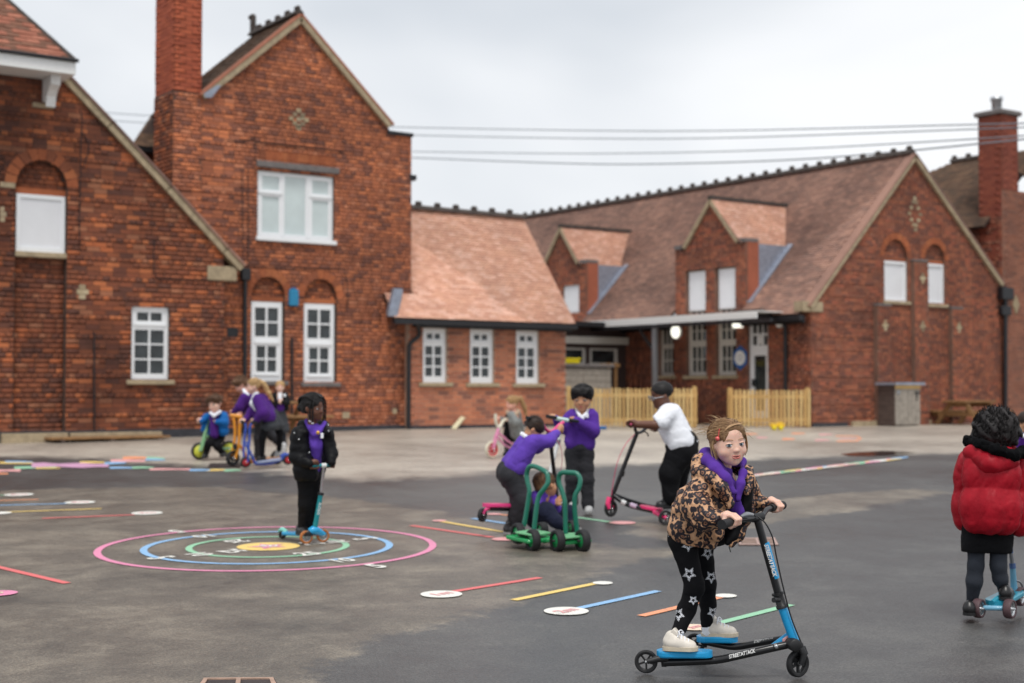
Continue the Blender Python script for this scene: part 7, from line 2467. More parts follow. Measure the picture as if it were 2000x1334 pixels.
# hoodie, lining, jacket
p.g('hoodie', 'fabric_purple', [((1402, 930, .06), 30, (1398, 975, .08), 30), ((1424, 946, .0), 14, (1439, 1000, .0), 13), ((1439, 1000, .005), 13, (1432, 1020, .05), 12)], .006, 10, (), (.002, 60, 7))
p.g('hood', 'fabric_purple', [((1379, 886, .08), 8, (1383, 900, .0), 10), ((1383, 900, .0), 10, (1397, 916, -.055), 10), ((1397, 916, -.055), 10, (1416, 934, -.085), 8.5), ((1416, 934, -.085), 8.5, (1431, 960, -.09), 6.5), ((1390, 905, .05), 13, (1416, 936, -.02), 13), ((1384, 892, .1), 12, (1400, 915, .0), 13), ((1379, 886, .08), 9, (1410, 900, .2), 14), ((1410, 900, .2), 14, (1449, 902, .12), 10), ((1450, 908, .08), 4, (1451, 924, .0), 5.5), ((1451, 924, .0), 5.5, (1447, 945, -.05), 5.5), ((1447, 945, -.05), 5.5, (1441, 975, -.06), 5.5)], .0055, 15, (), (.0012, 70, 9))
p.g('lining', 'fabric_coat', [((1458, 950, .04), 13, (1452, 1005, .05), 14), ((1452, 1005, .05), 12, (1432, 1046, .04), 10), ((1432, 1046, .04), 10, (1420, 1060, .02), 6), ((1424, 1000, .1), 30, (1400, 1040, .12), 28)], .007, 10, (), (.002, 50, 2))
PF_ = lambda n, a=.12: (n, a)
p.g('jacket', 'leopard', [
    ('shL', 24, (1354, 990, .0), 39, (2.0, .10)), ((1356, 985, .0), 40, (1346, 1032, .0), 39, (1.6, .1)), ((1346, 1030, .0), 38, (1356, 1052, .0), 30),
    ((1404, 938, .17), 32, (1352, 1018, .2), 46, (3.0, .1)), ((1380, 1035, -.02), 22, (1388, 1058, -.02), 15), ((1386, 985, -.06), 17, (1396, 1040, -.06), 19, (2.0, .1)),
    ((1390, 940, -.06), 13, (1408, 1000, -.075), 13, (2.0, .1)),
    ((1460, 940, .1), 16, (1459, 1000, .08), 15, (2.4, .1)), ((1459, 1000, .08), 15, (1441, 1045, .05), 13, (1.7, .1)), ((1441, 1045, .05), 12, (1428, 1064, .02), 6),
    # hood lying on the shoulders and lapels
    ((1367, 898, .05), 15, (1363, 930, .02), 14, (1.3, .08)), ((1364, 920, -.02), 15, (1390, 936, -.1), 13, (1.5, .08)), ((1390, 936, -.1), 12, (1412, 952, -.13), 11), ((1412, 952, -.13), 11, (1424, 985, -.12), 9),
    ((1370, 900, .12), 18, (1420, 912, .26), 18), ((1420, 912, .26), 18, (1458, 918, .16), 12), ((1460, 918, .12), 11, (1466, 938, .04), 9), ((1466, 938, .04), 9, (1458, 962, .0), 7),
    # sleeves
    ('shL', 22, (1358, 990, -.12), 29, (1.7, .14)), ((1360, 985, -.13), 29, (1376, 1012, -.17), 26, (1.2, .12)), ((1374, 1010, -.17), 26, (1403, 1014, -.21), 17, (1.5, .12)),
    ((1462, 944, .15), 17, (1474, 984, .18), 19, (1.6, .12)), ((1472, 978, .18), 18, (1494, 984, .14), 13, (1.6, .12))],
    .006, 6.5, [((1346, 1064, 0), (-.18 * RT.x, -.18 * RT.y, -1.0))], (.0045, 48, 6))
p.g('zip_pull', M['black_plastic'], [((1424, 1068, .0), 1.2, (1427, 1078, .0), 1.2)], .003, 1)

# --- girl in the black coat on the teal scooter
p = Person('child with braided hair in black padded coat standing on the teal scooter', 11.5, (600, 1050),
           dict(neck=(610, 830, 0), shL=(585, 848, -.02), shR=(638, 845, .04), elL=(577, 893, -.04), wrL=(604, 905, -.12), elR=(648, 884, .0), wrR=(647, 903, -.06),
                pelvis=(606, 925, .05), hipL=(597, 938, .04), hipR=(615, 938, .1), knL=(596, 985, .05), anL=(594, 1028, .12), knR=(614, 985, .12), anR=(608, 1030, .18)),
           (613, 797, -.02), 52, 62, 4, -4, 'skin_dark', 'lip_dark', seed=5)
p.hand('wrL', (615, 910, -.1), RT, .012, 1.0, 1)
p.hand('wrR', (645, 908, -.04), RT, .012, 1.0, -1)
p.build_body(arm=7, leg=8, torso=10, smile=.2, vox=.0075)
p.eyes('iris_brown', brow='hair_black')
h = p.h
p.hair('hair_black', 'short', [cone(p.hl(0, .1, -.5), .14 * h, p.hl(0, -.05, -.62), .13 * h)], 0, .0065, low=-.2, wr=(.003, 160, 2))
mb = MB()
for k in range(9):                              # braids from the parting back to the bun, two hang by the cheek
    x = (k - 4) * .085
    pts = [p.hl(x, .42 - abs(x) * .25, .3 - abs(x) * .4), p.hl(x * 1.2, .58 - abs(x) * .35, .0), p.hl(x * 1.15, .5 - abs(x) * .3, -.35), p.hl(x * .6, .22, -.56), p.hl(0, .06, -.6)]
    pp = spline(pts, 8)
    mb.tube(pp, [.036 * h * (1 + .28 * math.sin(i * 2.2)) for i in range(len(pp))], 6)
for (x, z, L_) in ((-.33, .22, .62), (-.36, .12, .55), (.32, .2, .6), (.3, .3, .66)):
    pp = spline([p.hl(x * .7, .42, z * .9), p.hl(x * 1.08, .2, z), p.hl(x * 1.12, -.1, z), p.hl(x * 1.1, -L_ + .1, z)], 6)
    mb.tube(pp, [.032 * h * (1 + .28 * math.sin(i * 2.2)) for i in range(len(pp))], 6)
mb.build('braids', M['hair_black'], p.root)
for (x, z, L_) in ((-.33, .22, .52), (-.36, .12, .45), (.3, .3, .56)):
    mb = MB(); mb.lathe(p.hl(x * 1.1, -L_, z), ZU, [(-.03 * h, .01 * h), (-.02 * h, .04 * h), (.02 * h, .04 * h), (.03 * h, .01 * h)], 8); mb.build('bead', M['fabric_white'], p.root)
p.g('trousers', 'fabric_black', [('pelvis', 17, 'hipL', 16), ('pelvis', 16, 'hipR', 14), ('hipL', 15, 'knL', 13.5), ('knL', 13.5, 'anL', 12.5), ('hipR', 14, 'knR', 12.5), ('knR', 12.5, 'anR', 12)], .008, 6, (), (.003, 40, 3))
p.shoe((583, 1043, .18), (605, 1047, -.02), .04, 'shoe_black', 'shoe_black', .055)
p.shoe((603, 1043, .25), (622, 1045, .06), .04, 'shoe_black', 'shoe_black', .055)
p.g('jumper', 'fabric_purple2', [((613, 838, .0), 13, (618, 870, .0), 13), ((618, 870, .0), 13, (614, 916, .06), 12), ((600, 824, .02), 6, (612, 848, -.055), 4.5), ((634, 826, .02), 4.5, (622, 848, -.055), 4.5)], .008, 6, (), (.002, 50, 4))
p.g('coat', 'fabric_coat', [('shL', 17, (588, 885, -.02), 18, (2, .1)), ((588, 885, -.02), 18, (594, 925, -.01), 21, (2, .1)), ((600, 900, -.02), 14, (606, 928, -.01), 16), ((612, 845, .12), 26, (608, 922, .14), 29, (4, .1)), ((641, 846, .0), 12, (641, 905, .0), 9, (3, .1)),
    ('shL', 15, 'elL', 13, (2.5, .12)), ('elL', 13, 'wrL', 9, (2, .1)), ('shR', 12.5, 'elR', 11.5, (2.5, .12)), ('elR', 12, 'wrR', 8.5, (2, .1)),
    ((590, 830, .06), 9, (596, 845, -.06), 7), ((590, 830, .06), 9, (610, 828, .16), 11), ((634, 832, .06), 8, (640, 846, -.05), 7), ((610, 828, .16), 11, (636, 830, .1), 8)], .008, 5, [((600, 939, 0), (0, 0, -1))], (.003, 45, 3))
for (x, y, z) in ((575, 846, -.075), (584, 858, -.085), (604, 884, -.09), (641, 830, -.05), (642, 842, -.06)):
    mb = MB(); mb.lathe(p.p((x, y, z - .02)), axis(0), [(0, .008), (.005, .008), (.008, .003)], 10); mb.build('snap', M['chrome'], p.root)
mb = MB(); mb.lathe(p.p((621, 845, -.09)), axis(0), [(0, .016), (.01, .012), (.012, .002)], 10); mb.build('toggle', simple('gold toggle', lin(214, 164, 60), .3, metal=.4), p.root)
MB().bevbox(p.p((629, 851, -.075)), RT * .012, ZU * .022, FH * .004, .003).build('crest', M['fabric_white'], p.root)

# --- standing boy in the purple jumper
def collar(p, c, rx, rz, drop=10):
    """white shirt collar round the neck with two points"""
    q = lambda x, y, z: (c[0] + x, c[1] + y, c[2] + z)
    p.g('collar', 'fabric_white', [(q(-rx, -4, .0), 3.2, q(-rx * .4, 6, -rz), 3), (q(-rx * .4, 6, -rz), 3, q(-rx * .1, drop, -rz * 1.1), 2.2), (q(rx, -4, .0), 3.2, q(rx * .4, 6, -rz), 3), (q(rx * .4, 6, -rz), 3, q(rx * .1, drop, -rz * 1.1), 2.2), (q(-rx, -4, 0), 3.4, q(0, -6, rz), 3.6), (q(rx, -4, 0), 3.4, q(0, -6, rz), 3.6)], .006, 3)


p = Person('boy with dark fringe in purple jumper with white collar standing by the picket fence', 13.7, (1135, 1000),
           dict(neck=(1136, 803, 0), shL=(1115, 815, .0), shR=(1158, 814, .02), elL=(1096, 835, -.02), wrL=(1086, 818, -.14), elR=(1160, 842, -.06), wrR=(1126, 822, -.16),
                pelvis=(1132, 872, .02), hipL=(1120, 885, .02), hipR=(1144, 885, .02), knL=(1117, 935, .0), anL=(1117, 982, .05), knR=(1147, 937, .0), anR=(1148, 988, .0)),
           (1137, 779, -.04), 50, -14, 12, 0, 'skin_olive', seed=6)
p.hand('wrL', (1079, 814.5, -.12), RT, .013, .95, 1)
p.hand('wrR', (1118, 821, -.1), RT, .013, .95, -1)
p.build_body(arm=7, leg=8, torso=15, smile=.0)
p.eyes('iris_brown', brow='hair_black', look=(0, -.25))
h = p.h
p.hair('hair_black', 'short', [cone(p.hl(-.25, .36, .22), .13 * h, p.hl(.25, .36, .22), .13 * h), cone(p.hl(-.2, .25, .29), .075 * h, p.hl(.2, .27, .29), .075 * h), cone(p.hl(-.33, .3, .1), .1 * h, p.hl(-.36, .0, .05), .05 * h), cone(p.hl(.33, .3, .1), .1 * h, p.hl(.36, .02, .05), .05 * h)], 130, .007, (0, -.5, .4), -.12, -.1, 1.04, (.004, 120, 2), 6, .011)
p.g('trousers', 'fabric_grey', [('pelvis', 20, 'hipL', 16), ('pelvis', 20, 'hipR', 16), ('hipL', 15.5, 'knL', 13), ('knL', 13, 'anL', 12), ('hipR', 15.5, 'knR', 13), ('knR', 13, 'anR', 12)], .009, 6, (), (.004, 38, 5))
p.shoe((1117, 990, .12), (1119, 992, -.06), .04, 'shoe_grey', 'sole_grey', .05)
p.shoe((1149, 997, .08), (1150, 1003, -.12), .04, 'shoe_grey', 'sole_grey', .05)
p.g('jumper', 'fabric_purple', [((1120, 812, 0), 14, (1118, 860, 0), 15), ((1152, 812, 0), 14, (1148, 860, 0), 15), ((1135, 815, .05), 17, (1133, 862, .03), 22), ((1118, 868, .0), 14, (1148, 868, .0), 14), ('shL', 12, 'elL', 11), ('elL', 11, 'wrL', 7.5), ('shR', 12, 'elR', 11.5), ('elR', 11.5, 'wrR', 8)], .009, 6, (), (.0035, 42, 6))
collar(p, (1137, 806, -.02), 11, .085, 13)
MB().bevbox(p.p((1147, 812, -.11)), RT * .014, ZU * .02, FH * .004, .003).build('crest', M['fabric_white'], p.root)

# --- boy bending over the pink scooter
p = Person('boy in purple jumper bending forward behind the green cart', 12.2, (1000, 1040),
           dict(neck=(1031, 852, 0), shL=(1021, 864, .12), shR=(1043, 864, -.12), elL=(1050, 875, .3), wrL=(1062, 868, .32), elR=(1072, 861, -.05), wrR=(1088, 846, .1),
                pelvis=(994, 922, .0), hipL=(996, 928, .1), hipR=(998, 930, -.1), knL=(1013, 968, .18), anL=(1004, 1020, .2), knR=(1021, 980, -.12), anR=(1010, 1026, -.08)),
           (1042, 840, -.02), 46, 92, 52, 0, 'skin_olive', seed=7)
p.hand('wrR', (1094, 838, .15), p.p((1098, 819, .2)) - p.p((1090, 858, .1)), .013, 1.0, 1, up=-FH)
p.build_body(arm=7, leg=8, torso=16, smile=.0)
h = p.h
p.hair('hair_dark', 'short', [], 60, .008, (0, -.5, -.6), .0, -.12, 1.0, (.002, 120, 3), 6, .01)
p.g('trousers', 'fabric_grey', [('pelvis', 24, 'hipL', 22), ('pelvis', 24, 'hipR', 22), ('hipL', 20, 'knL', 17), ('knL', 17, 'anL', 12), ('hipR', 22, 'knR', 18), ('knR', 18, 'anR', 13), ((1010, 985, -.1), 14, (1004, 1010, -.08), 13)], .009, 7, (), (.004, 38, 8))
p.shoe((991, 1034, .25), (1012, 1034, .12), .042, 'shoe_black', 'shoe_black', .055)
p.shoe((986, 1042, -.05), (1008, 1044, -.16), .042, 'shoe_black', 'sole_grey', .055)
p.g('jumper', 'fabric_purple2', [((1030, 865, .1), 16, (1000, 908, .1), 22), ((1036, 868, -.12), 17, (1008, 910, -.1), 23), ((1030, 866, .0), 20, (1004, 906, .0), 24), ('shR', 15, 'elR', 12), ('elR', 12, 'wrR', 7.5), ('shL', 14, 'elL', 11), ('elL', 11, 'wrL', 8)], .009, 7, (), (.004, 40, 8))
p.g('collar', 'fabric_white', [((1020, 848, .03), 5, (1026, 852, -.1), 4), ((1026, 852, -.1), 4, (1034, 858, -.12), 3)], .007, 3)

# --- boy sitting on the ground behind the cart
p = Person('boy in purple jumper sitting on the ground behind the green cart', 12.3, (1065, 1035),
           dict(neck=(1062, 962, 0), shL=(1046, 972, -.02), shR=(1074, 972, .05), elL=(1050, 992, -.05), wrL=(1064, 1000, -.08), elR=(1084, 992, .0), wrR=(1084, 984, -.08),
                pelvis=(1046, 1012, .05), hipL=(1044, 1005, -.06), hipR=(1054, 1010, .1), knL=(1066, 1000, -.14), anL=(1096, 1026, -.2), knR=(1112, 1000, .12), anR=(1118, 1030, .05)),
           (1068, 948, .0), 50, 128, -5, 8, 'skin_olive', seed=8)
p.open_hand('wrR', (1092, 976, -.12), RT * .3 + ZU, 1.0)
p.build_body(arm=7, leg=8, torso=15, smile=.0)
p.hair('hair_brown', 'short', [], 90, .008, (0, -.6, -.5), .0, -.16, 1.0, (.002, 120, 4), 6, .01)
p.g('trousers', 'fabric_navy', [('pelvis', 20, 'hipL', 19), ('hipL', 19, 'knL', 17), ('knL', 17, (1086, 1018, -.2), 13), ((1086, 1018, -.2), 13, 'anL', 11), ('pelvis', 18, 'hipR', 16), ('hipR', 16, 'knR', 13), ('knR', 13, 'anR', 10)], .009, 7, (), (.004, 38, 9))
p.shoe((1094, 1036, -.15), (1118, 1028, -.25), .04, 'shoe_black', 'sole_grey', .05)
p.shoe((1116, 1038, .1), (1130, 1034, -.05), .04, 'shoe_black', 'sole_grey', .05)
p.g('jumper', 'fabric_purple2', [('neck', 12, 'pelvis', 19), ('shL', 12, (1046, 1000, .0), 15), ('shR', 12, (1066, 1000, .05), 15), ('shL', 12, 'elL', 10), ('elL', 10, 'wrL', 7.5), ('shR', 12, 'elR', 10), ('elR', 10, 'wrR', 7.5)], .009, 6, (), (.0035, 42, 7))
p.g('bag', simple('tan leather', lin(166, 112, 62), .6), [((1010, 990, -.12), 6, (1024, 980, -.12), 8)], .008, 5)

# --- boy in the white polo
p = Person('boy with glasses in white polo shirt leaning forward on the black and pink scooter', 13.0, (1305, 1010),
           dict(neck=(1302, 795, 0), shL=(1303, 810, -.16), shR=(1312, 806, .16), elL=(1280, 830, -.26), wrL=(1246, 829, -.3), elR=(1304, 838, .3), wrR=(1286, 836, .34),
                pelvis=(1332, 868, .0), hipL=(1330, 882, -.08), hipR=(1336, 880, .1), knL=(1309, 925, -.1), anL=(1309, 974, -.08), knR=(1322, 932, .14), anR=(1322, 972, .14)),
           (1290, 773, -.02), 51, -74, 14, 6, 'skin_dark', 'lip_dark', seed=9)
p.hand('wrL', (1231, 828.5, -.25), p.p((1226, 827, -.3)) - p.p((1237, 830, -.18)), .015, 1.1, 1)
p.hand('wrR', (1277, 836.5, .26), p.p((1287, 838, .34)) - p.p((1268, 834, .18)), .015, 1.0, 1)
p.build_body(arm=9.5, leg=11, torso=22, smile=.1, vox=.0085, neck=.2, jaw=1.08)
p.eyes('iris_brown', brow='hair_black')
p.hair('hair_black', 'short', [], 0, .007, low=-.06, puff=.96, wr=(.0012, 200, 3))
h = p.h
mb = MB()
for e in (-1, 1):
    c_ = p.hl(e * .15, .0, .40)
    pp = [c_ + (p.X * math.cos(t) * .11 + p.Y * math.sin(t) * .085) * h for t in np.linspace(0, 2 * math.pi, 17)]
    mb.tube(pp, .014 * h, 6)
    mb.tube([p.hl(e * .26, .02, .39), p.hl(e * .36, .02, .1), p.hl(e * .37, .0, -.06)], .014 * h, 6)
mb.tube([p.hl(-.045, .02, .41), p.hl(0, .035, .425), p.hl(.045, .02, .41)], .014 * h, 6)
mb.build('glasses', M['steel'], p.root)
p.g('trousers', 'fabric_black', [('pelvis', 30, 'hipL', 27), ('pelvis', 30, 'hipR', 26), ('hipL', 27, 'knL', 21), ('knL', 20, 'anL', 15), ('hipR', 25, 'knR', 20), ('knR', 20, 'anR', 16)], .009, 8, (), (.004, 36, 10))
p.shoe((1314, 991, -.02), (1282, 991, -.14), .044, 'shoe_black', 'shoe_black', .055)
p.shoe((1330, 984, .2), (1300, 986, .1), .044, 'shoe_black', 'shoe_black', .055)
p.g('polo', 'fabric_white', [((1308, 812, -.08), 24, (1326, 862, -.08), 29), ((1312, 810, .1), 22, (1330, 862, .1), 29), ((1304, 818, .0), 20, (1312, 872, .0), 22), ('shL', 18, (1288, 824, -.23), 16.5), ('shR', 17, (1308, 828, .26), 15), ((1312, 872, 0), 18, (1344, 864, 0), 20), ((1298, 797, .0), 9, (1311, 800, .0), 11)], .009, 8, [((1282, 826, -.25), p_ if False else tuple((RT * -1.0 + ZU * -.55))), ((1330, 891, 0), tuple(-ZU - RT * -.42))], (.003, 38, 5))

# --- girl in the red coat (back view)
p = Person('child with curly black hair in red padded coat seen from behind', 8.2, (1930, 1203),
           dict(neck=(1945, 880, .0), shL=(1893, 905, .0), shR=(1995, 908, .0), elL=(1882, 955, .05), wrL=(1890, 985, .22), elR=(2015, 965, .0), wrR=(2000, 985, .22),
                pelvis=(1930, 1015, .02), hipL=(1908, 1035, .02), hipR=(1950, 1035, .02), knL=(1906, 1105, -.02), anL=(1898, 1180, .02), knR=(1950, 1105, -.03), anR=(1960, 1150, .02)),
           (1946, 842, .04), 82, 160, 0, 4, 'skin_brown', 'lip_dark', seed=10)
p.hand('wrL', (1950, 962, .12), RT, .015, 1.0, 1)
p.hand('wrR', (1990, 959, .12), RT, .015, 1.0, -1)
p.build_body(arm=10, leg=13, torso=32, smile=.0)
h = p.h
rs = random.Random(4)
p.hair('hair_black', 'long', [ell(p.hl(0, .08, -.2), (.50 * h, .46 * h, .42 * h), (p.X, p.Y, p.Z)), ell(p.hl(-.2, .0, -.1), (.36 * h, .4 * h, .42 * h), (p.X, p.Y, p.Z)), ell(p.hl(.22, -.02, -.1), (.33 * h, .4 * h, .4 * h), (p.X, p.Y, p.Z))], 0, .0075, wr=(.010, 75, 6))
mb = MB()
for i in range(750):
    v = Vector((rs.gauss(0, 1), rs.gauss(.15, .9), rs.gauss(-.4, 1))).normalized()
    c_ = p.hl(v.x * .50, .08 + v.y * .46, -.17 + v.z * .44)
    a = p.X * v.x + p.Y * v.y + p.Z * v.z
    sd = a.cross(ZU).normalized()
    L_ = rs.uniform(.12, .26) * h
    ph = rs.uniform(0, 6.28)
    pts = [c_ + a * .02 * h - ZU * L_ * t + sd * math.sin(ph + t * 8) * .028 * h + a * math.cos(ph + t * 8) * .022 * h for t in np.linspace(-.4, .7, 8)]
    mb.tube(pts, [.0075 * h] * 6 + [.005 * h, .002 * h], 4, cap=False)
mb.build('curls', M['hair_black'], p.root)
p.g('tights', 'fabric_tights', [('hipL', 19, 'knL', 15), ('knL', 15, (1903, 1135, -.02), 15.5), ((1903, 1135, -.02), 15.5, 'anL', 9.5), ('hipR', 19, 'knR', 15.5), ('knR', 15.5, (1954, 1130, -.02), 14), ((1954, 1130, -.02), 14, 'anR', 10), ('anL', 9.5, (1896, 1195, .05), 9), ('anR', 10, (1962, 1162, .05), 9)], .009, 6, (), (.001, 40, 3))
p.shoe((1892, 1203, -.12), (1898, 1192, .1), .036, 'shoe_black', 'shoe_black', .05)
p.shoe((1962, 1172, -.08), (1972, 1163, .15), .036, 'shoe_black', 'shoe_black', .05)
p.g('skirt', 'fabric_black', [((1908, 1012, .0), 27, (1906, 1066, .0), 29), ((1948, 1012, .0), 27, (1950, 1066, .0), 27), ((1928, 1010, .04), 36, (1928, 1064, .04), 40)], .009, 8, [((1930, 1079, 0), tuple(-ZU - RT * .03))], (.003, 50, 5))
Q2 = (2.0, .2)
p.g('coat', 'fabric_red', [((1893, 898, .05), 25, (1889, 1012, .05), 31, Q2), ((1908, 894, -.06), 24, (1906, 1014, -.08), 32, Q2), ((1936, 894, -.10), 26, (1932, 1014, -.13), 33, Q2), ((1964, 896, -.08), 26, (1962, 1016, -.10), 33, Q2), ((1990, 900, .02), 26, (1988, 1020, .0), 31, Q2),
    ((1910, 900, .14), 30, (1910, 1008, .16), 38, Q2), ((1965, 900, .14), 30, (1965, 1008, .16), 38, Q2), ((1985, 1020, -.02), 14, (1991, 1034, -.02), 10),
    ('shL', 20, 'elL', 17, (3.0, .12)), ('elL', 17, 'wrL', 12), ('shR', 22, (2012, 965, 0), 24, (3, .12)), ((2012, 965, 0), 22, 'wrR', 14)], .008, 5.5, (), (.003, 46, 11))
p.g('coat_hood', 'fabric_red', [((1898, 884, -.06), 16, (1935, 905, -.16), 20), ((1935, 905, -.16), 20, (1972, 900, -.12), 18), ((1915, 880, -.08), 18, (1960, 892, -.12), 20), ((1920, 864, .0), 12, (1975, 880, .0), 12)], .009, 10, (), (.0035, 36, 12))
p.g('fur_trim', 'fur_black', [((1890, 862, .02), 9, (1912, 866, -.12), 9.5), ((1912, 866, -.12), 9.5, (1945, 878, -.2), 10.5), ((1945, 878, -.2), 10.5, (1980, 890, -.17), 11), ((1980, 890, -.17), 11, (2002, 880, -.02), 11), ((1890, 862, .02), 9, (1900, 858, .12), 9)], .008, 6, (), (.006, 130, 13))

# --- child cut by the right edge
p = Person('child in purple jumper half hidden behind the red coat at the right edge', 13.5, (2010, 1010),
           dict(neck=(2004, 850, 0), shL=(1988, 862, 0), shR=(2030, 862, 0), elL=(1990, 895, 0), wrL=(2000, 905, -.1), elR=(2034, 890, 0), wrR=(2024, 905, -.1), pelvis=(2010, 925, 0), hipL=(2000, 930, 0), hipR=(2020, 930, 0), knL=(2000, 965, 0), anL=(2000, 998, 0), knR=(2020, 965, 0), anR=(2020, 998, 0)),
           (2002, 828, 0), 46, -120, 0, 0, 'skin_olive', seed=12)
p.open_hand('wrL', (2004, 912, -.12), RT, .9); p.open_hand('wrR', (2020, 912, -.12), RT, .9)
p.build_body(arm=7, leg=8, torso=15)
p.hair('hair_dark', 'short', [], 60, .009, low=-.16)
p.g('jumper', 'fabric_purple3', [('neck', 11, 'pelvis', 20), ('shL', 12, 'elL', 11), ('elL', 11, 'wrL', 8), ('shR', 12, 'elR', 11), ('elR', 11, 'wrR', 8)], .01, 6, (), (.003, 42, 7))
p.g('collar', 'fabric_white', [((1990, 846, 0), 4, (2000, 852, -.1), 4)], .008, 3)
p.g('trousers', 'fabric_grey', [('pelvis', 19, 'hipL', 15), ('pelvis', 19, 'hipR', 15), ('hipL', 14, 'knL', 12), ('knL', 12, 'anL', 11), ('hipR', 14, 'knR', 12), ('knR', 12, 'anR', 11)], .01, 6)
p.shoe((2000, 1008, .1), (2000, 1012, -.08), .04); p.shoe((2020, 1008, .1), (2020, 1012, -.08), .04)

# --- ponytailed girl on the blue scooter
p = Person('girl with long ponytail in purple cardigan and grey skirt on the blue scooter', 19.4, (515, 905),
           dict(neck=(500, 770, 0), shL=(502, 781, -.14), shR=(514, 778, .16), elL=(514, 806, -.22), wrL=(500, 820, -.2), elR=(492, 805, .2), wrR=(478, 822, .08),
                pelvis=(529, 815, 0), hipL=(522, 822, -.1), hipR=(534, 822, .1), knL=(513, 855, -.1), anL=(512, 888, -.06), knR=(547, 846, .1), anR=(545, 878, .35)),
           (494, 755, -.02), 30, -68, 6, 4, 'skin_fair', seed=13)
p.hand('wrL', (497, 823.5, -.03), RT, .014, 1.1, 1)
p.hand('wrR', (474, 823.5, -.02), RT, .014, 1.1, 1)
p.build_body(arm=4.5, leg=5, torso=10, smile=.1, vox=.0095)
h = p.h
p.hair('hair_blond', 'long', [cone(p.hl(0, .25, -.5), .16 * h, p.hl(0, .1, -.72), .17 * h), cone(p.hl(0, .1, -.72), .17 * h, p.hl(0, -.5, -1.0), .14 * h), cone(p.hl(0, -.5, -1.0), .14 * h, p.hl(0, -1.1, -1.25), .05 * h)], 60, .009, (0, .1, -1), .0, -.1, .98, (.004, 90, 6), 7, .014)
MB().bevbox(p.hl(-.08, .28, -.52), p.X * .16 * h, p.Y * .1 * h, p.Z * .06 * h, .01).build('hair_bow', simple('pink bow', lin(236, 190, 206), .7), p.root)
p.g('tights', 'fabric_black', [('hipL', 9, 'knL', 6.5), ('knL', 6.5, 'anL', 4.8), ('hipR', 9, 'knR', 6.8), ('knR', 6.8, 'anR', 5)], .01, 4)
p.shoe((520, 899, .02), (500, 900, -.05), .04, 'shoe_black', 'shoe_black', .05)
p.shoe((551, 888, .45), (540, 893, .4), .04, 'shoe_grey', 'sole_grey', .05)
p.g('skirt', 'fabric_skirt', [((524, 812, -.05), 13, (526, 832, -.05), 18), ((532, 812, .08), 13, (538, 832, .08), 17)], .01, 6, [((530, 841, 0), tuple(-ZU + RT * .12))], (.004, 50, 5))
p.g('cardigan', 'fabric_purple3', [((506, 781, -.08), 12, (524, 812, -.1), 15), ((512, 780, .1), 12, (528, 812, .1), 15), ('shL', 10, 'elL', 11), ('elL', 11, 'wrL', 6), ('shR', 9, 'elR', 9.5), ('elR', 9.5, 'wrR', 6), ((498, 786, .06), 7, (502, 812, .08), 8)], .01, 5, (), (.004, 36, 6))
p.g('blouse', 'fabric_white', [((500, 771, -.02), 6.5, (494, 788, -.04), 6), ((494, 788, -.04), 5.5, (499, 800, -.06), 3)], .009, 4)

# --- person leaning on the orange scooter
p = Person('child in purple jumper with head bowed leaning on the orange scooter', 20.2, (508, 900),
           dict(neck=(480, 766, 0), shL=(478, 777, -.16), shR=(488, 774, .14), elL=(468, 795, -.18), wrL=(456, 805, -.1), elR=(476, 796, .22), wrR=(470, 808, .1),
                pelvis=(508, 815, .1), hipL=(506, 822, .02), hipR=(510, 822, .2), knL=(505, 855, .05), anL=(503, 888, .1), knR=(532, 852, .3), anR=(552, 872, .4)),
           (470, 752, .0), 32, -72, 38, 0, 'skin_pink', seed=14)
p.hand('wrL', (453.5, 809, -.05), p.p((473, 814)) - p.p((451, 811)), .018, 1.15, -1)
p.hand('wrR', (468, 812, .02), p.p((473, 814)) - p.p((451, 811)), .018, 1.1, 1)
p.build_body(arm=4.5, leg=5, torso=10, smile=.0, vox=.0095)
h = p.h
p.hair('hair_brown', 'short', [cone(p.hl(-.2, .38, .22), .13 * h, p.hl(.2, .38, .22), .13 * h)], 60, .009, (0, -.2, -.9), -.08, -.2, 1.03, (.004, 90, 3), 6, .014)
p.g('trousers', 'fabric_grey', [('pelvis', 12, 'hipL', 11), ('hipL', 10, 'knL', 8.5), ('knL', 8.5, 'anL', 7), ('pelvis', 12, 'hipR', 11), ('hipR', 10, 'knR', 8.5), ('knR', 8.5, 'anR', 6.5)], .01, 5, (), (.003, 40, 2))
p.shoe((510, 897, .15), (490, 898, .06), .042, 'shoe_black', 'shoe_black', .05)
p.shoe((556, 866, .42), (553, 888, .36), .04, 'shoe_grey', 'sole_grey', .05)
p.g('jumper', 'fabric_purple3', [((482, 777, -.08), 12, (506, 812, -.04), 13), ((486, 776, .1), 12, (508, 812, .16), 13), ('shL', 9.5, 'elL', 8), ('elL', 8, 'wrL', 5.2), ('shR', 9, 'elR', 8), ('elR', 8, 'wrR', 5)], .01, 5, (), (.0035, 36, 8))
p.g('collar', 'fabric_white', [((476, 762, -.12), 3.5, (482, 772, -.16), 4), ((482, 772, -.16), 4, (478, 778, -.17), 3)], .009, 3)

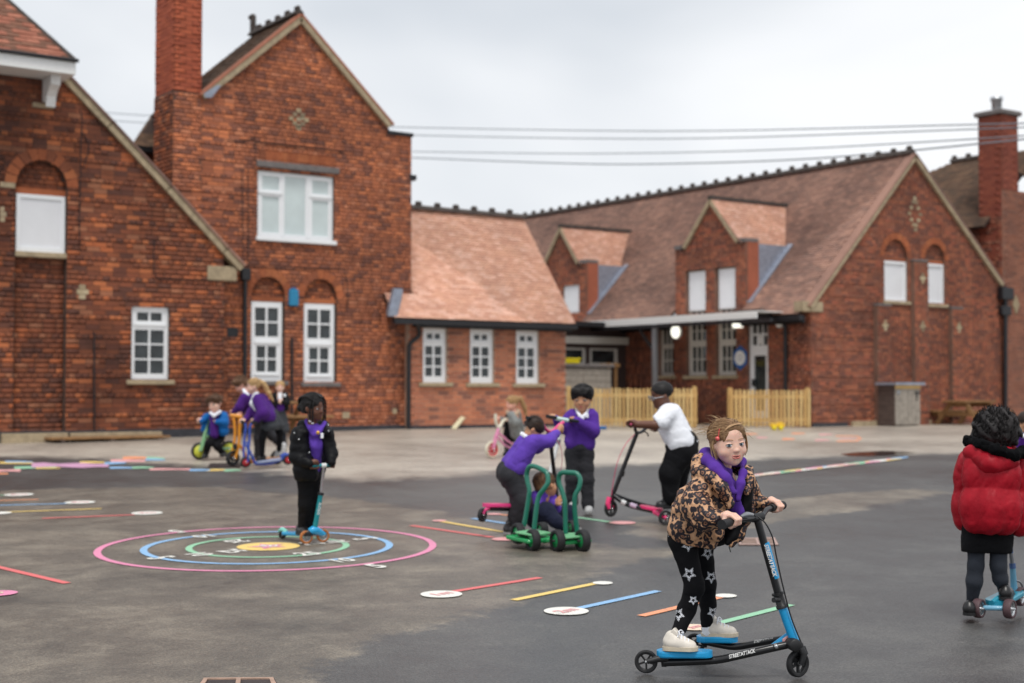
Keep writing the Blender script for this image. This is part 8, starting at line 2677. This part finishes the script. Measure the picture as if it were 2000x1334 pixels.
# --- boy in the blue coat on the balance bike
p = Person('small boy in bright blue coat sitting on the mint balance bike', 21.0, (418, 893),
           dict(neck=(420, 806, 0), shL=(405, 814, .0), shR=(436, 812, .05), elL=(396, 822, -.02), wrL=(394, 822, -.1), elR=(438, 826, -.02), wrR=(424, 824, -.1),
                pelvis=(424, 852, .12), hipL=(417, 854, .05), hipR=(430, 854, .12), knL=(408, 866, -.12), anL=(402, 885, -.05), knR=(424, 872, -.05), anR=(436, 886, .1)),
           (419, 789, -.03), 34, -24, 14, -10, 'skin_fair', seed=15)
p.hand('wrL', (391.5, 823, -.05), RT, .018, 1.15, 1)
p.hand('wrR', (417, 824, -.02), RT, .018, 1.15, -1)
p.build_body(arm=4, leg=4.5, torso=9, smile=.2, vox=.0095)
p.eyes('iris_brown', detail=False)
h = p.h
p.hair('hair_brown', 'short', [cone(p.hl(-.2, .36, .24), .12 * h, p.hl(.2, .36, .24), .12 * h), cone(p.hl(-.33, .3, .1), .1 * h, p.hl(-.36, .0, .05), .06 * h), cone(p.hl(.33, .3, .1), .1 * h, p.hl(.36, .0, .05), .06 * h)], 70, .009, (0, -.5, .3), -.08, -.1, 1.05, (.004, 90, 3), 6, .014)
p.g('trousers', 'fabric_black', [('pelvis', 9, 'hipL', 9), ('pelvis', 9, 'hipR', 9), ('hipL', 8.5, 'knL', 7.5), ('knL', 7.5, 'anL', 6), ('hipR', 8.5, 'knR', 7), ('knR', 7, 'anR', 6)], .01, 4)
p.shoe((404, 893, -.02), (396, 896, -.18), .042); p.shoe((440, 890, .15), (432, 893, .0), .042)
p.g('jumper', 'fabric_purple3', [((418, 815, -.02), 9, (419, 848, -.02), 9)], .01, 4)
p.g('coat', 'fabric_bluecoat', [((404, 815, .02), 7.5, (398, 838, .02), 6.5), ((435, 815, .02), 9, (437, 843, .02), 10), ((420, 815, .12), 15, (421, 842, .14), 17), ('shL', 7.5, 'elL', 6), ('elL', 6, 'wrL', 4.6), ('shR', 9, 'elR', 8.5), ('elR', 8.5, 'wrR', 5)], .01, 4, [((420, 852, 0), tuple(-ZU))], (.003, 38, 9))
p.g('collar', 'fabric_white', [((411, 806, -.06), 3, (418, 812, -.12), 3), ((418, 812, -.12), 3, (430, 804, -.06), 3.2)], .009, 3)

# --- small child by the picnic table
p = Person('small child in black blazer and grey pinafore with clasped hands by the picnic table', 24.5, (549, 866),
           dict(neck=(547, 765, 0), shL=(537, 772, 0), shR=(557, 772, 0), elL=(533, 786, -.02), wrL=(543, 786, -.16), elR=(561, 786, -.02), wrR=(552, 785, -.16),
                pelvis=(550, 802, 0), hipL=(546, 806, 0), hipR=(554, 806, 0), knL=(546, 836, 0), anL=(546, 862, 0), knR=(555, 836, 0), anR=(555, 862, 0)),
           (547, 756, -.02), 22, 5, 8, 0, 'skin_fair', seed=16)
p.open_hand('wrL', (550, 782, -.18), ZU, .75); p.open_hand('wrR', (545, 781, -.19), ZU, .75)
p.build_body(arm=3.2, leg=3.4, torso=7, smile=.2, vox=.01)
p.eyes('iris_brown', detail=False)
p.hair('hair_blond', 'short', [], 50, .01, low=-.2, wr=(.003, 90, 3))
p.g('blazer', 'fabric_coat', [((538, 773, .0), 6, (537, 797, .0), 6.5), ((557, 773, .0), 6, (559, 797, .0), 6.5), ((548, 773, .08), 10, (548, 797, .08), 12), ('shL', 6, 'elL', 5.5), ('elL', 5.5, 'wrL', 4.2), ('shR', 6, 'elR', 5.5), ('elR', 5.5, 'wrR', 4.2)], .01, 3, (), (.003, 40, 4))
p.g('blouse', 'fabric_white', [((547, 769, -.03), 4, (547, 782, -.06), 4)], .01, 3)
p.g('jumper', 'fabric_purple3', [((547, 785, -.06), 6.5, (548, 797, -.06), 7.5)], .01, 3)
p.g('pinafore', 'fabric_skirt', [((548, 798, 0), 9, (552, 838, 0), 14)], .01, 4, [((550, 846, 0), tuple(-ZU))], (.004, 46, 4))
p.g('tights', 'fabric_tights', [('knL', 4.5, 'anL', 4), ('knR', 4.5, 'anR', 4)], .01, 2)
p.shoe((546, 864, .06), (545, 868, -.12), .04); p.shoe((555, 864, .06), (556, 868, -.12), .04)
MB().bevbox(p.p((556, 772, -.10)), RT * .022, ZU * .022, FH * .004, .004).build('badge', M['fabric_white'], p.root)

# --- girl in the grey coat on the pink bike
p = Person('girl with blond ponytail in grey hooded coat on the pale pink bike', 21.6, (1000, 893),
           dict(neck=(1003, 803, 0), shL=(998, 811, -.14), shR=(1010, 808, .14), elL=(1010, 826, -.2), wrL=(998, 824, -.16), elR=(990, 822, .2), wrR=(978, 818, .0),
                pelvis=(1008, 848, .35), hipL=(1003, 850, .25), hipR=(1010, 850, .45), knL=(990, 862, .15), anL=(990, 885, .2), knR=(998, 862, .5), anR=(1000, 885, .5)),
           (999, 789, -.02), 29, -62, 10, 4, 'skin_pink', seed=17)
p.hand('wrL', (990, 820, .05), RT + ZU * .3, .018, 1.15, 1)
p.hand('wrR', (969, 817, -.02), ZU, .018, 1.1, 1, up=-FH)
p.build_body(arm=4, leg=4.5, torso=9, smile=.2, vox=.0095)
h = p.h
p.hair('hair_blond', 'long', [cone(p.hl(0, .3, -.45), .16 * h, p.hl(.1, .25, -.7), .14 * h), cone(p.hl(.1, .25, -.7), .16 * h, p.hl(.1, -.4, -.9), .17 * h), cone(p.hl(.1, -.4, -.9), .17 * h, p.hl(.1, -.95, -.95), .07 * h)], 60, .009, (0, .1, -1), .0, -.1, 1.0, (.004, 90, 6), 7, .014)
p.g('coat', 'fabric_parka', [((1000, 812, -.08), 9, (1008, 846, .05), 12), ((1008, 810, .1), 10, (1014, 846, .3), 12), ('shL', 7.5, 'elL', 8), ('elL', 8, 'wrL', 5.5), ('shR', 7, 'elR', 7), ('elR', 7, 'wrR', 5)], .01, 4, (), (.004, 38, 9))
p.g('fur_trim', 'fur_tan', [((991, 804, -.04), 3.5, (998, 812, -.14), 4), ((1012, 804, -.04), 4, (1004, 812, -.14), 4), ((1012, 804, .0), 4.5, (1004, 800, .12), 5)], .009, 3, (), (.006, 110, 3))
p.g('dress', 'fabric_black', [((994, 812, .0), 7, (994, 846, .1), 10), ((994, 846, .1), 10, (992, 858, .2), 10)], .01, 5)
p.g('tights', 'fabric_tights', [('hipL', 7, 'knL', 6), ('knL', 6, 'anL', 4.5), ('hipR', 7, 'knR', 6), ('knR', 6, 'anR', 4.5)], .01, 3)
p.shoe((994, 888, .25), (984, 890, .12), .04); p.shoe((1005, 886, .55), (995, 888, .45), .04)
